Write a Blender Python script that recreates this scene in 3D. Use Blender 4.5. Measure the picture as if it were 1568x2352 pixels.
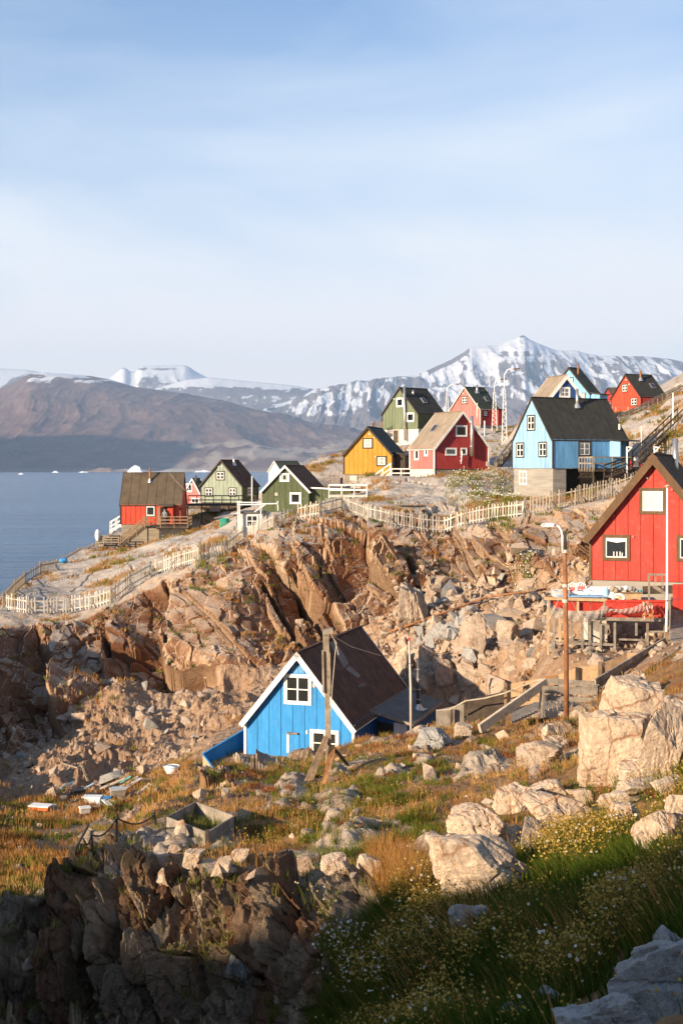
import bpy, bmesh, math, random
import numpy as np
from mathutils import Vector
from mathutils.bvhtree import BVHTree

# ------------------------------------------------------------------ camera, sky, sun, exposure
for o in list(bpy.data.objects):
    bpy.data.objects.remove(o)
SC = bpy.context.scene
COL = SC.collection
R = math.radians
FV, U0, V0 = 2939.6, 784.0, 1075.5      # focal length and horizon of the photograph, measured on a 1568 x 2352 copy
SUN_EL, SUN_H = 16.5, (-0.76, -0.65)    # sun elevation and the compass direction it stands in

cam_d = bpy.data.cameras.new('camera')
cam = bpy.data.objects.new('camera', cam_d); COL.objects.link(cam)
cam.location = (0, 0, 0); cam.rotation_euler = (R(90), 0, 0)
cam_d.sensor_fit = 'VERTICAL'; cam_d.sensor_height = 36; cam_d.lens = 45
cam_d.shift_y = -(1176 - V0) / 2352
cam_d.clip_start = 0.5; cam_d.clip_end = 90000
SC.camera = cam

world = bpy.data.worlds.new('World'); SC.world = world; world.use_nodes = True
nt = world.node_tree; nt.nodes.clear()
def N(t, typ, **kw):
    n = t.nodes.new(typ)
    for k, v in kw.items():
        if k.startswith('i_'):
            n.inputs[k[2:].replace('_', ' ')].default_value = v
        else:
            setattr(n, k, v)
    return n
wo = N(nt, 'ShaderNodeOutputWorld'); bg = N(nt, 'ShaderNodeBackground'); bg.inputs[1].default_value = 0.083
sky = N(nt, 'ShaderNodeTexSky', sky_type='NISHITA', sun_disc=False, sun_elevation=R(SUN_EL),
        sun_rotation=math.atan2(SUN_H[0], SUN_H[1]), air_density=1.0, dust_density=0.3, ozone_density=2.2, altitude=40)
tc = N(nt, 'ShaderNodeTexCoord')
mp = N(nt, 'ShaderNodeMapping'); mp.inputs['Scale'].default_value = (1.6, 1.0, 5.5); mp.inputs['Rotation'].default_value = (0, R(16), 0)
n1 = N(nt, 'ShaderNodeTexNoise', i_Scale=1.35, i_Detail=6.0, i_Roughness=0.52, i_Distortion=0.35)
rmp = N(nt, 'ShaderNodeValToRGB')
rmp.color_ramp.elements[0].position = 0.40; rmp.color_ramp.elements[0].color = (0, 0, 0, 1)
rmp.color_ramp.elements[1].position = 0.70; rmp.color_ramp.elements[1].color = (1, 1, 1, 1)
sep = N(nt, 'ShaderNodeSeparateXYZ')
veil = N(nt, 'ShaderNodeMapRange'); veil.inputs[1].default_value = 0.40; veil.inputs[2].default_value = 0.02
veil.inputs[3].default_value = 0.0; veil.inputs[4].default_value = 0.92
mul = N(nt, 'ShaderNodeMath', operation='MULTIPLY'); mul.inputs[1].default_value = 0.52
add = N(nt, 'ShaderNodeMath', operation='ADD', use_clamp=True)
mix = N(nt, 'ShaderNodeMixRGB'); mix.inputs[2].default_value = (6.25, 6.4, 6.6, 1)
L = nt.links.new
L(tc.outputs['Generated'], mp.inputs[0]); L(mp.outputs[0], n1.inputs['Vector']); L(n1.outputs[0], rmp.inputs[0])
hz = N(nt, 'ShaderNodeMapRange', interpolation_type='SMOOTHSTEP'); hz.inputs[1].default_value = .24; hz.inputs[2].default_value = .02
hc = N(nt, 'ShaderNodeMixRGB'); hc.inputs[1].default_value = (5.4, 5.85, 6.4, 1); hc.inputs[2].default_value = (9.0, 8.1, 7.4, 1)
L(sep.outputs[2], hz.inputs[0]); L(hz.outputs[0], hc.inputs[0]); L(hc.outputs[0], mix.inputs[2])
L(tc.outputs['Generated'], sep.inputs[0]); L(sep.outputs[2], veil.inputs[0])
L(rmp.outputs[0], mul.inputs[0]); L(mul.outputs[0], add.inputs[0]); L(veil.outputs[0], add.inputs[1])
tnt = N(nt, 'ShaderNodeMixRGB', blend_type='MULTIPLY'); tnt.inputs[0].default_value = 1; tnt.inputs[2].default_value = (.62, .88, 1.12, 1)
L(add.outputs[0], mix.inputs[0]); L(sky.outputs[0], tnt.inputs[1]); L(tnt.outputs[0], mix.inputs[1]); L(mix.outputs[0], bg.inputs[0]); L(bg.outputs[0], wo.inputs[0])

sun_d = bpy.data.lights.new('sun', 'SUN'); sun_d.energy = 5.0; sun_d.angle = R(0.55); sun_d.color = (1.0, 0.80, 0.57)
sun = bpy.data.objects.new('sun', sun_d); COL.objects.link(sun); sun.location = (-40, -40, 60)
SUN = Vector((SUN_H[0] * math.cos(R(SUN_EL)), SUN_H[1] * math.cos(R(SUN_EL)), math.sin(R(SUN_EL)))).normalized()
sun.rotation_euler = (-SUN).to_track_quat('-Z', 'Y').to_euler()

vs = SC.view_settings; vs.view_transform = 'Standard'; vs.look = 'None'; vs.gamma = 1.0; vs.exposure = 1.05; vs.use_curve_mapping = False
SC.render.engine = 'CYCLES'
SC.cycles.max_bounces = 6; SC.cycles.diffuse_bounces = 3; SC.cycles.glossy_bounces = 3; SC.cycles.transparent_max_bounces = 8
SC.cycles.volume_bounces = 0
SC.cycles.use_denoising = True; SC.cycles.use_adaptive_sampling = True; SC.cycles.adaptive_threshold = 0.02

random.seed(7); rng = np.random.default_rng(11)
def P(u, v, Y): return Vector(((u - U0) / FV * Y, Y, (V0 - v) / FV * Y))
CROP = {2: (752.6, 752.6, .52), 3: (0, 1034.9, .32), 4: (439, 1034.9, .32), 5: (815.4, 784, .24), 6: (1129, 815.4, .28), 7: (1191.7, 1003.5, .24),
        8: (878, 1066.2, .28), 11: (407.7, 1379.8, .4), 12: (0, 1379.8, .32), 13: (940.8, 1379.8, .4), 14: (0, 1756, .4), 15: (501.8, 1693.4, .36),
        16: (940.8, 1693.4, .4), 17: (501.8, 1881.6, .36), 1: (0, 752.6, .52)}
def D(c, x, y): a = CROP[c]; return (a[0] + x * a[2], a[1] + y * a[2])
def PD(c, x, y, Y): u, v = D(c, x, y); return P(u, v, Y)

# ------------------------------------------------------------------ materials
MATS = {}
def new_mat(name):
    m = bpy.data.materials.new(name); m.use_nodes = True; t = m.node_tree; t.nodes.clear()
    o = N(t, 'ShaderNodeOutputMaterial'); b = N(t, 'ShaderNodeBsdfPrincipled'); t.links.new(b.outputs[0], o.inputs[0])
    MATS[name] = m
    return m, t, b
def ramp(t, pts):
    r = N(t, 'ShaderNodeValToRGB'); e = r.color_ramp.elements
    while len(e) < len(pts): e.new(0.5)
    for q, (p, c) in zip(e, pts):
        q.position = p; q.color = (c[0], c[1], c[2], 1)
    return r
def pos_noise(t, scale, detail=4, rough=.55, stretch=(1, 1, 1), obj=False):
    g = N(t, 'ShaderNodeTexCoord') if obj else N(t, 'ShaderNodeNewGeometry')
    m_ = N(t, 'ShaderNodeMapping'); m_.inputs['Scale'].default_value = stretch
    n = N(t, 'ShaderNodeTexNoise', i_Scale=scale, i_Detail=detail, i_Roughness=rough)
    t.links.new(g.outputs['Object' if obj else 'Position'], m_.inputs[0]); t.links.new(m_.outputs[0], n.inputs['Vector'])
    return n
def simple(name, c, rough=.7, var=.18, scale=3., stretch=(1, 1, 1), bump=.0, metal=0., dirt=None, dirt_amt=.5, spec=.3):
    m, t, b = new_mat(name)
    n = pos_noise(t, scale, 5, .6, stretch)
    lo = [x * (1 - var) for x in c]; hi = [min(1, x * (1 + var)) for x in c]
    r = ramp(t, [(.3, lo), (.7, hi)]); t.links.new(n.outputs[0], r.inputs[0])
    col = r.outputs[0]
    if dirt:
        n2 = pos_noise(t, scale * 1.7, 6, .7, stretch)
        r2 = ramp(t, [(.5, (0, 0, 0)), (.72, (dirt_amt,) * 3)]); t.links.new(n2.outputs[0], r2.inputs[0])
        mx = N(t, 'ShaderNodeMixRGB'); mx.inputs[2].default_value = (*dirt, 1)
        t.links.new(r2.outputs[0], mx.inputs[0]); t.links.new(col, mx.inputs[1]); col = mx.outputs[0]
    t.links.new(col, b.inputs['Base Color'])
    b.inputs['Roughness'].default_value = rough; b.inputs['Metallic'].default_value = metal
    b.inputs['Specular IOR Level'].default_value = spec
    if bump:
        bp = N(t, 'ShaderNodeBump', i_Strength=bump, i_Distance=.02); t.links.new(n.outputs[0], bp.inputs['Height']); t.links.new(bp.outputs[0], b.inputs['Normal'])
    return m

# ------------------------------------------------------------------ numpy noise
def _hash(ix, iy, iz, s):
    n = ix.astype(np.uint32) * np.uint32(374761393) + iy.astype(np.uint32) * np.uint32(668265263) + iz.astype(np.uint32) * np.uint32(2246822519) + np.uint32((s * 974634533) & 0xffffffff)
    n = (n ^ (n >> np.uint32(13))) * np.uint32(1274126177)
    n = (n ^ (n >> np.uint32(15))) * np.uint32(2654435761)
    n ^= n >> np.uint32(16)
    return (n & np.uint32(0xffffff)).astype(np.float32) / np.float32(16777216.)
def vnoise(p, s=0):
    p = np.asarray(p, np.float32); i = np.floor(p).astype(np.int64); f = p - i; f = f * f * f * (f * (f * 6 - 15) + 10)
    x, y, z = i[..., 0], i[..., 1], i[..., 2]; out = 0
    for dx in (0, 1):
        wx = f[..., 0] if dx else 1 - f[..., 0]
        for dy in (0, 1):
            wy = f[..., 1] if dy else 1 - f[..., 1]
            for dz in (0, 1):
                wz = f[..., 2] if dz else 1 - f[..., 2]
                out = out + wx * wy * wz * _hash(x + dx, y + dy, z + dz, s)
    return out * 2 - 1
def fbm(p, oct=4, s=0, gain=.5, ridge=False):
    a, o, tot = 1., 0, 0.
    for k in range(oct):
        n = vnoise(p * (2.03 ** k) + 17.3 * k, s + k)
        if ridge: n = 1 - 2 * np.abs(n)
        o = o + a * n; tot += a; a *= gain
    return o / tot
def voro(p, s=0):
    """cell id random (3 values), F1, F2, offset to the cell point"""
    p = np.asarray(p, np.float32); i = np.floor(p).astype(np.int64)
    f1 = np.full(p.shape[:-1], 9., np.float32); f2 = f1.copy(); cid = np.zeros(p.shape, np.int64); off = np.zeros(p.shape, np.float32)
    for dx in (-1, 0, 1):
        for dy in (-1, 0, 1):
            for dz in (-1, 0, 1):
                c = i + np.array([dx, dy, dz])
                q = np.stack([_hash(c[..., 0], c[..., 1], c[..., 2], s + k) for k in range(3)], -1) * .9 + .05
                d = c + q - p; L_ = np.sqrt((d * d).sum(-1))
                m = L_ < f1
                f2 = np.where(m, f1, np.minimum(f2, L_)); f1 = np.where(m, L_, f1)
                cid[m] = c[m]; off[m] = -d[m]
    rnd = np.stack([_hash(cid[..., 0], cid[..., 1], cid[..., 2], s + 50 + k) for k in range(4)], -1)
    return rnd, f1, f2, off
def sm(a, b, x):
    t = np.clip((x - a) / (b - a), 0, 1); return t * t * (3 - 2 * t)

# ------------------------------------------------------------------ mesh helpers
def tag(o, label=None, cat=None, group=None, kind=None):
    if label: o['label'] = label
    if cat: o['category'] = cat
    if group: o['group'] = group
    if kind: o['kind'] = kind
    return o
def np_mesh(name, V, F, mat, attrs=None, smooth=False, parent=None):
    """V (n,3) float, F (m,3|4) int arrays"""
    me = bpy.data.meshes.new(name); k = F.shape[1]
    me.vertices.add(len(V)); me.vertices.foreach_set('co', np.ascontiguousarray(V, np.float32).ravel())
    me.loops.add(F.size); me.loops.foreach_set('vertex_index', np.ascontiguousarray(F, np.int32).ravel())
    me.polygons.add(len(F)); me.polygons.foreach_set('loop_start', np.arange(0, F.size, k, dtype=np.int32))
    try: me.polygons.foreach_set('loop_total', np.full(len(F), k, np.int32))
    except Exception: pass
    me.polygons.foreach_set('use_smooth', np.full(len(F), smooth, bool))
    for an, av in (attrs or {}).items():
        a = me.attributes.new(an, 'FLOAT', 'POINT'); a.data.foreach_set('value', np.ascontiguousarray(av, np.float32).ravel())
    me.update(calc_edges=True); me.materials.append(MATS[mat] if isinstance(mat, str) else mat)
    o = bpy.data.objects.new(name, me); COL.objects.link(o); o.parent = parent
    return o
def empty(name, loc=(0, 0, 0), parent=None):
    o = bpy.data.objects.new(name, None); o.empty_display_size = .3; COL.objects.link(o); o.location = loc; o.parent = parent
    return o
class MB:
    def __init__(s): s.v = []; s.f = []; s.mi = []; s.cur = 0
    def add(s, vs_, fs):
        n = len(s.v); s.v += [tuple(x) for x in vs_]; s.f += [tuple(n + i for i in f) for f in fs]; s.mi += [s.cur] * len(fs); return s
    def hexa(s, q):
        """8 points: bottom ring 0-3, top ring 4-7"""
        return s.add(q, [(0, 3, 2, 1), (4, 5, 6, 7), (0, 1, 5, 4), (1, 2, 6, 5), (2, 3, 7, 6), (3, 0, 4, 7)])
    def box(s, c, x, y, z):
        """centre and three half-axis vectors"""
        c, x, y, z = Vector(c), Vector(x), Vector(y), Vector(z)
        return s.hexa([c - x - y - z, c + x - y - z, c + x + y - z, c - x + y - z, c - x - y + z, c + x - y + z, c + x + y + z, c - x + y + z])
    def abox(s, x0, x1, y0, y1, z0, z1):
        return s.box(((x0 + x1) / 2, (y0 + y1) / 2, (z0 + z1) / 2), ((x1 - x0) / 2, 0, 0), (0, (y1 - y0) / 2, 0), (0, 0, (z1 - z0) / 2))
    def bar(s, a, b, w, h, up=(0, 0, 1)):
        a, b = Vector(a), Vector(b); d = (b - a); l = d.length; d.normalize(); up = Vector(up)
        if abs(d.dot(up)) > .95: up = Vector((0, 1, 0))
        x = d.cross(up).normalized(); y = x.cross(d).normalized()
        return s.box((a + b) / 2, d * l / 2, x * w / 2, y * h / 2)
    def tube(s, pts, r, n=8, cap=True):
        pts = [Vector(p) for p in pts]; rr = r if isinstance(r, (list, tuple)) else [r] * len(pts); n0 = len(s.v); x = None
        for i, p in enumerate(pts):
            d = (pts[min(i + 1, len(pts) - 1)] - pts[max(i - 1, 0)]).normalized()
            if x is None: x = d.cross(Vector((0, 1, 0)) if abs(d.y) < .9 else Vector((1, 0, 0))).normalized()
            else: x = (x - d * x.dot(d)).normalized()
            y = d.cross(x)
            for k in range(n):
                a = 2 * math.pi * k / n; s.v.append(tuple(p + (x * math.cos(a) + y * math.sin(a)) * rr[i]))
        fs = []
        for i in range(len(pts) - 1):
            for k in range(n):
                fs.append((n0 + i * n + k, n0 + i * n + (k + 1) % n, n0 + (i + 1) * n + (k + 1) % n, n0 + (i + 1) * n + k))
        if cap: fs += [tuple(n0 + k for k in range(n))[::-1], tuple(n0 + (len(pts) - 1) * n + k for k in range(n))]
        s.f += fs; s.mi += [s.cur] * len(fs); return s
    def prism(s, poly, off):
        """flat polygon (list of points) extruded by a vector"""
        n = len(poly); off = Vector(off); q = [Vector(p) for p in poly] + [Vector(p) + off for p in poly]
        return s.add(q, [tuple(range(n))[::-1], tuple(range(n, 2 * n))] + [(i, (i + 1) % n, n + (i + 1) % n, n + i) for i in range(n)])
    def build(s, name, mat, parent=None, origin=None, smooth=False):
        """vertices are given in world space; the object's origin is its parent's place, or `origin`"""
        org = Vector(origin) if origin is not None else (Vector(parent['wo']) if parent is not None and 'wo' in parent else Vector((0, 0, 0)))
        me = bpy.data.meshes.new(name); me.from_pydata([tuple(Vector(p) - org) for p in s.v], [], s.f)
        for m in (mat if isinstance(mat, (list, tuple)) else [mat]): me.materials.append(MATS[m])
        if any(s.mi): me.polygons.foreach_set('material_index', s.mi)
        bm = bmesh.new(); bm.from_mesh(me); bmesh.ops.recalc_face_normals(bm, faces=bm.faces)
        if smooth:
            for f in bm.faces: f.smooth = True
        bm.to_mesh(me); bm.free(); me.update()
        o = bpy.data.objects.new(name, me); COL.objects.link(o)
        if parent is not None: o.parent = parent; o['wo'] = tuple(org)
        else: o.location = org; o['wo'] = tuple(org)
        return o
def thing(name, loc, label, cat, group=None):
    o = empty(name, loc); o['wo'] = tuple(loc); return tag(o, label, cat, group)
# ------------------------------------------------------------------ ground materials
def attr(t, name):
    a = N(t, 'ShaderNodeAttribute'); a.attribute_name = name; return a.outputs['Fac']
def mixc(t, fac, a, b, mode='MIX'):
    m = N(t, 'ShaderNodeMixRGB', blend_type=mode)
    for i, x in ((0, fac), (1, a), (2, b)):
        if hasattr(x, 'is_output'): t.links.new(x, m.inputs[i])
        elif i == 0: m.inputs[0].default_value = x
        else: m.inputs[i].default_value = (*x, 1)
    return m.outputs[0]
def rock_mat(name, pale, tan, rust, grey, lichen=.5, soil=None, bump=.6, use_attr=True, veinscale=1., joint=None, vein=.8, vcol=(.35, .3, .27)):
    m, t, b = new_mat(name)
    big = pos_noise(t, .35 * veinscale, 5, .6); mid = pos_noise(t, 1.6 * veinscale, 6, .65, (1, 1, 1.6)); fine = pos_noise(t, 9., 6, .7); grain = pos_noise(t, 45., 3, .7)
    r1 = ramp(t, [(.28, rust), (.42, tan), (.56, pale), (.72, grey)]); t.links.new(mid.outputs[0], r1.inputs[0])
    r2 = ramp(t, [(.3, tan), (.5, pale), (.68, grey)]); t.links.new(big.outputs[0], r2.inputs[0])
    c = mixc(t, .5, r1.outputs[0], r2.outputs[0])
    if use_attr:
        cell = attr(t, 'cell')
        rr = ramp(t, [(0., rust), (.34, rust), (.52, tan), (.68, pale), (.85, grey), (1., pale)]); t.links.new(cell, rr.inputs[0])
        cl = N(t, 'ShaderNodeMath', operation='MULTIPLY'); cl.inputs[1].default_value = .66; t.links.new(attr(t, 'cliff'), cl.inputs[0])
        c = mixc(t, cl.outputs[0], c, rr.outputs[0])
    rf = ramp(t, [(.3, (.62, .62, .62)), (.5, (1, 1, 1)), (.7, (1.22, 1.2, 1.16))]); t.links.new(fine.outputs[0], rf.inputs[0])
    c = mixc(t, 1., c, rf.outputs[0], 'MULTIPLY')
    rg = ramp(t, [(.3, (.8, .8, .8)), (.7, (1.18, 1.18, 1.18))]); t.links.new(grain.outputs[0], rg.inputs[0])
    c = mixc(t, 1., c, rg.outputs[0], 'MULTIPLY')
    # joints: thin dark seams with a shape of their own
    g = N(t, 'ShaderNodeNewGeometry'); wv = N(t, 'ShaderNodeMapping'); wv.inputs['Scale'].default_value = (1.0 * veinscale, .7 * veinscale, .55 * veinscale); wv.inputs['Rotation'].default_value = (0, .45, 0)
    dn = N(t, 'ShaderNodeMixRGB'); dn.inputs[0].default_value = .18; t.links.new(g.outputs['Position'], wv.inputs[0]); t.links.new(wv.outputs[0], dn.inputs[1]); t.links.new(mid.outputs['Color'], dn.inputs[2])
    vo = N(t, 'ShaderNodeTexVoronoi', feature='DISTANCE_TO_EDGE', i_Scale=1.25); t.links.new(dn.outputs[0], vo.inputs['Vector'])
    rc = ramp(t, [(0., vcol), (.03, (1, 1, 1))]); t.links.new(vo.outputs['Distance'], rc.inputs[0])
    c = mixc(t, vein, c, mixc(t, 1., c, rc.outputs[0], 'MULTIPLY'))
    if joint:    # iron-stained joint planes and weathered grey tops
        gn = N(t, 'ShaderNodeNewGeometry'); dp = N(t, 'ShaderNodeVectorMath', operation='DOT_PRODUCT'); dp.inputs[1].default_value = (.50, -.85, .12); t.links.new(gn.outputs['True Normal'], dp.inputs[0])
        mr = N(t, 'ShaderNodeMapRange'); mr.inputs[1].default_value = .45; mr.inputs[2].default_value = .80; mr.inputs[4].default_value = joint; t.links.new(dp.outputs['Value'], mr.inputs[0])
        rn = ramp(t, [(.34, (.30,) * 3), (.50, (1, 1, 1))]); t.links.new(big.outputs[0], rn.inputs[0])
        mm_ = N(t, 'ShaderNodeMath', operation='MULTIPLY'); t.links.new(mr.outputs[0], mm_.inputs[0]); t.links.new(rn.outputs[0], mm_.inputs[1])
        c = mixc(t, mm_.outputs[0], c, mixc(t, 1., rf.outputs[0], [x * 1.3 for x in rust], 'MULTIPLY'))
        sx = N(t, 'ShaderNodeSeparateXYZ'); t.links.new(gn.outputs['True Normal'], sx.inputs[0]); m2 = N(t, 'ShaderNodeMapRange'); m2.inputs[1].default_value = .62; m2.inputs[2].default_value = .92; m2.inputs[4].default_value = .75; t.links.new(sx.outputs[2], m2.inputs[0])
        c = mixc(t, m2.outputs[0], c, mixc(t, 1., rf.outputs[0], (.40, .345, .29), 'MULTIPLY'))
    if lichen:
        ln = pos_noise(t, 5.5, 7, .75); lr = ramp(t, [(.60, (0, 0, 0)), (.68, (lichen,) * 3)]); t.links.new(ln.outputs[0], lr.inputs[0])
        c = mixc(t, lr.outputs[0], c, (.055, .047, .04))
        lo_ = pos_noise(t, 2.3, 7, .75); l2 = ramp(t, [(.66, (0, 0, 0)), (.71, (lichen,) * 3)]); t.links.new(lo_.outputs[0], l2.inputs[0])
        c = mixc(t, l2.outputs[0], c, (.34, .10, .025))
    if soil is not None:
        so = pos_noise(t, 3.5, 6, .7); sr = ramp(t, [(.32, [x * .6 for x in soil]), (.7, [x * 1.25 for x in soil])]); t.links.new(so.outputs[0], sr.inputs[0])
        sf = attr(t, 'soil'); c = mixc(t, sf, c, mixc(t, 1., sr.outputs[0], rg.outputs[0], 'MULTIPLY'))
    t.links.new(c, b.inputs['Base Color']); b.inputs['Roughness'].default_value = .9; b.inputs['Specular IOR Level'].default_value = .12
    ad = N(t, 'ShaderNodeMath', operation='ADD'); t.links.new(fine.outputs[0], ad.inputs[0]); t.links.new(mid.outputs[0], ad.inputs[1])
    bp = N(t, 'ShaderNodeBump', i_Strength=bump, i_Distance=.12); t.links.new(ad.outputs[0], bp.inputs['Height'])
    b2 = N(t, 'ShaderNodeBump', i_Strength=bump * .6, i_Distance=.05); t.links.new(vo.outputs['Distance'], b2.inputs['Height']); t.links.new(bp.outputs[0], b2.inputs['Normal'])
    t.links.new(b2.outputs[0], b.inputs['Normal'])
    return m
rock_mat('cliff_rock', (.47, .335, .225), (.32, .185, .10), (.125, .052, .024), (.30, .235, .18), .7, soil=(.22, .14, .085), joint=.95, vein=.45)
rock_mat('scree_rock', (.42, .30, .205), (.30, .18, .105), (.16, .08, .04), (.27, .21, .16), .4, soil=(.29, .18, .11))
rock_mat('slope_rock', (.43, .385, .335), (.36, .29, .235), (.26, .17, .115), (.35, .33, .305), .45, soil=(.30, .19, .085), bump=.4)
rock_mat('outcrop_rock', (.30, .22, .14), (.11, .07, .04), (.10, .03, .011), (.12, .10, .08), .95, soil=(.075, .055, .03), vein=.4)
rock_mat('terrace_ground', (.38, .31, .24), (.26, .185, .125), (.17, .10, .06), (.27, .235, .20), .5, soil=(.23, .13, .06), bump=.5)
rock_mat('pale_boulder', (.53, .41, .30), (.45, .325, .225), (.30, .17, .10), (.40, .335, .275), .5, bump=.6, use_attr=False, veinscale=1.0, vein=.8, vcol=(.5, .30, .20))
rock_mat('brown_boulder', (.43, .34, .26), (.31, .21, .145), (.19, .10, .06), (.29, .25, .21), .5, bump=.6, use_attr=False, veinscale=.8, vein=.35)
rock_mat('grey_boulder', (.33, .32, .30), (.26, .235, .21), (.15, .12, .10), (.24, .235, .23), .4, bump=.5, use_attr=False, veinscale=.8, vein=.35)

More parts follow.
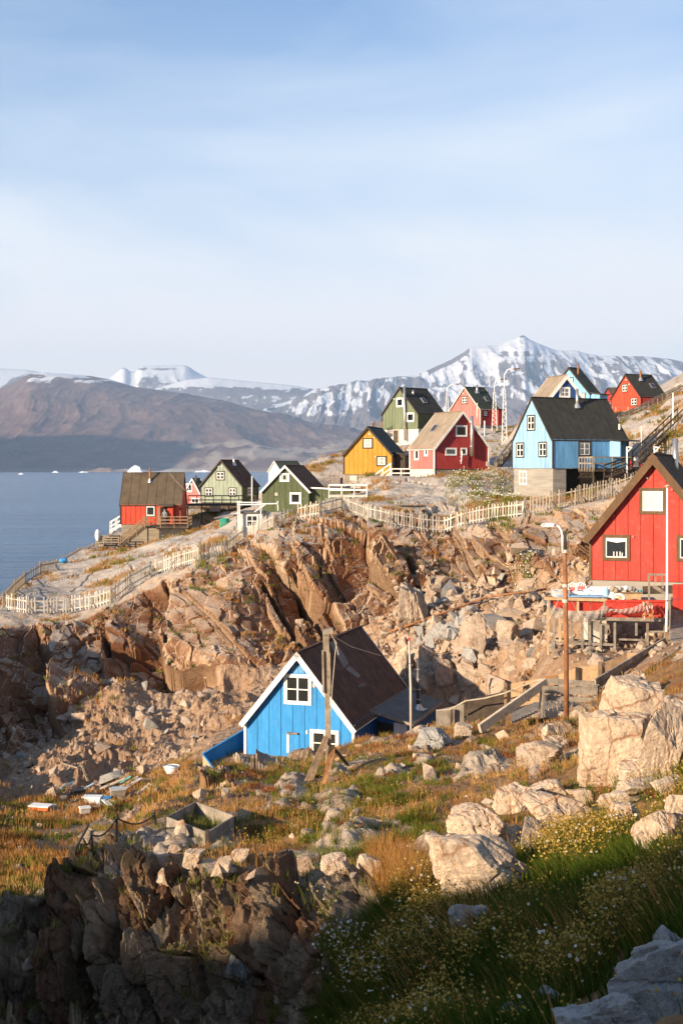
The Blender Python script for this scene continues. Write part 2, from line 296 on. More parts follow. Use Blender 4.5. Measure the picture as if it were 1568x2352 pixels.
# ------------------------------------------------------------------ the near land: one sheet of view-independent profiles
# each column: compass slope (as photo column), then knots (Y, z) from near to far; 'v' knots are given as photo row + distance
def kn(v, Y): return (Y, (V0 - v) / FV * Y)
COLS = {
 -1400: [(6, -5), (14, -9), (22, -10), (23, -9), (25, -8.4), (28, -11), (34, -12), (43, -13), (52, -12), (62, -11), (70, -10), (85, -14), (90, -16), (100, -22), (115, -30), (150, -45), (220, -70)],
 -500: [(6, -5), (14, -9.4), (22, -10.4), (23.2, -9.4), (25, -8.5), (28, -11), (34, -11.5), (43, -12.2), (52, -12.6), (61, -11.5), (69, -7.6), (84, -8.6), (90, -11), (100, -15), (112, -22), (140, -38), (220, -70)],
 -200: [(6, -4.8), (14, -9.2), (22, -10.2), (23.2, -9.4), (25, -8.4), (28, -11), (34, -11.4), (43, -12.6), (52, -14), (62, -14.6), (71, -14), (84, -10.2), (90, -10.2), (99, -11.5), (108, -14.5), (140, -34), (220, -70)],
 0: [(6, -4.5), (14, -9), kn(2370, 22.6), kn(2230, 23.3), kn(2092, 24.6), (27.5, -11), kn(2070, 34), kn(1960, 43), kn(1880, 53), kn(1815, 63), kn(1755, 73), kn(1445, 85), kn(1398, 90), kn(1372, 100), (107, -11.2), (140, -32), (220, -70)],
 90: [(6, -4.5), (14, -9), kn(2380, 22.6), kn(2210, 23.4), kn(2045, 25.2), (28, -11), kn(2035, 37), kn(1945, 45), kn(1872, 54), kn(1800, 64), kn(1715, 76), kn(1438, 87), kn(1398, 91), kn(1348, 104), kn(1310, 115), (145, -30), (220, -70)],
 170: [(6, -4.3), (14, -9), kn(2390, 22.5), kn(2190, 23.3), kn(1985, 26), (29, -10.5), kn(1985, 41), kn(1925, 47), kn(1868, 55), kn(1785, 65), kn(1675, 77), kn(1432, 88), kn(1397, 91), kn(1325, 108), kn(1258, 126), (150, -28), (220, -70)],
 240: [(6, -4.3), (14, -9), kn(2390, 22.5), kn(2190, 23.2), kn(1990, 25), kn(1935, 27.5), (33, -11.5), kn(1925, 47), kn(1860, 55), kn(1770, 66), kn(1600, 80), kn(1395, 89), kn(1385, 91.5), kn(1300, 110), kn(1220, 136), (160, -26), (220, -70)],
 310: [(6, -4.2), (14, -8.8), kn(2390, 22.4), kn(2190, 23), kn(2010, 24.3), kn(1935, 27.5), kn(1895, 31), (40, -12.4), kn(1845, 56), kn(1745, 67), kn(1560, 82), kn(1362, 90), kn(1345, 92.5), kn(1272, 114), kn(1206, 144), (170, -22), (220, -70)],
 420: [(6, -4), (13, -8.4), kn(2390, 22.2), kn(2180, 22.8), kn(2000, 24), kn(1920, 28), kn(1812, 38), (45, -12.8), kn(1800, 58), kn(1700, 69), kn(1570, 82), kn(1322, 90), kn(1300, 93), kn(1235, 116), kn(1190, 145), (180, -16), (230, -60)],
 490: [(6, -4), (13, -8.2), kn(2390, 22), kn(2180, 22.6), kn(2000, 23.8), kn(1905, 28.5), kn(1778, 41), (48, -13), kn(1762, 60), kn(1670, 71), kn(1562, 82), kn(1300, 90), kn(1268, 94), kn(1212, 118), kn(1172, 148), (185, -12), (230, -60)],
 560: [(6, -4), (13, -8), kn(2390, 21.6), kn(2170, 22.4), kn(2005, 23.5), kn(1905, 28.5), kn(1748, 43.5), (50, -13), (62, -13.9), kn(1620, 74), kn(1556, 82), kn(1280, 90), kn(1236, 96), kn(1195, 120), kn(1155, 150), (190, -10), (240, -60)],
 700: [(6, -3.9), (13, -7.6), kn(2390, 20.2), kn(2180, 21.4), kn(2030, 22.8), kn(1895, 29), kn(1741, 45.5), (52, -13), (66, -13.4), (76, -13.3), kn(1530, 83.5), kn(1225, 90.5), kn(1182, 98), kn(1158, 118), kn(1062, 138), (190, -4), (260, -50)],
 800: [(6, -3.8), (12.5, -6.6), kn(2390, 18.2), kn(2190, 20), kn(2030, 22.3), kn(1890, 29), kn(1708, 47), (53, -12.9), (66, -13.2), (77, -12.6), kn(1490, 85), kn(1205, 91), kn(1165, 99), kn(1132, 117), kn(1040, 146), (190, 2), (280, -40)],
 870: [(6, -3.6), (12, -5.9), kn(2390, 16.5), kn(2190, 19), kn(2025, 21.8), kn(1885, 28.8), kn(1694, 47), (53, -12.4), (65, -12.6), kn(1545, 77), kn(1430, 86), kn(1212, 91), kn(1165, 100), kn(1100, 114), kn(1025, 150), (190, 3), (300, -30)],
 1000: [(6, -3.4), (11.5, -5.3), kn(2390, 14.2), kn(2190, 17), kn(2025, 20.6), kn(1875, 28.4), kn(1690, 46), kn(1672, 52), kn(1610, 63), kn(1490, 75), kn(1335, 87), kn(1222, 91.5), kn(1178, 99), kn(1095, 113), kn(1000, 155), (200, 6), (300, -20)],
 1150: [(6, -3.2), (11, -4.9), kn(2390, 12.8), kn(2190, 15.6), kn(2020, 20), kn(1850, 28.6), kn(1690, 42.5), kn(1655, 49), kn(1560, 62), kn(1450, 74), kn(1342, 86), kn(1200, 90.5), kn(1165, 98), kn(1092, 111), kn(990, 150), (200, 8), (300, -10)],
 1300: [(6, -3.1), (10.5, -4.6), kn(2390, 12), kn(2190, 14.6), kn(1985, 19.8), kn(1830, 28), kn(1690, 38.5), kn(1650, 46), kn(1520, 60), kn(1430, 72), kn(1345, 83), kn(1172, 89), kn(1140, 96), kn(1085, 112), kn(965, 150), (200, 10), (300, 0)],
 1400: [(6, -3), (10, -4.4), kn(2390, 11.4), kn(2190, 14), kn(1955, 19.5), kn(1805, 27.6), kn(1665, 38), kn(1590, 45), kn(1500, 55), kn(1440, 64), (78, -6.0), kn(1150, 87), kn(1125, 95), (112, .9), kn(945, 150), (200, 12), (300, 5)],
 1500: [(6, -2.8), (9.6, -4.2), kn(2390, 10.8), kn(2180, 13.2), kn(1925, 19), kn(1780, 27.5), kn(1625, 38), kn(1520, 45), kn(1470, 52), (60, -6.4), (72, -4.8), (86, -1.5), (95, -.6), kn(1000, 112), kn(925, 150), (200, 14), (300, 10)],
 1568: [(6, -2.8), (9.4, -4.1), kn(2390, 10.4), kn(2150, 12.4), kn(1905, 18.8), kn(1760, 27.4), kn(1590, 38), kn(1485, 45), kn(1458, 52), (60, -6.1), (72, -4.2), (86, -.8), (95, .6), kn(945, 113), kn(882, 150), (200, 17), (300, 14)],
 1900: [(6, -2.5), (9, -3.6), (10.5, -4.2), (12.6, -4.1), (18.8, -4.6), (27.4, -5.2), (38, -5.4), (45, -5.2), (52, -5), (60, -4.4), (72, -2.6), (86, 1), (95, 3), (113, 9), (150, 15), (200, 22), (300, 20)],
 3000: [(6, -2), (9, -2.8), (10.5, -3.2), (12.6, -3.1), (18.8, -3.2), (27.4, -3), (38, -2.4), (45, -1.6), (52, -.8), (60, .4), (72, 3), (86, 7), (95, 9), (113, 14), (150, 22), (200, 30), (300, 30)],
}
ROWS = [6, 34, 80, 82, 56, 72, 34, 52, 64, 76, 146, 34, 46, 50, 10, 4]
ucol = np.concatenate([-1400 + np.linspace(0, 1, 34)[:-1] ** .8 * 1350, np.arange(-50, 1625, 2.7), 1625 + np.linspace(0, 1, 34)[1:] ** 1.25 * 1375])
nU = len(ucol)
ku = sorted(COLS); KN = np.array([[p for p in COLS[k]] for k in ku], float)          # columns x knots x 2
KI = np.stack([np.stack([np.interp(ucol, ku, KN[:, k, c]) for c in (0, 1)], -1) for k in range(KN.shape[1])], 1)   # nU x knots x 2
ker = np.exp(-.5 * (np.arange(-24, 25) / 9.) ** 2); ker /= ker.sum()
inside = slice(33, nU - 33)
for k in range(KI.shape[1]):
    for c in (0, 1):
        a = np.pad(KI[:, k, c], 24, mode='edge'); s_ = np.convolve(a, ker, 'valid'); KI[inside, k, c] = s_[inside]
rows, seg = [], []
for k, n in enumerate(ROWS):
    tt = np.linspace(0, 1, n, endpoint=False)
    rows.append(KI[:, k][None] * (1 - tt)[:, None, None] + KI[:, k + 1][None] * tt[:, None, None]); seg.append(k + tt)
rows.append(KI[:, -1][None]); seg.append(np.array([len(ROWS)], float))
G2 = np.concatenate(rows, 0); SEG = np.concatenate(seg)                              # nR x nU x (Y,z)
nR = len(SEG)
ker2 = np.exp(-.5 * (np.arange(-9, 10) / 3.2) ** 2); ker2 /= ker2.sum()
pad = np.pad(G2, ((9, 9), (0, 0), (0, 0)), mode='edge'); G2 = sum(pad[i:i + nR] * ker2[i] for i in range(19))
AZ = (ucol - U0) / FV
G = np.stack([AZ[None, :] * G2[..., 0], G2[..., 0], G2[..., 1]], -1)                 # nR x nU x 3
def grid_normals(g):
    dr = np.gradient(g, axis=0); dc = np.gradient(g, axis=1); n = np.cross(dc, dr); return n / (np.linalg.norm(n, axis=-1, keepdims=True) + 1e-9)
NB = grid_normals(G); NB[NB[..., 2] < -.2] *= -1
UU = np.broadcast_to(ucol[None, :], (nR, nU)); SS = np.broadcast_to(SEG[:, None], (nR, nU))
def band(a, b, w=.25): return sm(a - w, a + w, SS) * (1 - sm(b - w, b + w, SS))
lowf = fbm(G * .12, 3, 5)
# zones
w_cliff = np.clip(band(10, 11.05, .18) * (1 - sm(1410, 1480, UU)) + .85 * band(11, 12.1, .25) * sm(430, 520, UU) * (1 - sm(1040, 1100, UU)), 0, 1)
EDGE = np.interp(SS, [1.5, 2, 3, 3.6, 4.1], [690, 705, 800, 880, 960]) + 35 * fbm(G * .6, 3, 58)
w_out = band(1.6, 4.05, .18) * (1 - sm(EDGE - 30, EDGE + 60, UU)) + .75 * band(3.9, 5.0, .2) * (1 - sm(300, 380, UU)) * sm(130, 200, UU)
w_out = np.clip(w_out + .5 * band(5.6, 6.3, .3) * sm(380, 430, UU) * (1 - sm(560, 640, UU)), 0, 1)
w_scree = band(7.6, 10.1, .3) * (1 - sm(1420, 1500, UU))
w_scree = np.clip(w_scree + .0, 0, 1) * (.55 + .45 * sm(780, 900, UU) + .25 * (1 - sm(260, 380, UU)))
w_upper = band(11.2, 15, .3)
w_terr = band(4.1, 7.2, .3) + band(0, 4.1, .3) * sm(EDGE - 30, EDGE + 60, UU)
def rotc(g, lean, yaw=0.):
    x, y, z = g[..., 0], g[..., 1], g[..., 2]
    cl, sl = np.cos(lean), np.sin(lean)
    return np.stack([x * cl + z * sl, y, -x * sl + z * cl], -1)
DISP = np.zeros((nR, nU), np.float32); CELL = np.full((nR, nU), .5, np.float32)
def blocky(mask, lean, sizes, amps, seed, warp=.5, dips=(.9, .9, .9), crack=.12):
    idx = np.nonzero(mask > .01)
    g = G[idx]; w = mask[idx]
    q = rotc(g, lean[idx] if hasattr(lean, 'shape') else lean) + warp * np.stack([fbm(g * .35 + 3.1 * k, 3, seed + 20 + k) for k in range(3)], -1)
    d = np.zeros(len(w), np.float32); cell = None
    for L_, (sz, am) in enumerate(zip(sizes, amps)):
        rnd, f1, f2, off = voro(q / np.array(sz), seed + 7 * L_)
        tilt = ((rnd[:, 1:4] - .5) * off).sum(-1) * (.55 if L_ < 2 else 1.) - dips[L_] * (.3 + 1.2 * rnd[:, 3]) * off[:, 0] + .22 * off[:, 2]
        edge = f2 - f1
        d += am * ((rnd[:, 0] - .5) + tilt * .8) - am * crack * (1 - sm(0, .05, edge))
        if L_ == 0: cell = rnd[:, 2].copy()
        elif L_ == 1: cell = cell * .55 + rnd[:, 2] * .45
    DISP[idx] += d * w; CELL[idx] = cell * np.minimum(w * 2, 1) + .5 * (1 - np.minimum(w * 2, 1))
blocky(w_cliff, .08 + .40 * sm(330, 560, UU), [(4.2, 8., 9.5), (1.7, 4., 4.4), (.6, 1.2, .8)], [2.1, .75, .26], 101, .45, dips=(.9, .55, .1))
blocky(w_out, .16, [(.75, 1.6, 1.9), (.26, .7, .62), (.10, .3, .22)], [.95, .40, .12], 202, .2, dips=(.8, .5, .1))
# two long open joints that split the big slabs of the cliff
def joint(u0, v0, u1, v1, width, depth):
    pu = G[..., 0] / G[..., 1] * FV + U0; pv = V0 - G[..., 2] / G[..., 1] * FV
    tt = np.clip(((pu - u0) * (u1 - u0) + (pv - v0) * (v1 - v0)) / ((u1 - u0) ** 2 + (v1 - v0) ** 2), 0, 1)
    dx = pu - (u0 + tt * (u1 - u0)); dy = pv - (v0 + tt * (v1 - v0)); d = np.sqrt(dx * dx + dy * dy) + 3 * vnoise(G * .8, 77)
    DISP[:] -= np.where((SS > 9.7) & (SS < 12.2), depth * (1 - sm(width * .4, width, d)), 0)
joint(672, 1312, 755, 1480, 9, 1.9); joint(600, 1330, 700, 1500, 7, 1.7); joint(940, 1300, 990, 1420, 7, 1.4); joint(375, 1330, 385, 1500, 6, 1.2); joint(228, 1440, 245, 1570, 7, -.9)
idx = np.nonzero(w_scree > .01); g = G[idx]
for sz, am, sd in ((1.1, .55, 301), (.42, .26, 302)):
    rnd, f1, f2, off = voro(g / sz, sd); DISP[idx] += w_scree[idx] * am * (.45 + .55 * sm(760, 900, UU[idx])) * ((rnd[:, 0] - .3) * sm(0, .35, f2 - f1) + ((rnd[:, 1:4] - .5) * off).sum(-1) * 1.1)
    CELL[idx] = np.where(w_cliff[idx] > .5, CELL[idx], rnd[:, 2])
DISP += band(7.8, 10.2, .3) * (1 - .6 * (1 - sm(330, 450, UU)) * (1 - sm(8.4, 9., SS))) * (.9 * fbm(G * .28, 4, 61)) * (1 - sm(1380, 1460, UU)) + .75 * w_scree * (1 - sm(700, 800, UU)) * fbm(rotc(G, -.5) * np.array([.35, .35, 1.2]), 4, 66, ridge=True)
# smooth ice-worn rock on the upper slopes
hump = fbm(G * np.array([.10, .08, .1]) + 4, 4, 31)
DISP += w_upper * ((.5 + .6 * sm(260, 420, UU)) * hump + .30 * fbm(G * .45, 4, 35))
cr = voro(np.stack([G[::1, :, 0] * .16, G[..., 1] * .11, G[..., 2] * .2], -1)[330:], 41)
DISP[330:] -= (w_upper[330:] * .22 * (1 - sm(0, .03, cr[2] - cr[1])) * sm(0, .25, fbm(G[330:] * .2, 2, 44)))
DISP += w_terr * (.20 * fbm(G * .5, 4, 51) + .10 * fbm(G * 1.9, 4, 55)) + band(0, 2, .3) * .25 * fbm(G * .6, 3, 57)
# ledges of bare rock pushing through the terrace turf
rockiness = fbm(G * np.array([.75, .6, .6]), 4, 71) - .35 * band(0, 4.3, .4) * sm(850, 950, UU) - .12
DISP += w_terr * .30 * sm(.10, .45, rockiness)
DISP = np.where((SS > 10.7) & (SS < 12.6), np.minimum(DISP, .22 + .5 * sm(12.1, 12.6, SS)) + .16 * fbm(G * .9, 4, 63), DISP)
pull = 1 - .8 * band(14.5, 17, .4)
DISP *= pull
GD = G + NB * DISP[..., None]
# level building plots
PADS = [(350, 1262, 130, 5.0), (500, 1168, 143, 4.5), (672, 1178, 114, 4.2), (840, 1120, 127, 4.0), (1025, 1104, 118, 4.6), (948, 1026, 148, 4.5), (1100, 984, 168, 4.5), (1300, 1148, 103, 5.2),
        (1460, 950, 154, 4.5), (1295, 945, 138, 4.0), (448, 1160, 166, 3.0), (655, 1128, 178, 4.0), (605, 1238, 106.5, 2.6)]
PADX = [((q[0] - U0) / FV * q[2], q[2], (V0 - q[1]) / FV * q[2], q[3]) for q in PADS] + [(16.5, 61.5, -6.0, 5.0), (-.2, 62.5, -13.3, 5.6), (4.6, 64., -13.5, 3.6), (11.6, 53.5, -7.6, 2.6), (16.6, 52., -6.35, 2.0)]
for (px, py, pz_, pr) in PADX:
    d = np.hypot(GD[..., 0] - px, GD[..., 1] - py); w = 1 - sm(pr * .9, pr * 1.7, d)
    GD[..., 2] = GD[..., 2] * (1 - w) + (pz_ + .12 * DISP) * w
PU = GD[..., 0] / GD[..., 1] * FV + U0; PV = V0 - GD[..., 2] / GD[..., 1] * FV
# soil amounts
nz = fbm(GD * .35, 4, 81); nz2 = fbm(GD * 1.3, 3, 85)
SOIL = np.clip(w_terr * sm(.12, -.12, rockiness) + band(5.8, 8.6, .4) * sm(-.25, .15, nz + .3 * nz2) * (1 - .8 * w_scree) * .9, 0, 1)
SOIL = np.clip(SOIL + w_scree * sm(.02 - .3 * (1 - sm(500, 800, UU)), .3 - .3 * (1 - sm(500, 800, UU)), nz + .25 * nz2) * .85 + w_upper * sm(.06 + .10 * (1 - sm(330, 480, UU)), .22 + .10 * (1 - sm(330, 480, UU)), nz + .35 * nz2 - .25 * np.abs(hump)) * .9 + .6 * w_out * sm(.25, .4, nz2) * (NB[..., 2] > .5), 0, 1)
SOIL = np.clip(SOIL - w_cliff, 0, 1)
# split the sheet into the named pieces of land
F_r, F_c = np.meshgrid(np.arange(nR - 1), np.arange(nU - 1), indexing='ij')
def sub_sheet(name, r0, r1, mat, label, cm=None):
    r0 = int(r0); r1 = int(r1); m = np.ones((r1 - r0, nU - 1), bool) if cm is None else np.broadcast_to(cm[None, :], (r1 - r0, nU - 1))
    v = GD[r0:r1 + 1].reshape(-1, 3); rr, cc = np.nonzero(m)
    f = np.stack([rr * nU + cc, rr * nU + cc + 1, (rr + 1) * nU + cc + 1, (rr + 1) * nU + cc], -1)
    used = np.unique(f); remap = np.full(len(v), -1, np.int64); remap[used] = np.arange(len(used))
    A = {'soil': SOIL[r0:r1 + 1].reshape(-1)[used], 'cell': CELL[r0:r1 + 1].reshape(-1)[used], 'cliff': np.clip(np.maximum(np.maximum(w_cliff, w_out), w_scree * .7), 0, 1)[r0:r1 + 1].reshape(-1)[used]}
    return tag(np_mesh(name, v[used], remap[f], mat, A), label, None, None, 'structure')
rb = np.concatenate([[0], np.cumsum(ROWS)])
left = ucol[:-1] < 870
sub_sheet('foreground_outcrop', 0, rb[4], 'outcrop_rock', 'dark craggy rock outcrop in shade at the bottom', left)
sub_sheet('meadow_slope', 0, rb[4], 'terrace_ground', 'overgrown green slope at the bottom right', ~left)
sub_sheet('terrace_ground', rb[4], rb[7], 'terrace_ground', 'grassy rock terrace in front of the bright blue cabin')
sub_sheet('scree_slope', rb[7], rb[10], 'scree_rock', 'stony scree slope below the cliff')
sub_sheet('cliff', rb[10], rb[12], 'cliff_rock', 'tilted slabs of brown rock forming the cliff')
sub_sheet('hillside', rb[12], nR - 1, 'slope_rock', 'pale ice-worn rock hillside carrying the houses')
st = 2
gb = GD[::st, ::st]; nr_, nc_ = gb.shape[:2]
rr, cc = np.meshgrid(np.arange(nr_ - 1), np.arange(nc_ - 1), indexing='ij'); rr = rr.ravel(); cc = cc.ravel()
BVH = BVHTree.FromPolygons(gb.reshape(-1, 3).tolist(), np.stack([rr * nc_ + cc, rr * nc_ + cc + 1, (rr + 1) * nc_ + cc + 1, (rr + 1) * nc_ + cc], -1).tolist())
def drop(x, y, dflt=-10., top=60.):
    h = BVH.ray_cast(Vector((x, y, top)), Vector((0, 0, -1))); return h[0].z if h[0] else dflt
def hit(u, v, Ymin=1., Ymax=400., dflt=None):
    """the place on the ground seen at a photo point, between two distances; else the ground at `dflt`"""
    o = P(u, v, Ymin); h = BVH.ray_cast(o, P(u, v, 1.).normalized())
    if h[0] and h[0].y < Ymax: return h[0]
    Y = dflt or (Ymin + min(Ymax, Ymin + 20)) / 2; x = (u - U0) / FV * Y
    return Vector((x, Y, drop(x, Y)))

# land behind and beside the camera: its ridge throws the shade over the foreground
xs = np.arange(-130, 70, 1.4); ys = np.arange(-110, 7.1, 1.4); X, Yg = np.meshgrid(xs, ys, indexing='ij')
crest = [(-78, 14, -8.), (-58, 6, 1.0), (-47, 2, 3.3), (-43.6, -5.4, 7.3), (-41.6, -7.4, 7.0), (-40, -9, 6.25), (-38.4, -10.6, 6.6), (-36, -13, 8.8), (-33, -16, 10.3), (-12, -40, 17), (10, -66, 24)]
Z = np.where(X > -12, -1.9 - .02 * X, -1.9 - .33 * np.minimum(-12 - X, 24)) - .12 * np.clip(Yg + 4, 0, 12)
best = np.full(X.shape, -99.)
for (a, b) in zip(crest[:-1], crest[1:]):
    dx, dy = b[0] - a[0], b[1] - a[1]; t_ = np.clip(((X - a[0]) * dx + (Yg - a[1]) * dy) / (dx * dx + dy * dy), 0, 1)
    dd = np.hypot(X - a[0] - t_ * dx, Yg - a[1] - t_ * dy); best = np.maximum(best, a[2] + t_ * (b[2] - a[2]) - .62 * dd)
Z = np.maximum(Z, best); pz = np.stack([X, Yg, Z], -1); Z = Z + .55 * fbm(pz * .22, 5, 91) - 1.2 * sm(5.5, 7, Yg)
Z = np.minimum(Z, np.where((np.abs(X) < 6) & (Yg > -3), -1.7, 99))
a_, b_ = X.shape; i_, j_ = np.meshgrid(np.arange(a_ - 1), np.arange(b_ - 1), indexing='ij'); i_ = i_.ravel(); j_ = j_.ravel()
tag(np_mesh('hill', np.stack([X, Yg, Z], -1).reshape(-1, 3), np.stack([i_ * b_ + j_, (i_ + 1) * b_ + j_, (i_ + 1) * b_ + j_ + 1, i_ * b_ + j_ + 1], -1), 'slope_rock',
    {'soil': np.full(a_ * b_, .4), 'cell': np.full(a_ * b_, .6), 'cliff': np.zeros(a_ * b_)}), 'rocky hill rising behind the viewer', None, None, 'structure')

# ------------------------------------------------------------------ sea
SEA_Z = -32.
m, t, b = new_mat('sea_water')
n = pos_noise(t, .55, 6, .62, (.55, 1.5, 1)); n2 = pos_noise(t, .028, 5, .6, (.5, 1.7, 1)); n3 = pos_noise(t, .0022, 4, .55, (.4, 3.0, 1))
r = ramp(t, [(.35, (.035, .095, .18)), (.65, (.055, .13, .23))]); t.links.new(n3.outputs[0], r.inputs[0]); t.links.new(r.outputs[0], b.inputs['Base Color'])
b.inputs['Roughness'].default_value = .22; b.inputs['Specular IOR Level'].default_value = .5; b.inputs['IOR'].default_value = 1.33
bp = N(t, 'ShaderNodeBump', i_Strength=1., i_Distance=.55); t.links.new(n.outputs[0], bp.inputs['Height'])
b2 = N(t, 'ShaderNodeBump', i_Strength=.8, i_Distance=6.); t.links.new(n2.outputs[0], b2.inputs['Height']); t.links.new(bp.outputs[0], b2.inputs['Normal']); t.links.new(b2.outputs[0], b.inputs['Normal'])
gx = np.array([-26000, -6000, -2000, -600, -120, 0, 200, 1000, 4000, 12000, 26000.]); gy = np.array([-800, 60, 130, 300, 700, 1500, 3000, 6000, 9000, 12000, 15000, 20000, 30000.])
V_ = np.array([(x, y, SEA_Z) for x in gx for y in gy]); ny = len(gy)
F_ = np.array([(i * ny + j, (i + 1) * ny + j, (i + 1) * ny + j + 1, i * ny + j + 1) for i in range(len(gx) - 1) for j in range(ny - 1)])
tag(np_mesh('sea', V_, F_, 'sea_water'), 'calm blue fjord water', None, None, 'structure')

# ------------------------------------------------------------------ far mountains
def mtn_mat(name, low, mid, high, snow=(.66, .68, .72)):
    m, t, b = new_mat(name)
    n = pos_noise(t, .004, 7, .62); n2 = pos_noise(t, .02, 5, .7)
    r = ramp(t, [(.3, low), (.5, mid), (.7, high)]); t.links.new(n.outputs[0], r.inputs[0])
    r2 = ramp(t, [(.3, (.75, .75, .75)), (.7, (1.2, 1.2, 1.2))]); t.links.new(n2.outputs[0], r2.inputs[0])
    c = mixc(t, 1., r.outputs[0], r2.outputs[0], 'MULTIPLY')
    c = mixc(t, attr(t, 'pale'), c, (.36, .30, .24))
    n4 = pos_noise(t, .013, 9, .75, (1, .35, .6)); s1 = N(t, 'ShaderNodeMath', operation='MULTIPLY_ADD'); s1.inputs[1].default_value = 1.1; t.links.new(n4.outputs[0], s1.inputs[0]); s2 = N(t, 'ShaderNodeMath', operation='SUBTRACT'); s2.inputs[1].default_value = .55; t.links.new(attr(t, 'snow'), s1.inputs[2]); t.links.new(s1.outputs[0], s2.inputs[0])
    rs_ = ramp(t, [(.38, (0, 0, 0)), (.58, (1, 1, 1))]); t.links.new(s2.outputs[0], rs_.inputs[0])
    c = mixc(t, rs_.outputs[0], c, snow)
    t.links.new(c, b.inputs['Base Color']); b.inputs['Roughness'].default_value = .95; b.inputs['Specular IOR Level'].default_value = .05
    bp = N(t, 'ShaderNodeBump', i_Strength=.7, i_Distance=40.); t.links.new(n.outputs[0], bp.inputs['Height']); t.links.new(bp.outputs[0], b.inputs['Normal'])
mtn_mat('brown_mountain', (.115, .070, .062), (.165, .102, .086), (.215, .14, .11))
mtn_mat('snow_mountain', (.13, .115, .12), (.17, .148, .15), (.21, .185, .185))
def mountain(name, label, sky_pts, Y0, Y1, ua, ub, nu, nr, mat, snowfn, prof=1.0, gully=90., seed=0, gsc=(1 / 420., 1 / 2600.), back=3500., strata=None, fine=1630):
    u = np.concatenate([np.linspace(ua, max(ua, -50), 40, endpoint=False) if ua < -50 else [], np.linspace(max(ua, -50), min(ub, fine), nu), np.linspace(min(ub, fine), ub, 40)[1:] if ub > fine else []]); su, sv = zip(*sky_pts); cv = np.interp(u, su, sv)
    k = np.exp(-.5 * (np.arange(-6, 7) / 1.6) ** 2); k /= k.sum(); cv = np.convolve(np.pad(cv, 6, mode='edge'), k, 'valid')
    t_ = np.concatenate([np.linspace(0, 1, nr), np.linspace(1.08, 2, 8)])
    T, U_ = np.meshgrid(t_, u, indexing='ij'); az = (U_ - U0) / FV
    crest = (V0 - cv) / FV * Y1
    Yd = np.where(T <= 1, Y0 + T * (Y1 - Y0), Y1 + (T - 1) * back); Xd = az * Yd
    up = np.where(T <= 1, np.clip(T, 0, 1) ** prof, 1 - (T - 1) * .6)
    base = SEA_Z - 8 + (crest[None, :] - SEA_Z) * up
    q = np.stack([Xd * gsc[0], Yd * gsc[1], base * .0012], -1); q2 = np.stack([Xd * gsc[0] * .25, Yd * gsc[1] * 2, base * 0], -1)
    env = np.clip(T * 6, 0, 1) * np.clip((1.02 - T) * 5, .0, 1); env = np.where(T > 1, .0, env)
    g1 = fbm(q + fbm(q2, 2, seed + 9)[..., None] * .8, 5, seed, .55, ridge=True); g2 = fbm(q2, 4, seed + 3)
    z = base + env * (gully * g1 + gully * 1.1 * g2) + np.where(np.abs(T - 1) < .03, 4 * g1, 0)
    z = z + env * .22 * gully * fbm(np.stack([Xd / 240., Yd / 420., base / 260.], -1), 4, seed + 17)
    if strata is not None: z = z + env * strata * np.sin(base / 70.) * .5
    vpx = V0 - z / Yd * FV
    sn, pale = snowfn(U_, vpx, z, g1, g2, T, Xd, Yd)
    n_ = len(u); rr, cc = np.meshgrid(np.arange(len(t_) - 1), np.arange(n_ - 1), indexing='ij'); rr = rr.ravel(); cc = cc.ravel()
    o = np_mesh(name, np.stack([Xd, Yd, z], -1).reshape(-1, 3), np.stack([rr * n_ + cc, rr * n_ + cc + 1, (rr + 1) * n_ + cc + 1, (rr + 1) * n_ + cc], -1), mat,
                {'snow': np.clip(sn, 0, 1).ravel(), 'pale': np.clip(pale, 0, 1).ravel()}, smooth=True)
    return tag(o, label, None, None, 'structure')
skyA = [(-1500, 905), (-400, 900), (0, 893), (32, 878), (68, 859), (104, 855), (156, 859), (208, 864), (250, 871), (312, 889), (416, 903), (520, 922), (624, 953), (728, 974), (815, 987), (930, 1005), (1100, 1025), (1500, 1040)]
def snowA(U_, v, z, g1, g2, T, X, Y):
    n = fbm(np.stack([X / 260., Y / 500., z / 120.], -1), 4, 12)
    thr = 890 + 10 * g2; s = sm(thr + 10, thr - 22, v + 22 * n) * sm(-.05, .35, n + .3 * g1 + (872 - v) / 90.)
    pale = sm(.12, .4, n + .6 * g1) * sm(985, 1030, v) * sm(330, 470, U_) * .9 + sm(1073, 1079, v) * .35
    return s * .66, pale
mountain('mountain', 'long brown mountain slope across the fjord', skyA, 11800, 16500, -1300, 1300, 560, 112, 'brown_mountain', snowA, .95, 95, 21, (1 / 900., 1 / 5200.), fine=960)
skyB = [(-1300, 850), (-200, 850), (0, 845), (60, 849), (104, 856), (180, 868), (250, 869), (268, 855), (281, 844), (288, 843), (300, 853), (314, 853), (318, 846), (324, 840.5), (426, 838), (436, 843), (452, 854), (480, 868), (515, 886), (560, 888), (700, 893), (900, 905), (1200, 925)]
def snowB(U_, v, z, g1, g2, T, X, Y):
    n = fbm(np.stack([X / 180., Y / 900., z / 60.], -1), 4, 33)
    s = .93 - .8 * sm(0.25, .5, g1 + .3 * n) * sm(846, 870, v) * .7
    band_ = np.exp(-((v - 847.5) / 3.4) ** 2) * sm(308, 318, U_) * (1 - sm(400, 418, U_)); s -= .9 * band_ * (.7 + .6 * n)
    s -= .8 * np.exp(-((v - 844) / 4) ** 2) * np.exp(-((U_ - 284) / 6) ** 2)
    cl = sm(.0, .25, g1 * .5 + n) * sm(856, 864, v) * (1 - sm(884, 890, v)) * sm(404, 412, U_) * (1 - sm(480, 496, U_)); s -= .75 * cl
    low = sm(884, 896, v + 8 * n) * sm(420, 520, U_); s -= .85 * low
    return s, np.zeros_like(s)
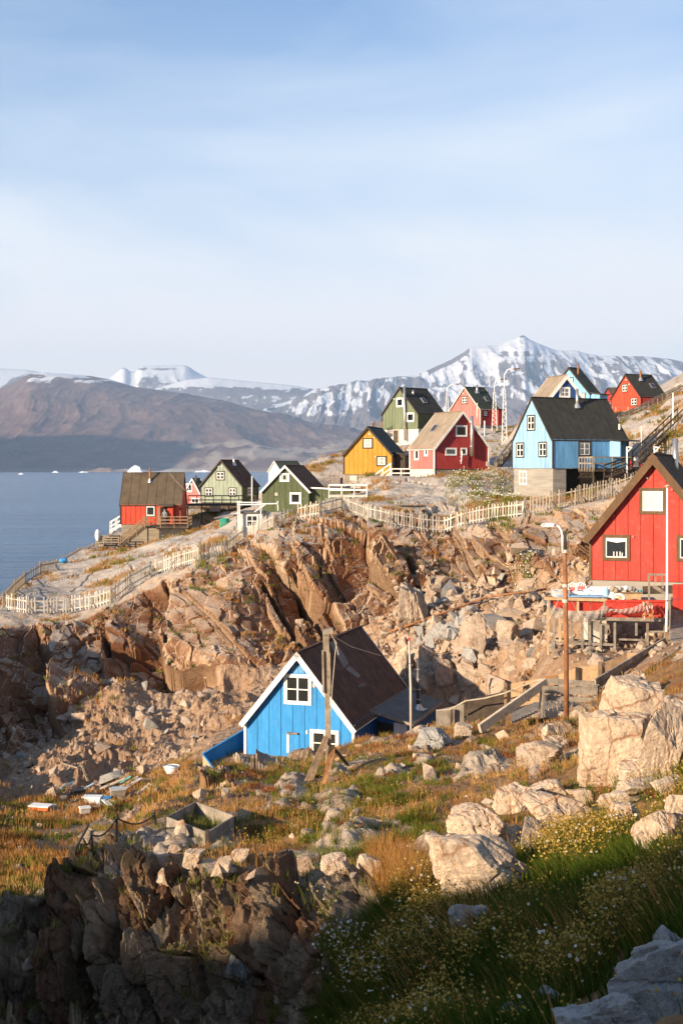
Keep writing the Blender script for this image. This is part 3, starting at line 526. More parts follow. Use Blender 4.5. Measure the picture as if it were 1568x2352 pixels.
mountain('snowy_mesa', 'flat-topped white snow mountain on the left behind the brown slope', skyB, 19500, 24500, -800, 900, 400, 64, 'snow_mountain', snowB, 1.15, 70, 41, (1 / 700., 1 / 5000.), fine=700)
skyM = [(300, 905), (430, 872), (484, 866), (572, 875.5), (650, 882), (690, 887), (722, 894), (745, 905), (900, 930), (1200, 945)]
def snowM(U_, v, z, g1, g2, T, X, Y):
    n = fbm(np.stack([X / 160., Y / 900., z / 60.], -1), 4, 36)
    s = .93 - .9 * sm(885, 893, v + 9 * n - 5 * sm(500, 600, U_)) * sm(-.25, .1, n + .2)
    return s, sm(900, 915, v) * .25
mountain('snow_plateau', 'low white snow plateau between the two snow peaks', skyM, 18500, 22500, 300, 1200, 300, 70, 'snow_mountain', snowM, 1.0, 55, 46, (1 / 600., 1 / 4000.), fine=860)
skyC = [(560, 935), (650, 925), (700, 908), (722, 893), (752, 888), (820, 875), (890, 868), (950, 862), (975, 852), (1002, 841), (1040, 824), (1065, 809), (1080, 797), (1110, 795), (1148, 791), (1172, 781), (1188, 776), (1193, 770), (1206, 770), (1210, 777), (1231, 788), (1272, 804), (1290, 806), (1319, 806), (1345, 812), (1376, 818), (1430, 818), (1480, 819), (1530, 823), (1568, 831), (1700, 845), (2200, 870), (2800, 900)]
def snowC(U_, v, z, g1, g2, T, X, Y):
    n = fbm(np.stack([X / 170. + z / 520., Y / 1500., z / 430.], -1), 5, 43); n2 = fbm(np.stack([X / 62. - z / 420., Y / 900., z / 260.], -1), 4, 48)
    line = 938 - 24 * sm(1000, 1150, U_) + 18 * sm(1300, 1500, U_) + 24 * g2
    s = sm(line + 16, line - 16, v + 30 * n + 10 * n2)
    s *= 1 - .75 * sm(.16, .46, g1 * .8 + .55 * n2) * sm(800, 850, v)
    s *= 1 - .6 * sm(.05, .3, n2 + .4 * n) * sm(797, 812, v)
    for c_, w_, a_, ua_, ub_ in ((809, 2.0, .75, 1060, 1215), (815, 3.2, .55, 1065, 1250), (788, 1.6, .5, 1160, 1230), (824, 4., .75, 1330, 1700), (838, 6, .45, 1400, 1700)):
        s *= 1 - a_ * np.exp(-((v - c_ - 3 * n) / w_) ** 2) * sm(ua_ - 8, ua_ + 8, U_) * (1 - sm(ub_ - 8, ub_ + 8, U_)) * np.clip(.8 + n2, 0, 1)
    s *= 1 - .95 * sm(1.0, .55, (v - np.interp(U_, [700, 900, 980, 1040, 1060, 1075], [0, 868, 850, 824, 812, 799])) / 14.) * (U_ > 985) * (U_ < 1078)
    s = np.maximum(s, .0) ; s *= 1 - .8 * np.exp(-((U_ - 1199) / 9.) ** 2) * sm(779, 773, v)
    return s * .95, sm(940, 990, v) * .15
mountain('snow_mountain', 'tall pointed snow-streaked mountain behind the red and green houses', skyC, 13500, 21000, 560, 2300, 620, 140, 'snow_mountain', snowC, 1.12, 150, 51, (1 / 560., 1 / 5200.))
# a headland further along the fjord, out of the picture on the left: it shades the foot of the brown slope
hx = np.linspace(-13500, -3600, 70); hy = np.linspace(7000, 11800, 40); HX, HY = np.meshgrid(hx, hy, indexing='ij')
top = np.interp(hx, [-13500, -12000, -9500, -7600, -5900, -5300, -4700, -4200, -3600], [300, 1500, 2150, 2060, 2010, 1700, 1250, 500, SEA_Z - 30])
HZ = SEA_Z - 30 + (top[:, None] - SEA_Z + 30) * np.clip(1 - np.abs(HY - 9300) / 2300., 0, 1) ** .8; HZ += 70 * fbm(np.stack([HX / 700, HY / 700, HZ / 900], -1), 4, 95) * (HZ > 0)
i_, j_ = np.meshgrid(np.arange(69), np.arange(39), indexing='ij'); i_ = i_.ravel(); j_ = j_.ravel()
tag(np_mesh('headland', np.stack([HX, HY, HZ], -1).reshape(-1, 3), np.stack([i_ * 40 + j_, (i_ + 1) * 40 + j_, (i_ + 1) * 40 + j_ + 1, i_ * 40 + j_ + 1], -1), 'brown_mountain',
    {'snow': sm(1000, 1500, HZ).ravel(), 'pale': np.zeros(HX.size)}, smooth=True), 'steep headland beside the fjord', None, None, 'structure')
# pale spit of land at the far shore
simple('shore_sand', (.42, .36, .29), .9, .25, .01)
def spit(name, u0, u1, Y, h, seed, label, col='shore_sand', depth=500):
    u = np.linspace(u0, u1, 90); tt = (u - u0) / (u1 - u0); prof = h * np.minimum(1, np.minimum(tt * 6, (1 - tt) * 4)) * (.55 + .45 * vnoise(np.stack([tt * 9, tt * 0, tt * 0 + seed], -1), seed))
    v, f = [], []
    for i, uu in enumerate(u):
        for (dy, hh) in ((0, -6), (30, .25), (depth * .4, 1.), (depth, .9), (depth * 1.2, -6)):
            Yd = Y + dy; v.append(((uu - U0) / FV * Yd, Yd, SEA_Z + (prof[i] * hh if hh > 0 else hh)))
    for i in range(89):
        for k in range(4): f.append((i * 5 + k, (i + 1) * 5 + k, (i + 1) * 5 + k + 1, i * 5 + k + 1))
    return tag(np_mesh(name, np.array(v), np.array(f), col, smooth=True), label, None, None, 'structure')
simple('shore_rock', (.30, .19, .135), .9, .35, .012)
spit('shore', 150, 300, 10800, 42, 3, 'low rocky point on the far shore', 'shore_rock'); spit('shore', 225, 620, 11100, 30, 5, 'pale sandy spit on the far shore')

# ------------------------------------------------------------------ the air of the fjord
hm = bpy.data.materials.new('fjord_haze'); hm.use_nodes = True; t = hm.node_tree; t.nodes.clear()
ho = N(t, 'ShaderNodeOutputMaterial'); hv = N(t, 'ShaderNodeVolumePrincipled')
hv.inputs['Color'].default_value = (.46, .68, 1.0, 1); hv.inputs['Density'].default_value = 3.6e-5; hv.inputs['Anisotropy'].default_value = .0
t.links.new(hv.outputs[0], ho.inputs['Volume']); MATS['fjord_haze'] = hm
hb = MB(); hb.abox(-27000, 27000, -1500, 31000, SEA_Z - 60, 2700)
tag(hb.build('haze', 'fjord_haze'), 'thin blue air over the fjord', None, None, 'stuff')
# ------------------------------------------------------------------ paints and building materials
def paint(name, c, wear=.25, worn=None, rough=.62):
    """painted boards: streaks that run down the boards, faded patches, chips of bare wood"""
    m, t, b = new_mat(name)
    n = pos_noise(t, 1.3, 5, .6, (1.6, 1.6, .35)); n2 = pos_noise(t, 14., 4, .7, (1, 1, .12)); n3 = pos_noise(t, 4., 7, .75)
    r = ramp(t, [(.3, [x * .80 for x in c]), (.55, c), (.75, [min(.9, x * 1.14 + .012) for x in c])]); t.links.new(n.outputs[0], r.inputs[0])
    r2 = ramp(t, [(.35, (.86, .86, .86)), (.65, (1.08, 1.08, 1.08))]); t.links.new(n2.outputs[0], r2.inputs[0])
    c_ = mixc(t, 1., r.outputs[0], r2.outputs[0], 'MULTIPLY')
    r3 = ramp(t, [(.55, (0, 0, 0)), (.72, (min(1, wear * 1.5),) * 3)]); t.links.new(n3.outputs[0], r3.inputs[0])
    c_ = mixc(t, r3.outputs[0], c_, worn or [min(.85, x * .6 + .16) for x in c])
    t.links.new(c_, b.inputs['Base Color']); b.inputs['Roughness'].default_value = rough; b.inputs['Specular IOR Level'].default_value = .25
    bp = N(t, 'ShaderNodeBump', i_Strength=.35, i_Distance=.01); t.links.new(n2.outputs[0], bp.inputs['Height']); t.links.new(bp.outputs[0], b.inputs['Normal'])
paint('blue_paint', (.03, .24, .56)); paint('blue_paint_faded', (.13, .33, .56)); paint('dark_blue_paint', (.012, .085, .27)); paint('red_paint', (.47, .045, .030), .35, (.62, .16, .12)); paint('deep_red_paint', (.37, .045, .040)); paint('pink_red_paint', (.55, .15, .13), .4, (.62, .28, .25))  # darker blues and deep red also paint wall shade; pink also a sunlit side
paint('light_blue_paint', (.25, .43, .62), .25, (.40, .54, .64)); paint('cyan_paint', (.20, .47, .66)); paint('navy_paint', (.020, .075, .24)); paint('yellow_paint', (.50, .235, .022), .3); paint('dark_green_paint', (.070, .086, .034), .4)  # dark green also stands for shaded side walls
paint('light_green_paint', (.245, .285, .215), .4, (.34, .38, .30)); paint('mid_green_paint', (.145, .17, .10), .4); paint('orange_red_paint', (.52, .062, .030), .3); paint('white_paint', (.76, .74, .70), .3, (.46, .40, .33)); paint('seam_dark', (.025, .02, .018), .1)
paint('off_white_paint', (.54, .49, .42), .5, (.34, .28, .22)); paint('grey_paint', (.50, .49, .475), .3); paint('brown_trim', (.115, .062, .028), .5, (.22, .14, .075)); paint('dark_trim', (.045, .032, .024), .4, (.12, .09, .06))
def wood(name, c, dark=.45):
    m, t, b = new_mat(name)
    n = pos_noise(t, 3., 6, .7, (1, 1, 1)); n2 = pos_noise(t, 30., 4, .7, (1, .25, .25))
    r = ramp(t, [(.3, [x * dark for x in c]), (.6, c), (.8, [min(.8, x * 1.2) for x in c])]); t.links.new(n.outputs[0], r.inputs[0])
    r2 = ramp(t, [(.3, (.7, .7, .7)), (.7, (1.15, 1.15, 1.15))]); t.links.new(n2.outputs[0], r2.inputs[0])
    t.links.new(mixc(t, 1., r.outputs[0], r2.outputs[0], 'MULTIPLY'), b.inputs['Base Color']); b.inputs['Roughness'].default_value = .85; b.inputs['Specular IOR Level'].default_value = .15
    bp = N(t, 'ShaderNodeBump', i_Strength=.4, i_Distance=.01); t.links.new(n2.outputs[0], bp.inputs['Height']); t.links.new(bp.outputs[0], b.inputs['Normal'])
wood('grey_wood', (.33, .28, .225)); wood('brown_wood', (.30, .20, .12)); wood('dark_wood', (.10, .075, .055)); wood('plywood', (.56, .37, .21), .75); wood('driftwood', (.36, .29, .21)); wood('pale_wood', (.55, .46, .35), .7)
simple('black_felt', (.030, .030, .026), .8, .35, 1.5, (1, 1, 1), .2, dirt=(.07, .06, .045)); simple('brown_felt', (.095, .070, .045), .85, .25, 1.2, bump=.2, dirt=(.14, .105, .07)); simple('dark_green_roof', (.032, .040, .030), .7, .3, 1.); simple('tan_roof', (.27, .215, .16), .85, .2, 1.2, bump=.2, dirt=(.18, .14, .1))
simple('rust_roof', (.062, .030, .018), .8, .6, 1.6, (1, 1, 1), .25, dirt=(.15, .062, .025), dirt_amt=.8); simple('grey_felt', (.10, .10, .095), .8, .25, 2.); simple('roof_patch', (.17, .155, .135), .8, .25, 2.)
simple('concrete', (.28, .255, .22), .9, .2, 1.2, (.4, .4, 3.), .25, dirt=(.20, .17, .13)); simple('pale_concrete', (.56, .50, .43), .9, .15, 1., dirt=(.40, .33, .26)); simple('dark_concrete', (.25, .21, .155), .9, .25, 1.5, (.4, .4, 3.), .25, dirt=(.13, .10, .07)); simple('grey_render', (.50, .48, .45), .9, .12, 1., dirt=(.36, .33, .28))
simple('steel', (.52, .50, .47), .38, .12, 4., metal=.85); simple('dark_steel', (.10, .10, .10), .5, .3, 4., metal=.5); simple('white_pole_paint', (.76, .75, .72), .5, .1, 3.); simple('rust_pole', (.25, .105, .045), .85, .5, 2.2, (1, 1, .5), .3, dirt=(.40, .25, .15), dirt_amt=.7)
simple('cloth_white', (.72, .72, .68), .9, .12, 9., (1, 1, .2)); simple('interior_dark', (.018, .016, .014), .9, .3, 2.); simple('net_cord', (.40, .36, .32), .9, .25, 8.); simple('black_plastic', (.02, .02, .02), .6, .2, 3.); simple('white_plastic', (.74, .74, .71), .5, .08, 3.)
simple('turquoise_plastic', (.06, .36, .42), .5, .2, 3.); simple('green_tarp', (.02, .24, .16), .5, .25, 3., bump=.4); simple('blue_plastic', (.03, .20, .42), .5, .2, 3.); simple('orange_plastic', (.62, .12, .03), .5, .2, 3.); simple('red_plastic', (.5, .03, .03), .5, .2, 3.); simple('iceberg_ice', (.82, .86, .90), .5, .06, .05)
simple('asphalt', (.055, .055, .055), .9, .25, 2.); simple('orange_lichen_wood', (.36, .16, .06), .9, .4, 3.)
m, t, b = new_mat('window_glass'); b.inputs['Base Color'].default_value = (.020, .022, .022, 1); b.inputs['Roughness'].default_value = .06; b.inputs['Specular IOR Level'].default_value = .6
n = pos_noise(t, 2.5, 2, .5); bp = N(t, 'ShaderNodeBump', i_Strength=.06, i_Distance=.02); t.links.new(n.outputs[0], bp.inputs['Height']); t.links.new(bp.outputs[0], b.inputs['Normal'])
m = bpy.data.materials.new('clear_glass'); m.use_nodes = True; t = m.node_tree; t.nodes.clear(); MATS['clear_glass'] = m
o_ = N(t, 'ShaderNodeOutputMaterial'); a_ = N(t, 'ShaderNodeBsdfTransparent'); g_ = N(t, 'ShaderNodeBsdfGlossy', i_Roughness=.03); fr = N(t, 'ShaderNodeFresnel', i_IOR=1.5); mx = N(t, 'ShaderNodeMixShader')
a_.inputs[0].default_value = (.93, .95, .94, 1); t.links.new(fr.outputs[0], mx.inputs[0]); t.links.new(a_.outputs[0], mx.inputs[1]); t.links.new(g_.outputs[0], mx.inputs[2]); t.links.new(mx.outputs[0], o_.inputs[0])
m = bpy.data.materials.new('fine_net'); m.use_nodes = True; t = m.node_tree; t.nodes.clear(); MATS['fine_net'] = m
o_ = N(t, 'ShaderNodeOutputMaterial'); a_ = N(t, 'ShaderNodeBsdfTransparent'); g_ = N(t, 'ShaderNodeBsdfDiffuse'); g_.inputs[0].default_value = (.40, .36, .32, 1); mx = N(t, 'ShaderNodeMixShader')
nn = pos_noise(t, 6., 4, .7, (1, 1, .4)); rr_ = ramp(t, [(.3, (.25, .25, .25)), (.7, (.7, .7, .7))]); t.links.new(nn.outputs[0], rr_.inputs[0]); t.links.new(rr_.outputs[0], mx.inputs[0]); t.links.new(a_.outputs[0], mx.inputs[1]); t.links.new(g_.outputs[0], mx.inputs[2]); t.links.new(mx.outputs[0], o_.inputs[0])
m = m.copy(); m.name = 'dark_net'; MATS['dark_net'] = m
for q in m.node_tree.nodes:
    if q.type == 'BSDF_DIFFUSE': q.inputs[0].default_value = (.06, .05, .035, 1)
    if q.type == 'VALTORGB': q.color_ramp.elements[0].color = (.3, .3, .3, 1); q.color_ramp.elements[1].color = (.55, .55, .55, 1)

UP = Vector((0, 0, 1))
def ray_plane(u, v, pt, nrm):
    d = P(u, v, 1.); return d * (Vector(pt).dot(nrm) / d.dot(nrm))
class House:
    def __init__(s, name, label, YC, uC, uG, v_eave, v_apex, v_base, v_found, W=None, phi=None, L=None, uS=None, gnear=False, ov=.28, og=.25, sdir=None):
        s.C = Vector(((uC - U0) / FV * YC, YC, 0)); aG = (uG - U0) / FV
        if phi is None:
            k = aG * YC - s.C.x; c = max(-1, min(1, k / (W * math.sqrt(1 + aG * aG)))); dl = math.atan(aG)
            cand = [math.acos(c) - dl, -math.acos(c) - dl]; phi = cand[1] if gnear else cand[0]
        else: phi = R(phi)
        s.g = Vector((math.cos(phi), math.sin(phi), 0))
        if W is None: W = (aG * YC - s.C.x) / (s.g.x - aG * s.g.y)
        s.s = Vector((-s.g.y, s.g.x, 0));
        if (s.s.x * sdir < 0) if sdir else (s.s.y < 0): s.s = -s.s
        if L is None:
            aS = (uS - U0) / FV; L = (aS * YC - s.C.x) / (s.s.x - aS * s.s.y)
        s.W, s.L = W, L; z = lambda v: (V0 - v) / FV * YC
        M = s.C + s.g * W / 2
        s.ze, s.zb, s.zf = z(v_eave), z(v_base), z(v_found); s.za = (V0 - v_apex) / FV * (M.y - og * s.s.y)
        s.ov, s.og = ov, og
        s.root = thing(name, (s.C + s.g * W / 2 + s.s * L / 2) + UP * s.zf, label, 'house'); s.F = {'g': (s.C, s.g, -s.s), 's': (s.C, s.s, -s.g), 'h': (s.C + s.g * W, s.s, s.g)}
    def pt(s, face, a, h, d=0.):
        o, ax, n = s.F[face]; return o + ax * a + n * d + UP * h
    def loc(s, face, u, v, d=0.):
        o, ax, n = s.F[face]; q = ray_plane(u, v, o + n * d, n); return (q - o).dot(ax), q.z
    def roof_h(s, a):   # underside of the roof over the gable
        W = s.W; return s.ze + (s.za - .12 - s.ze) * (1 - abs(a - W / 2) / (W / 2))
    def shell(s, wall, trim, roof, found, bw=.55, barge=.20, boards=True, corner=None, felt=.9, seams=True, fascia=None, wall_s=None, foot=1.2, patch=None):
        W, L, C, g, s_ = s.W, s.L, s.C, s.g, s.s; r = s.root; th = s.za - s.ze
        m = MB(); m.prism([C + UP * s.zb, C + g * W + UP * s.zb, C + g * W + UP * s.ze, C + g * W / 2 + UP * (s.za - .14), C + UP * s.ze], s_ * L)
        m.build('wall', 'seam_dark', r)
        if found:
            m = MB(); i = .06; a = C + g * i + s_ * i; m.hexa([a + UP * (s.zf - foot), a + g * (W - 2 * i) + UP * (s.zf - foot), a + g * (W - 2 * i) + s_ * (L - 2 * i) + UP * (s.zf - foot), a + s_ * (L - 2 * i) + UP * (s.zf - foot),
                        a + UP * (s.zb - .004), a + g * (W - 2 * i) + UP * (s.zb - .004), a + g * (W - 2 * i) + s_ * (L - 2 * i) + UP * (s.zb - .004), a + s_ * (L - 2 * i) + UP * (s.zb - .004)])
            m.build('foundation', found, r)
        # cladding boards, each one a piece
        for face, ln in (('g', W), ('s', L), ('h', L)):
            n = max(2, round(ln / bw)); w = ln / n
            for k in range(n):
                a0, a1 = k * w + .012, (k + 1) * w - .012; m = MB(); zl = s.zb + .01 + random.uniform(-.006, .006)
                if face == 'g':
                    poly = [(a0, zl), (a1, zl), (a1, s.roof_h(a1) - .02)] + ([(W / 2, s.roof_h(W / 2) - .02)] if a0 < W / 2 < a1 else []) + [(a0, s.roof_h(a0) - .02)]
                else: poly = [(a0, zl), (a1, zl), (a1, s.ze - .01), (a0, s.ze - .01)]
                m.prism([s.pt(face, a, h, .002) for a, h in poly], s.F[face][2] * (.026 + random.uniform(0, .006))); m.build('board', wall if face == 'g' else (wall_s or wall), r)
        # roof: two slopes with a real edge
        sl = math.hypot(W / 2, th); ux = (W / 2) / sl; uz = th / sl; ro = None
        for sd in (0, 1):
            e0 = C + g * (W if sd else 0); out = g * (1 if sd else -1)
            nrm = (out * uz + UP * ux).normalized(); dn = (out * ux - UP * uz)
            rid = C + g * W / 2 + UP * s.za; Lr = sl + s.ov
            a = rid - s_ * s.og; b = rid + s_ * (L + s.og); m = MB(); q = [a, b, b + dn * Lr, a + dn * Lr]
            m.prism([p - nrm * .09 for p in q], nrm * .09); o = m.build('roof', roof, r); ro = ro or o
            if seams and felt:
                n = max(3, round((L + 2 * s.og) / felt))
                for k in range(1, n):
                    p = a + (b - a) * (k / n) + nrm * .002; m = MB(); m.bar(p + nrm * .013, p + dn * Lr * .995 + nrm * .013, .045, .024, up=nrm); m.build('roof_seam', roof, o)
            if barge:
                for bb, off in ((a, -s_), (b, s_)):
                    m = MB(); p0 = bb - nrm * (barge / 2 - .02) + off * .016; m.bar(p0, p0 + dn * (Lr + .03), .028, barge, up=nrm); m.build('bargeboard', trim, r)
            m = MB(); p0 = a + dn * (Lr + .005) - nrm * .055; m.bar(p0, p0 + (b - a), .022, .12, up=nrm); m.build('fascia', fascia or trim, r)
        m = MB(); rid = C + g * W / 2 + UP * (s.za + .02); m.bar(rid - s_ * s.og, rid + s_ * (L + s.og), .2, .035); m.build('ridge_cap', roof, r)
        if corner:
            for (a, b) in ((0, 0), (W, 0), (0, L)):
                p = C + g * a + s_ * b - g * (.02 if a == 0 else -.02) - s_ * (.02 if b == 0 else -.02); m = MB(); m.box(p + UP * ((s.zb + s.ze) / 2 - .015), g * .06, s_ * .06, UP * ((s.ze - s.zb) / 2 - .03)); m.build('corner_board', corner, r)
        return s
    def window(s, face, rect, outer='dark_trim', sash='white_paint', cols=2, rows=2, fw=.10, curtain=False, sw=.06, d0=.037, sill=False, name='window'):
        (u0, v0), (u1, v1) = rect; a0, h1 = s.loc(face, u0, v0); a1, h0 = s.loc(face, u1, v1)
        if a0 > a1: a0, a1 = a1, a0
        o, ax, n = s.F[face]
        def frame(nm, x0, x1, y0, y1, w, d, dep, mat, par, cr=(0, 0)):
            m = MB(); pp = lambda a, h: s.pt(face, a, h, d)
            def slab(xa, xb, ya, yb, dd=0.): m.prism([s.pt(face, xa, ya, d + dd), s.pt(face, xb, ya, d + dd), s.pt(face, xb, yb, d + dd), s.pt(face, xa, yb, d + dd)], n * dep)
            slab(x0, x1, y0, y0 + w); slab(x0, x1, y1 - w, y1); slab(x0, x0 + w, y0 + w, y1 - w); slab(x1 - w, x1, y0 + w, y1 - w)
            return m.build(nm, mat, par)
        wd = frame(name, a0, a1, h0, h1, fw, d0, .045, outer, s.root)
        i = fw * .92
        if sash: frame('sash', a0 + i, a1 - i, h0 + i, h1 - i, sw, d0, .028, sash, wd); j = i + sw * .9
        else: j = i
        m = MB(); m.prism([s.pt(face, *q, d0 + (.012 if curtain else .004)) for q in ((a0 + j, h0 + j), (a1 - j, h0 + j), (a1 - j, h1 - j), (a0 + j, h1 - j))], n * .006)
        if curtain:
            m2 = MB(); xs_ = np.linspace(a0 + j, a1 - j, 26); pts = []
            for k, x in enumerate(xs_): pts.append((x, d0 + .004 + .003 * math.sin(k * 1.9) + .002 * math.sin(k * .7)))
            gap = (a0 + a1) / 2
            vv = []; ff = []
            for x, dd in pts: vv += [s.pt(face, x, h0 + j, dd), s.pt(face, x, h1 - j, dd)]
            for k in range(25):
                if curtain == 'half' and abs((xs_[k] + xs_[k + 1]) / 2 - gap) < (a1 - a0) * .13: continue
                ff.append((2 * k, 2 * k + 2, 2 * k + 3, 2 * k + 1))
            m2.add(vv, ff).build('curtain', 'cloth_white', wd)
            m.build('pane', 'clear_glass', wd)
        else: m.build('pane', 'window_glass', wd)
        for k in range(1, cols):
            x = a0 + (a1 - a0) * k / cols; mm = MB(); mm.prism([s.pt(face, *q, d0 + .012) for q in ((x - sw * .6, h0 + i), (x + sw * .6, h0 + i), (x + sw * .6, h1 - i), (x - sw * .6, h1 - i))], n * .02); mm.build('mullion', sash or outer, wd)
        for k in range(1, rows):
            y = h0 + (h1 - h0) * k / rows; mm = MB(); mm.prism([s.pt(face, *q, d0 + .0125) for q in ((a0 + i, y - sw * .42), (a1 - i, y - sw * .42), (a1 - i, y + sw * .42), (a0 + i, y + sw * .42))], n * .0185); mm.build('glazing_bar', sash or outer, wd)
        if sill:
            mm = MB(); mm.box(s.pt(face, (a0 + a1) / 2, h0 - .03, d0 + .03), ax * ((a1 - a0) / 2 + .03), n * .05, UP * .02); mm.build('sill', outer, wd)
        return wd
    def panel(s, face, rect, mat, name, d=.032, t=.02, parent=None):
        (u0, v0), (u1, v1) = rect; a0, h1 = s.loc(face, u0, v0); a1, h0 = s.loc(face, u1, v1); m = MB()
        m.prism([s.pt(face, a0, h0, d), s.pt(face, a1, h0, d), s.pt(face, a1, h1, d), s.pt(face, a0, h1, d)], s.F[face][2] * t); return m.build(name, mat, parent or s.root)
    def door(s, face, rect, mat, frame='dark_trim', d=.032):
        o = s.panel(face, rect, mat, 'door', d, .03); (u0, v0), (u1, v1) = rect; a0, h1 = s.loc(face, u0, v0); a1, h0 = s.loc(face, u1, v1); m = MB(); n = s.F[face][2]
        if a0 > a1: a0, a1 = a1, a0
        for xa, xb, ya, yb in ((a0 - .08, a0 - .002, h0, h1 + .08), (a1 + .002, a1 + .08, h0, h1 + .08), (a0, a1, h1 + .002, h1 + .08)): m.prism([s.pt(face, xa, ya, d), s.pt(face, xb, ya, d), s.pt(face, xb, yb, d), s.pt(face, xa, yb, d)], n * .05)
        m.build('door_frame', frame, o); m = MB(); m.bar(s.pt(face, a0 + .1, (h0 + h1) / 2, d + .06), s.pt(face, a0 + .2, (h0 + h1) / 2, d + .06), .03, .03); m.build('handle', 'steel', o); return o
    def chimney(s, base, top_v, r=.09, mat='steel', slope='s', flash=True):
        """base: photo point on the visible slope"""
        W, th = s.W, s.za - s.ze; out = -s.g if slope == 's' else s.g
        nrm = (out * th + UP * W / 2).normalized(); q = ray_plane(base[0], base[1], s.C + s.g * W / 2 + UP * s.za, nrm); z1 = (V0 - top_v) / FV * q.y
        m = MB(); m.tube([q - UP * .25, Vector((q.x, q.y, z1))], r, 10); o = m.build('chimney', mat, s.root, smooth=True)
        m = MB(); m.tube([Vector((q.x, q.y, z1 + .03)), Vector((q.x, q.y, z1 + .08))], [r * 1.25, r * .6], 10); m.build('chimney_cap', mat, o)
        if flash: m = MB(); m.tube([q - UP * .12, q + UP * .28], [r * 2.6, r * 1.15], 12, False); m.build('chimney_flashing', 'steel', o)
    def wall_pipe(s, face, p0, p1, r=.07, mat='steel', d=.16):
        a0, h0 = s.loc(face, *p0, d); a1, h1 = s.loc(face, *p1, d); m = MB(); m.tube([s.pt(face, a0, h0, d), s.pt(face, a0 * .5 + a1 * .5, (h0 + h1) / 2, d), s.pt(face, a1, h1, d)], r, 10); o = m.build('flue_pipe', mat, s.root, smooth=True)
        for f in (.25, .55, .85):
            m = MB(); c = s.pt(face, a0 + (a1 - a0) * f, h0 + (h1 - h0) * f, d); m.tube([c - UP * .03, c + UP * .03], r * 1.2, 10); m.bar(c, c - s.F[face][2] * d, .03, .03); m.build('pipe_bracket', mat, o)
    def skylight(s, p0, p1, slope='s'):
        W, th = s.W, s.za - s.ze; out = -s.g if slope == 's' else s.g; nrm = (out * th + UP * W / 2).normalized(); dn = (out * W / 2 - UP * th).normalized(); o0 = s.C + s.g * W / 2 + UP * s.za
        c = (ray_plane(*p0, o0, nrm) + ray_plane(*p1, o0, nrm)) / 2; m = MB(); m.box(c + nrm * .05, s.s * .33, dn * .42, nrm * .05); o = m.build('skylight', 'steel', s.root); m = MB(); m.box(c + nrm * .103, s.s * .26, dn * .34, nrm * .004); m.build('pane', 'window_glass', o)
    def lamp(s, face, p, mat='white_plastic', k=.07):
        a, h = s.loc(face, *p); m = MB(); m.box(s.pt(face, a, h, .06), s.F[face][1] * k, s.F[face][2] * .045, UP * k); m.build('wall_lamp', mat, s.root)
def rc(c, x0, y0, x1, y1): return (D(c, x0, y0), D(c, x1, y1))

# ------------------------------------------------------------------ the houses
# bright blue cabin in front
H1 = House('cabin', 'bright blue cabin with white trim and rusty roof standing in the hollow', 58, D(11, 1008, 0)[0], D(11, 394, 0)[0], D(11, 0, 706)[1], D(11, 0, 296)[1], D(11, 0, 930)[1], D(11, 0, 960)[1], phi=162.5, L=9.6, ov=.34, og=.3)
H1.shell('blue_paint', 'white_paint', 'rust_roof', 'concrete', .58, .24, corner='white_paint', seams=False, wall_s='dark_blue_paint')  # side boards darker blue: the wall's shade is in the colour
H1.window('g', rc(11, 612, 416, 772, 600), 'white_paint', 'white_paint', 2, 2, .12); H1.window('g', rc(11, 763, 735, 928, 900), 'white_paint', 'white_paint', 2, 2, .12)
H1.panel('g', rc(11, 630, 752, 694, 765), 'grey_wood', 'drip_board', .03, .12); H1.panel('g', rc(11, 630, 766, 643, 870), 'white_paint', 'door_jamb', .03, .05)
H1.panel('g', rc(11, 645, 766, 700, 900), 'blue_paint', 'hatch', .031, .03); H1.panel('g', rc(11, 695, 348, 708, 370), 'interior_dark', 'vent_hole', .033, .01); H1.panel('g', rc(11, 776, 472, 792, 497), 'grey_paint', 'patch_plate', .033, .02); H1.panel('g', rc(11, 738, 742, 750, 764), 'grey_paint', 'lamp_plate', .033, .03)
for k in (0, 1):
    x0, x1 = (625, 692) if k == 0 else (697, 758); H1.panel('g', rc(11, x0 + (34 if k == 0 else 0), 372, x1 - (0 if k == 0 else 34), 414), 'blue_paint_faded', 'faded_board', .0335, .004)
nr1 = (-H1.g * (H1.za - H1.ze) + UP * H1.W / 2).normalized(); o1 = H1.C + H1.g * H1.W / 2 + UP * H1.za
for quad in (((868, 240), (905, 232), (982, 360), (955, 388)), ((962, 392), (985, 372), (1050, 430), (1035, 445)), ((1030, 490), (1062, 470), (1085, 480), (1040, 500)), ((1100, 628), (1330, 490), (1322, 508), (1120, 655))):
    m = MB(); pts = [ray_plane(*D(11, *q), o1, nr1) for q in quad]; m.prism([p + nr1 * .004 for p in pts], nr1 * .014); m.build('roof_patch', 'roof_patch' if quad[0][0] < 1000 else 'grey_felt', H1.root)
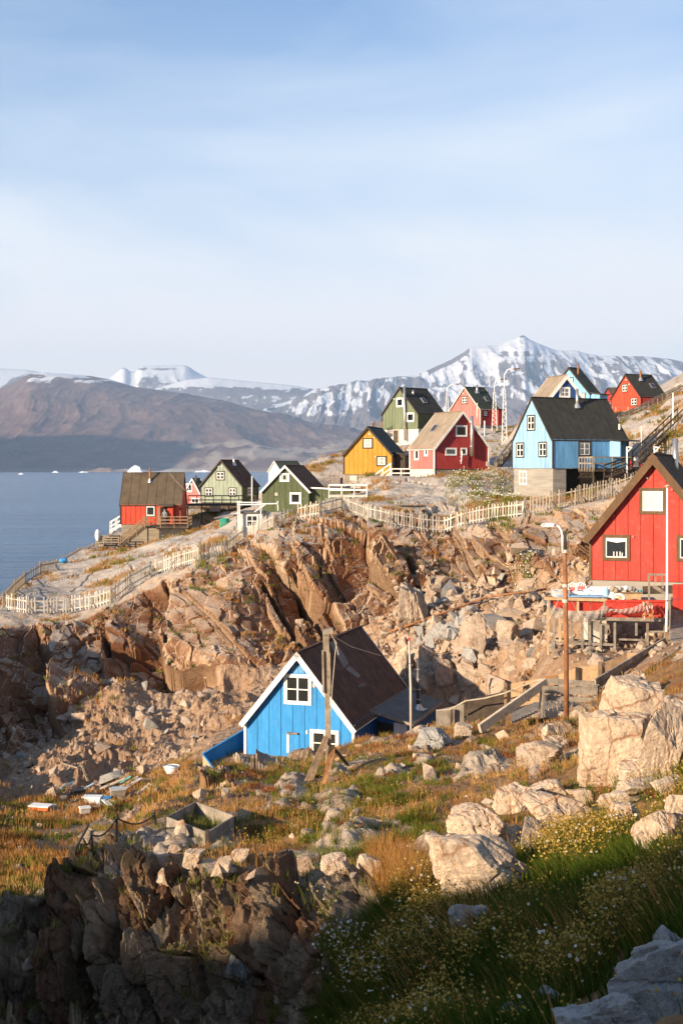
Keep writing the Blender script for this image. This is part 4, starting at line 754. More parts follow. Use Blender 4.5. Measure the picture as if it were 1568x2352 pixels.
# its low annex with a shed roof
def annex(house, b0, b1, dep, zt_in, zt_out, zb, wall, roof, trim, nm='annex', bw=.55, side='s', openings=()):
    """lean-to on the visible long side: along s from b0 to b1, sticking out by dep"""
    C, g, s_ = house.C, house.g, house.s; out = -g if side == 's' else g; base = C + (g * 0 if side == 's' else g * house.W)
    p = lambda b, d, h: base + s_ * b + out * d + UP * h
    m = MB(); m.add([p(b0, .03, zb), p(b1, .03, zb), p(b1, dep, zb), p(b0, dep, zb), p(b0, .03, zt_in), p(b1, .03, zt_in), p(b1, dep, zt_out), p(b0, dep, zt_out)], [(0, 3, 2, 1), (4, 5, 6, 7), (0, 1, 5, 4), (1, 2, 6, 5), (2, 3, 7, 6), (3, 0, 4, 7)])
    o = m.build(nm, 'seam_dark', house.root)
    n = max(1, round((b1 - b0) / bw)); w = (b1 - b0) / n
    for k in range(n):
        a0, a1 = b0 + k * w + .01, b0 + (k + 1) * w - .01; m = MB(); m.prism([p(a0, dep + .002, zb + .01), p(a1, dep + .002, zb + .01), p(a1, dep + .002, zt_out - .01), p(a0, dep + .002, zt_out - .01)], out * .026); m.build('board', wall, o)
    n = max(1, round(dep / bw)); w = dep / n; hh = lambda d: zt_in + (zt_out - zt_in) * d / dep
    for k in range(n):
        a0, a1 = .03 + k * w + .01, min(dep, (k + 1) * w - .01)
        if a1 <= a0: continue
        if any(x0 < (a0 + a1) / 2 < x1 for x0, x1 in openings): continue
        for bb, dr in ((b0, -s_), (b1, s_)):
            m = MB(); m.prism([p(bb, a0, zb + .01) + dr * .002, p(bb, a1, zb + .01) + dr * .002, p(bb, a1, hh(a1) - .01) + dr * .002, p(bb, a0, hh(a0) - .01) + dr * .002], dr * .026); m.build('board', wall, o)
    m = MB(); e = .22; q = [p(b0 - e, -.0, zt_in + .02), p(b1 + e, -.0, zt_in + .02), p(b1 + e, dep + e, hh(dep + e) + .02), p(b0 - e, dep + e, hh(dep + e) + .02)]
    m.prism(q, UP * .08); rf = m.build('annex_roof', roof, o)
    m = MB(); m.bar(q[3] - s_ * 0 + UP * .03 + out * .013, q[2] + UP * .03 + out * .013, .022, .13); m.bar(q[0] + UP * .03 - s_ * .013, q[3] + UP * .03 - s_ * .013, .022, .13); m.build('fascia', trim, rf)
    return o, p
an, pa = annex(H1, 3.4, 9.2, 1.75, H1.ze - .1, H1.ze - .55, H1.zf - .3, 'dark_blue_paint', 'grey_felt', 'grey_wood')  # annex boards in the same blue with shade painted in
for (b, d0, d1, mt, nm) in ((3.36, .15, .95, 'interior_dark', 'doorway'), (3.36, 1.0, 1.65, 'grey_paint', 'door')):
    m = MB(); m.prism([pa(b, d0, H1.zf - .2), pa(b, d1, H1.zf - .2), pa(b, d1, H1.ze - .6), pa(b, d0, H1.ze - .5)], -H1.s * .035); m.build(nm, mt, an)
q = pa(6.3, 1.45, H1.ze - .42); m = MB(); m.tube([q, q + UP * .9, q + UP * 2.55], .10, 12); o = m.build('stove_pipe', 'dark_steel', an, smooth=True)
for hz in (.5, 1.0, 1.5, 2.0): m = MB(); m.tube([q + UP * hz, q + UP * (hz + .05)], .115, 12); m.build('pipe_collar', 'steel', o)
m = MB(); m.tube([q - UP * .02, q + UP * .3], [.3, .12], 12, False); m.box(q + UP * .02, H1.s * .38, H1.g * .38, UP * .012); m.build('flashing', 'steel', o)
# low blue fence on the cabin's far side
wl = thing('deck_screen', P(520, 1745, 60), 'low blue painted board screen running down from the bright blue cabin', 'screen')
a0, a1 = PD(11, 384, 800, 60.5), PD(11, 148, 895, 58.2); b0, b1 = PD(11, 384, 745, 60.5), PD(11, 148, 882, 58.2)
tops = [PD(11, 384, 742, 60.5), PD(11, 146, 882, 58.0)]; nb = 7; lo = -13.6
for k in range(nb):
    f0, f1 = k / nb, (k + 1) / nb - .01; p0, p1 = tops[0].lerp(tops[1], f0), tops[0].lerp(tops[1], f1); dz = 1.05
    m = MB(); m.prism([p0, p1, p1 - UP * dz, p0 - UP * dz], Vector((.05, .06, 0))); m.build('board', 'blue_paint', wl)
m = MB(); m.bar(tops[0] + UP * .02, tops[1] + UP * .02, .10, .04); m.build('top_rail', 'blue_paint', wl)
e1 = PD(11, 215, 950, 56.4); m = MB(); p0, p1 = tops[1], Vector((e1.x, e1.y, tops[1].z - .35)); m.prism([p0, p1, p1 - UP * .9, p0 - UP * .9], Vector((.02, .05, 0))); m.build('end_panel', 'plywood', wl); m = MB(); m.bar(p0 + UP * .01, p1 + UP * .01, .06, .05); m.build('end_rail', 'blue_paint', wl)

# red house with brown trim at the right edge
H2 = House('red_house', 'large bright red house with brown trim at the right edge', 58.6, D(7, 684, 0)[0], D(7, 1900, 0)[0], D(7, 0, 892)[1], D(7, 0, 160)[1], D(7, 0, 1366)[1], D(7, 0, 1480)[1], phi=-20, L=8.5, ov=.5, og=.34)
H2.shell('red_paint', 'brown_trim', 'brown_felt', 'concrete', .56, .33, corner='brown_trim')
H2.window('g', rc(7, 1145, 485, 1405, 742), 'brown_trim', 'white_paint', 1, 1, .15, True); H2.window('g', rc(7, 795, 932, 1060, 1188), 'brown_trim', 'white_paint', 1, 1, .15, False); H2.window('g', rc(7, 1502, 938, 1766, 1196), 'brown_trim', 'white_paint', 1, 1, .15, False)
for i, (x, y) in enumerate(((1220, 392), (1090, 955), (1458, 505))): H2.lamp('g', D(7, x, y), 'pink_red_paint' if i else 'pale_wood', .05)
H2.chimney(D(7, 1500, 330), D(7, 0, 20)[1], .11, 'steel', slope='h') if False else None
m = MB(); pc = PD(7, 1497, 330, 62.5); m.tube([pc - UP * 1.0, PD(7, 1490, 15, 62.5)], .14, 12); m.build('chimney', 'steel', H2.root, smooth=True)
for x in (905, 935, 965, 985):
    a, h = H2.loc('g', *D(7, x, 1143)); m = MB(); m.tube([H2.pt('g', a, h, .05), H2.pt('g', a, h + .12 + .05 * (x % 3), .05)], .025, 6); m.build('window_bottle', 'white_plastic', H2.root)
a, h = H2.loc('g', *D(7, 930, 990)); m = MB(); 
m.prism([H2.pt('g', a - .42, h + .06, .046), H2.pt('g', a + .42, h + .06, .046), H2.pt('g', a + .42, h - .04, .046), H2.pt('g', a, h - .1, .046), H2.pt('g', a - .42, h - .02, .046)], H2.F['g'][2] * .004); m.build('window_valance', 'cloth_white', H2.root)

# pale blue house on a tall board-marked foundation
H3 = House('pale_blue_house', 'pale blue house with black roof on a tall grey concrete foundation', 100, D(6, 500, 0)[0], D(6, 172, 0)[0], D(6, 0, 690)[1], D(6, 0, 345)[1], D(6, 0, 930)[1], D(6, 0, 1160)[1], W=5.6, uS=D(6, 1110, 0)[0], ov=.12, og=.1)
H3.shell('light_blue_paint', 'dark_trim', 'black_felt', None, .5, .14, corner='dark_trim', felt=.62, wall_s='blue_paint_faded')  # side wall a deeper blue than the gable, shade painted into it
for r_ in ((292, 494, 358, 620), (202, 718, 268, 842), (386, 712, 455, 838)): H3.window('g', rc(6, *r_), 'dark_trim', 'white_paint', 2, 2, .10, 'half', .07)
H3.window('s', rc(6, 704, 706, 806, 832), 'dark_trim', 'white_paint', 2, 2, .12, True, .07)
H3.chimney(D(6, 697, 425), D(6, 0, 285)[1], .12); m = MB(); q = PD(6, 1046, 612, 103.5); m.tube([q, q + UP * .45], .11, 10); m.build('vent_pipe', 'steel', H3.root)
C, g, s_ = H3.C, H3.g, H3.s; zf0, zb0 = H3.zf - 1.5, H3.zb - .004
a1 = H3.loc('s', *D(6, 612, 1000))[0]
for (b0_, b1_) in ((.05, a1), (H3.L * .82, H3.L - .05)):
    m = MB(); q = [C + g * .08 + s_ * b0_, C + g * (H3.W - .08) + s_ * b0_, C + g * (H3.W - .08) + s_ * b1_, C + g * .08 + s_ * b1_]; m.hexa([p + UP * zf0 for p in q] + [p + UP * zb0 for p in q]); fo = m.build('foundation', 'concrete', H3.root)
m = MB(); m.box(C + g * H3.W / 2 + s_ * (a1 + 1.6) + UP * (zf0 + zb0) / 2, g * (H3.W / 2 - .5), s_ * 1.6, UP * (zb0 - zf0 - .05) / 2); m.build('crawl_space', 'interior_dark', H3.root)
wd = H3.window('g', rc(6, 218, 950, 282, 1064), 'white_paint', 'white_paint', 2, 2, .07, False, .06, d0=-.07)
# recessed porch: a lit return wall, a dark doorway
a_d0, h_d0 = H3.loc('s', *D(6, 978, 712)); a_d1, h_d1 = H3.loc('s', *D(6, 1052, 835)); m = MB(); m.prism([H3.pt('s', a_d0, h_d1, .034), H3.pt('s', a_d1, h_d1, .034), H3.pt('s', a_d1, h_d0, .034), H3.pt('s', a_d0, h_d0, .034)], H3.F['s'][2] * .01); dr = m.build('doorway', 'interior_dark', H3.root)
m = MB(); xm = (a_d0 + a_d1) / 2; m.prism([H3.pt('s', xm - .12, h_d1 + .5, .046), H3.pt('s', xm + .16, h_d1 + .5, .046), H3.pt('s', xm + .16, h_d1 + 1.3, .046), H3.pt('s', xm - .12, h_d1 + 1.3, .046)], H3.F['s'][2] * .01); m.build('door_pane', 'pale_wood', dr)
a_p = H3.loc('s', *D(6, 962, 712))[0]; m = MB(); m.prism([H3.pt('s', a_p, h_d1, .03), H3.pt('s', a_p, h_d1, 1.35), H3.pt('s', a_p, h_d0, 1.35), H3.pt('s', a_p, h_d0 + .1, .03)], H3.s * .08); m.build('porch_wall', 'light_blue_paint', H3.root)
m = MB(); m.prism([H3.pt('s', a_p - .15, h_d0 + .12, .03), H3.pt('s', a_p - .15, h_d0 + .0, 1.5), H3.pt('s', H3.L + .1, h_d0 + .0, 1.5), H3.pt('s', H3.L + .1, h_d0 + .12, .03)], UP * .09); m.build('porch_roof', 'black_felt', H3.root)

# mid red house with tan roof
H4 = House('tan_roofed_house', 'red house with tan roof and white corner boards beside the yellow house', 115, D(5, 757, 0)[0], D(5, 1270, 0)[0], D(5, 0, 1006)[1], D(5, 0, 668)[1], D(5, 0, 1222)[1], D(5, 0, 1310)[1], W=5.7, uS=D(5, 527, 0)[0], ov=.32, og=.28)
H4.shell('deep_red_paint', 'white_paint', 'tan_roof', 'dark_concrete', .24, .17, corner='white_paint', wall_s='pink_red_paint', felt=.55)  # sunlit left side painted pinker than the gable
H4.window('g', rc(5, 956, 802, 1068, 914), 'white_paint', 'white_paint', 1, 1, .11); H4.window('g', rc(5, 858, 1018, 968, 1094), 'white_paint', 'white_paint', 1, 1, .11, True); H4.window('g', rc(5, 1006, 1018, 1066, 1090), 'white_paint', 'white_paint', 1, 1, .09)
H4.window('s', rc(5, 571, 1030, 614, 1138), 'white_paint', 'white_paint', 1, 1, .14, 'half'); H4.window('s', rc(5, 664, 1024, 700, 1100), 'white_paint', 'white_paint', 1, 1, .14)
H4.wall_pipe('g', D(5, 1116, 1100), D(5, 1114, 712), .16, 'steel', .3); H4.wall_pipe('g', D(5, 1012, 1172), D(5, 1022, 1050), .05, 'white_pole_paint', .3); H4.skylight(D(5, 730, 862), D(5, 785, 808))
H4.panel('g', rc(5, 1012, 1240, 1070, 1306), 'brown_wood', 'hatch', -.02, .03); H4.panel('g', rc(5, 795, 1258, 835, 1282), 'grey_wood', 'vent_box', -.02, .3); H4.panel('g', rc(5, 1250, 1150, 1276, 1195), 'grey_paint', 'meter_box', .03, .12)
m = MB(); a = H4.C - H4.g * .0; m.prism([H4.pt('s', -.0, H4.zb, -.05), H4.pt('s', H4.L, H4.zb, -.05), H4.pt('s', H4.L, H4.zf - 1, -.05), H4.pt('s', 0, H4.zf - 1, -.05)], -H4.g * .03); m.build('plinth_face', 'pale_concrete', H4.root)

# yellow house
H5 = House('yellow_house', 'mustard yellow house with dark trim on a brown concrete base', 125, D(2, 283, 0)[0], D(2, 72, 0)[0], D(2, 0, 556)[1], D(2, 0, 436)[1], D(2, 0, 648)[1], D(2, 0, 706)[1], phi=166, L=6.5, ov=.25, og=.25)
H5.shell('yellow_paint', 'dark_trim', 'dark_green_roof', 'dark_concrete', .5, .17, corner='dark_trim')
H5.window('g', rc(2, 154, 488, 199, 534), 'dark_trim', 'white_paint', 2, 2, .12, 'half', .07); H5.window('g', rc(2, 214, 567, 259, 612), 'dark_trim', 'white_paint', 2, 2, .12, 'half', .07)
H5.door('g', rc(2, 96, 654, 128, 702), 'off_white_paint', 'grey_wood', -.03); H5.lamp('g', D(2, 184, 470)); H5.lamp('g', D(2, 206, 486), k=.05); H5.lamp('g', D(2, 211, 570), k=.05)
annex(H5, .8, 3.0, 1.15, H5.ze + .05, H5.ze - .15, H5.zf, 'dark_wood', 'dark_green_roof', 'dark_trim', 'porch')

# dark green house at the back
H6 = House('tall_green_house', 'green house with black roof on a tall whitewashed base behind', 145, D(5, 604, 0)[0], D(5, 264, 0)[0], D(5, 0, 678)[1], D(5, 0, 440)[1], D(5, 0, 836)[1], D(5, 0, 1000)[1], W=5.7, uS=D(5, 845, 0)[0], ov=.2, og=.2)
H6.shell('mid_green_paint', 'dark_trim', 'black_felt', 'pale_concrete', .5, .15, corner='dark_trim', felt=.5, wall_s='dark_green_paint')  # right side in a darker green that paints its shade
H6.window('g', rc(5, 396, 542, 462, 628), 'white_paint', 'white_paint', 1, 1, .14, True); H6.window('g', rc(5, 494, 684, 566, 770), 'white_paint', 'white_paint', 1, 1, .14, 'half'); H6.door('g', rc(5, 366, 852, 412, 970), 'dark_wood', 'pale_concrete', -.03)
H6.wall_pipe('g', D(5, 478, 950), D(5, 468, 430), .14, 'steel', .3); H6.skylight(D(5, 640, 550), D(5, 672, 588)); H6.chimney(D(5, 553, 500), D(5, 0, 470)[1], .14, flash=False); H6.lamp('g', D(5, 376, 552))

# pink-red house
H7 = House('pinkish_red_house', 'faded pink-red house with black roof beneath the pointed snow mountain', 165, D(5, 1196, 0)[0], D(5, 912, 0)[0], D(5, 0, 640)[1], D(5, 0, 435)[1], D(5, 0, 800)[1], D(5, 0, 835)[1], W=5.6, uS=D(5, 1372, 0)[0], ov=.15, og=.2)
H7.shell('pink_red_paint', 'off_white_paint', 'dark_green_roof', 'concrete', .5, .14, corner='off_white_paint', felt=.6, wall_s='deep_red_paint')  # side wall darker red: shade put into the paint
H7.window('g', rc(5, 1018, 526, 1078, 600), 'dark_trim', 'white_paint', 2, 2, .13, 'half', .08); H7.window('s', rc(5, 1218, 656, 1264, 726), 'dark_trim', 'white_paint', 2, 2, .16, 'half', .08); H7.chimney(D(5, 1163, 490), D(5, 0, 424)[1], .14); H7.skylight(D(5, 1238, 540), D(5, 1276, 572)); H7.lamp('g', D(5, 1034, 498))
annex(H7, H7.L * .7, H7.L, .9, H7.ze - .05, H7.ze - .15, H7.zb, 'deep_red_paint', 'dark_green_roof', 'dark_trim', 'porch'); H7.wall_pipe('g', D(5, 1164, 740), D(5, 1166, 590), .06, 'white_pole_paint', .1)  # porch boards share the shaded side colour

# dark blue gable and sky blue house behind the pale blue one
H8 = House('navy_house', 'navy blue gable with wide white bargeboards peeking over the pale blue house', 135, D(6, 440, 0)[0], D(6, 770, 0)[0], D(6, 0, 372)[1], D(6, 0, 160)[1], D(6, 0, 600)[1], D(6, 0, 640)[1], W=4.7, L=4.0, ov=.2, og=.25)
H8.shell('navy_paint', 'white_paint', 'tan_roof', 'concrete', .5, .34, corner='white_paint'); H8.window('g', rc(6, 550, 262, 638, 350), 'white_paint', 'white_paint', 2, 2, .12, 'half', .08)
H9 = House('sky_blue_house', 'sky blue house with black roof behind the navy blue gable', 160, D(6, 800, 0)[0], D(6, 470, 0)[0], D(6, 0, 306)[1], D(6, 0, 100)[1], D(6, 0, 520)[1], D(6, 0, 600)[1], W=5.9, uS=D(6, 880, 0)[0], ov=.2, og=.2)
H9.shell('cyan_paint', 'dark_trim', 'dark_green_roof', 'concrete', .5, .17, corner=None, felt=.6, wall_s='blue_paint_faded'); H9.window('g', rc(6, 618, 184, 670, 240), 'dark_trim', 'white_paint', 2, 2, .12, 'half', .08); H9.window('g', rc(6, 735, 310, 770, 350), 'dark_trim', 'white_paint', 2, 2, .1)  # side wall in a darker blue with its shade painted in
H9.chimney(D(6, 706, 160), D(6, 0, 78)[1], .13, 'rust_pole', flash=False); annex(H9, H9.L * .1, H9.L * .9, 1.3, H9.ze - .1, H9.ze - .3, H9.zb, 'cyan_paint', 'dark_green_roof', 'dark_trim', 'porch')

# red house at the top right
H10 = House('hilltop_red_house', 'orange-red house with black roof highest on the hillside at the right', 150, D(6, 1222, 0)[0], D(6, 980, 0)[0], D(6, 0, 336)[1], D(6, 0, 156)[1], D(6, 0, 470)[1], D(6, 0, 500)[1], W=5.5, uS=D(6, 1425, 0)[0], ov=.15, og=.15)
H10.shell('orange_red_paint', 'dark_trim', 'black_felt', 'concrete', .5, .15, corner='dark_trim', felt=.6, wall_s='deep_red_paint'); H10.window('g', rc(6, 1068, 240, 1116, 304), 'dark_trim', 'white_paint', 2, 2, .1, True, .08); H10.window('g', rc(6, 1140, 352, 1192, 416), 'dark_trim', 'white_paint', 2, 2, .1, True, .08)  # side boards deep red, painting in that wall's shade
H10.chimney(D(6, 1217, 205), D(6, 0, 130)[1], .13, 'rust_pole'); H10.skylight(D(6, 1300, 242), D(6, 1332, 268)); H10.lamp('g', D(6, 1102, 204)); H10.lamp('g', D(6, 1128, 240))
H11 = House('brown_shed', 'small brown shed half hidden beside the orange-red hilltop house', 172, D(6, 985, 0)[0], D(6, 925, 0)[0], D(6, 0, 312)[1], D(6, 0, 268)[1], D(6, 0, 400)[1], D(6, 0, 420)[1], W=3.2, L=4, ov=.15, og=.15)
H11.shell('deep_red_paint', 'dark_trim', 'brown_felt', 'concrete', .5, .15)

# dark green house with annex above the grey basement
H12 = House('dark_green_house', 'dark green house with white bargeboards above the grey basement shed', 112, D(4, 845, 0)[0], D(4, 512, 0)[0], D(4, 0, 282)[1], D(4, 0, 106)[1], D(4, 0, 442)[1], D(4, 0, 500)[1], phi=168, L=6.5, ov=.28, og=.28)
H12.shell('dark_green_paint', 'white_paint', 'rust_roof', 'grey_render', .55, .17, corner=None, seams=False)
H12.window('g', rc(4, 636, 162, 706, 224), 'white_paint', 'white_paint', 1, 1, .13, 'half'); H12.window('g', rc(4, 708, 300, 790, 384), 'white_paint', 'white_paint', 1, 1, .13); H12.panel('g', rc(4, 602, 302, 624, 324), 'pale_wood', 'wall_box', .03, .08)
an12, pa12 = annex(H12, .6, 4.5, 3.6, H12.ze + .12, H12.ze - .02, H12.zb, 'dark_green_paint', 'rust_roof', 'white_paint')
q = pa12(1.4, 2.6, H12.ze); m = MB(); m.tube([q, q + UP * 1.05], .13, 10); m.build('flue', 'black_plastic', an12)
H13 = House('light_green_house', 'light sage green house with dark trim overlooking the fjord', 140, D(4, 368, 0)[0], D(4, 74, 0)[0], D(4, 0, 246)[1], D(4, 0, 66)[1], D(4, 0, 375)[1], D(4, 0, 410)[1], W=5.3, uS=D(4, 478, 0)[0], ov=.25, og=.25)
H13.shell('light_green_paint', 'dark_trim', 'rust_roof', 'dark_wood', .5, .16, corner='dark_trim', seams=False, wall_s='dark_green_paint')  # shade of the side wall painted as dark green
for r_ in ((180, 146, 244, 214), (97, 264, 160, 332), (269, 264, 329, 332)): H13.window('g', rc(4, *r_), 'dark_trim', 'white_paint', 2, 2, .12, False, .08)
H13.window('s', rc(4, 404, 264, 428, 320), 'white_paint', 'white_paint', 1, 2, .1); H13.chimney(D(4, 307, 100), D(4, 0, 42)[1], .12); H13.lamp('g', D(4, 200, 115)); H13.lamp('g', D(4, 224, 115))
# left red house: long side and roof towards us
H14 = House('fjordside_house', 'red house with brown roof alone above the fjord on the left', 128, D(3, 1298, 0)[0], D(3, 1336, 0)[0], D(3, 0, 386)[1], D(3, 0, 158)[1], D(3, 0, 530)[1], D(3, 0, 640)[1], W=5.2, uS=D(3, 868, 0)[0], ov=.15, og=.12, sdir=-1)
H14.shell('orange_red_paint', 'dark_trim', 'brown_felt', 'dark_concrete', .5, .16, corner='dark_trim', felt=.85)
H14.window('s', rc(3, 1046, 396, 1116, 472), 'dark_trim', 'white_paint', 1, 1, .06, False, .11); H14.chimney(D(3, 1077, 222), D(3, 0, 130)[1], .09, 'rust_pole'); 
H14.panel('s', rc(3, 1152, 404, 1206, 528), 'interior_dark', 'doorway', .034, .01); H14.panel('s', rc(3, 1207, 404, 1246, 528), 'orange_red_paint', 'open_door', .034, .5); H14.panel('s', rc(3, 1142, 410, 1153, 530), 'driftwood', 'porch_post', .6, .12)
a0, h0 = H14.loc('s', *D(3, 1140, 398)); a1, h1 = H14.loc('s', *D(3, 1250, 398)); m = MB(); m.prism([H14.pt('s', a0, h0 + .15, .03), H14.pt('s', a1, h0 + .15, .03), H14.pt('s', a1, h0, 1.0), H14.pt('s', a0, h0, 1.0)], UP * .07); m.build('porch_roof', 'brown_felt', H14.root)
H15 = House('small_red_house', 'small red house with white trim half hidden left of the light green house', 166, D(3, 1442, 0)[0], D(3, 1334, 0)[0], D(3, 0, 300)[1], D(3, 0, 198)[1], D(3, 0, 420)[1], D(3, 0, 450)[1], W=3.6, uS=D(3, 1480, 0)[0], ov=.2, og=.2)
H15.shell('pink_red_paint', 'white_paint', 'dark_green_roof', 'concrete', .45, .2, corner='white_paint', seams=False); H15.window('g', rc(3, 1336, 236, 1382, 298), 'white_paint', 'white_paint', 2, 1, .15, True); H15.window('g', rc(3, 1376, 338, 1432, 384), 'white_paint', 'white_paint', 2, 1, .12); H15.chimney(D(3, 1406, 225), D(3, 0, 182)[1], .12, 'dark_steel', flash=False)
H16 = House('white_house', 'white house with dark roof peeking out behind the dark green house', 178, D(4, 652, 0)[0], D(4, 556, 0)[0], D(4, 0, 150)[1], D(4, 0, 74)[1], D(4, 0, 300)[1], D(4, 0, 320)[1], W=7.0, uS=D(4, 812, 0)[0], ov=.15, og=.15)
H16.shell('white_paint', 'white_paint', 'dark_green_roof', 'concrete', .5, .15, seams=False)
# ------------------------------------------------------------------ grey basement shed below the dark green house
bs = thing('basement_shed', P(607, 1238, 107), 'pale grey rendered basement shed with one white window', 'shed')
x0, x1 = PD(4, 352, 0, 107).x, PD(4, 512, 0, 107).x; zt, zb_ = PD(4, 0, 448, 107).z, PD(4, 0, 650, 107).z - 1
m = MB(); m.abox(x0, x1, 107, 111, zb_, zt); m.build('wall', 'grey_render', bs); m = MB(); m.abox(x0 - .1, x1 + .1, 106.8, 111, zt + .004, zt + .1); m.build('roof_slab', 'grey_felt', bs)
x2 = PD(4, 752, 0, 109.6).x; m = MB(); m.abox(x1 + .01, x2, 109.6, 111.6, zb_, PD(4, 0, 446, 109.6).z); m.build('retaining_wall', 'grey_render', bs)
def plain_window(parent, u0, v0, u1, v1, Y, outer='white_paint', cols=2, rows=2, fw=.1, name='window'):
    a, b = P(u0, v0, Y), P(u1, v1, Y); m = MB()
    for q in ((a.x, b.x, a.z - fw, a.z), (a.x, b.x, b.z, b.z + fw), (a.x, a.x + fw, b.z + fw, a.z - fw), (b.x - fw, b.x, b.z + fw, a.z - fw)): m.abox(q[0], q[1], Y - .06, Y - .005, q[2], q[3])
    w = m.build(name, outer, parent); m = MB(); m.abox(a.x + fw * .9, b.x - fw * .9, Y - .02, Y - .006, b.z + fw * .9, a.z - fw * .9); m.build('pane', 'window_glass', w)
    for k in range(1, cols): x = a.x + (b.x - a.x) * k / cols; m = MB(); m.abox(x - .035, x + .035, Y - .045, Y - .022, b.z + fw, a.z - fw); m.build('mullion', outer, w)
    for k in range(1, rows): z = b.z + (a.z - b.z) * k / rows; m = MB(); m.abox(a.x + fw, b.x - fw, Y - .044, Y - .0225, z - .03, z + .03); m.build('glazing_bar', outer, w)
plain_window(bs, *D(4, 396, 462), *D(4, 480, 550), 107)
# white clothes-drying frame on the shed roof
fr_ = thing('clothes_rack', P(600, 1180, 107), 'white wooden post frame standing on the grey basement shed', 'frame')
for (xa, ya, yb) in ((346, 360, 640), (500, 364, 560), (620, 362, 500), (334, 362, 640)):
    m = MB(); m.bar(PD(4, xa, ya, 106.6), PD(4, xa + (8 if ya < 363 else 0), yb, 106.6), .09, .09); m.build('post', 'white_paint', fr_)
for (xa, ya, xb, yb) in ((330, 372, 500, 372), (336, 388, 505, 386), (500, 382, 620, 380), (455, 440, 535, 384)):
    m = MB(); m.bar(PD(4, xa, ya, 106.5), PD(4, xb, yb, 106.5), .07, .09); m.build('rail', 'white_paint', fr_)

# ------------------------------------------------------------------ fences
SHARED = {}
def box_mesh(key, sx, sy, sz, mat, point=0.):
    if key not in SHARED:
        m = MB(); m.abox(-sx / 2, sx / 2, -sy / 2, sy / 2, 0, sz); o = m.build('tmp', mat); me = o.data; bpy.data.objects.remove(o); SHARED[key] = me
    return SHARED[key]
def inst(name, me, loc, rz, parent, scale=None, rx=0, ry=0):
    o = bpy.data.objects.new(name, me); COL.objects.link(o); o.parent = parent; o.location = Vector(loc) - Vector(parent['wo']); o.rotation_euler = (rx, ry, rz)
    if scale: o.scale = scale
    return o
def fence(name, label, pts, h, sp, mat, post_mat, pw=.085, brace=True, tol=7., stop=None, miss=.055):
    W_ = []
    for (u, v, Y) in pts:
        q = hit(u, v, Y - tol, Y + tol, Y)
        W_.append(q)
    root = thing(name, W_[0], label, 'fence'); pk = box_mesh(('picket', mat, round(h, 2)), pw, .022, h, mat); pk2 = box_mesh(('picket', 'driftwood', round(h, 2)), pw, .022, h, 'driftwood')
    for i, q in enumerate(W_):
        d = ((W_[i + 1] - q) if i + 1 < len(W_) else (q - W_[i - 1])); rz = math.atan2(d.y, d.x)
        n = Vector((math.sin(rz), -math.cos(rz), 0)); m = MB(); p = q + n * -.07; m.bar(p - UP * .9, p + UP * (h + .12), .1, .1); m.build('post', post_mat, root)
        if brace: m = MB(); m.bar(q + n * -.02 + UP * h * .62, q + n * .75 - UP * .45, .06, .05); m.build('brace', post_mat, root)
    for a, b in zip(W_[:-1], W_[1:]):
        d = b - a; L_ = math.hypot(d.x, d.y); rz = math.atan2(d.y, d.x); nrm = Vector((math.sin(rz), -math.cos(rz), 0))
        for hh in (.24, .80):
            m = MB(); m.bar(a + UP * h * hh - nrm * .018, b + UP * h * hh - nrm * .018, .03, .085); m.build('rail', mat, root)
        n = max(2, int(L_ / sp))
        for k in range(n):
            if random.random() < miss: continue
            p = a + d * ((k + .5) / n) + nrm * .012; inst('picket', pk if random.random() > .22 else pk2, p + UP * (.06 + random.uniform(-.05, .04)), rz, root, (random.uniform(.8, 1.15), 1, random.uniform(.9, 1.07)), ry=random.gauss(0, .035))
    return root
fence('picket_fence', 'white picket fence climbing the cliff edge on the left', [(14, 1402, 90), (63, 1410, 90), (113, 1410, 90), (163, 1407, 90), (214, 1399, 91), (256, 1386, 91.5), (298, 1352, 92), (345, 1326, 93), (402, 1306, 93.5), (458, 1290, 94), (518, 1276, 95), (560, 1245, 96)], 1.12, .20, 'off_white_paint', 'grey_wood')
fence('picket_fence', 'grey picket fence along the seaward edge left of the fjordside house', [(10, 1396, 91), (36, 1366, 97), (58, 1345, 104), (95, 1318, 112), (133, 1292, 120), (182, 1265, 128), (215, 1246, 134), (262, 1222, 139)], 1.1, .23, 'driftwood', 'grey_wood', brace=False, tol=9)
fence('picket_fence', 'white picket fence over the cliff top beside the dark green house', [(572, 1241, 97), (630, 1215, 98), (683, 1196, 99), (735, 1186, 99), (784, 1172, 99), (842, 1196, 99), (894, 1208, 98)], 1.15, .20, 'off_white_paint', 'grey_wood')
fence('picket_fence', 'bleached picket fence zigzagging behind the timber drying rack', [(897, 1210, 98), (970, 1222, 96), (1018, 1226, 95), (1068, 1208, 95), (1132, 1196, 95), (1202, 1188, 94)], 1.15, .20, 'off_white_paint', 'grey_wood')
fence('picket_fence', 'brown weathered picket fence below the pale blue house', [(1205, 1187, 94), (1264, 1172, 94), (1330, 1158, 94), (1406, 1142, 94), (1470, 1120, 94)], 1.25, .22, 'pale_wood', 'grey_wood', miss=.07)

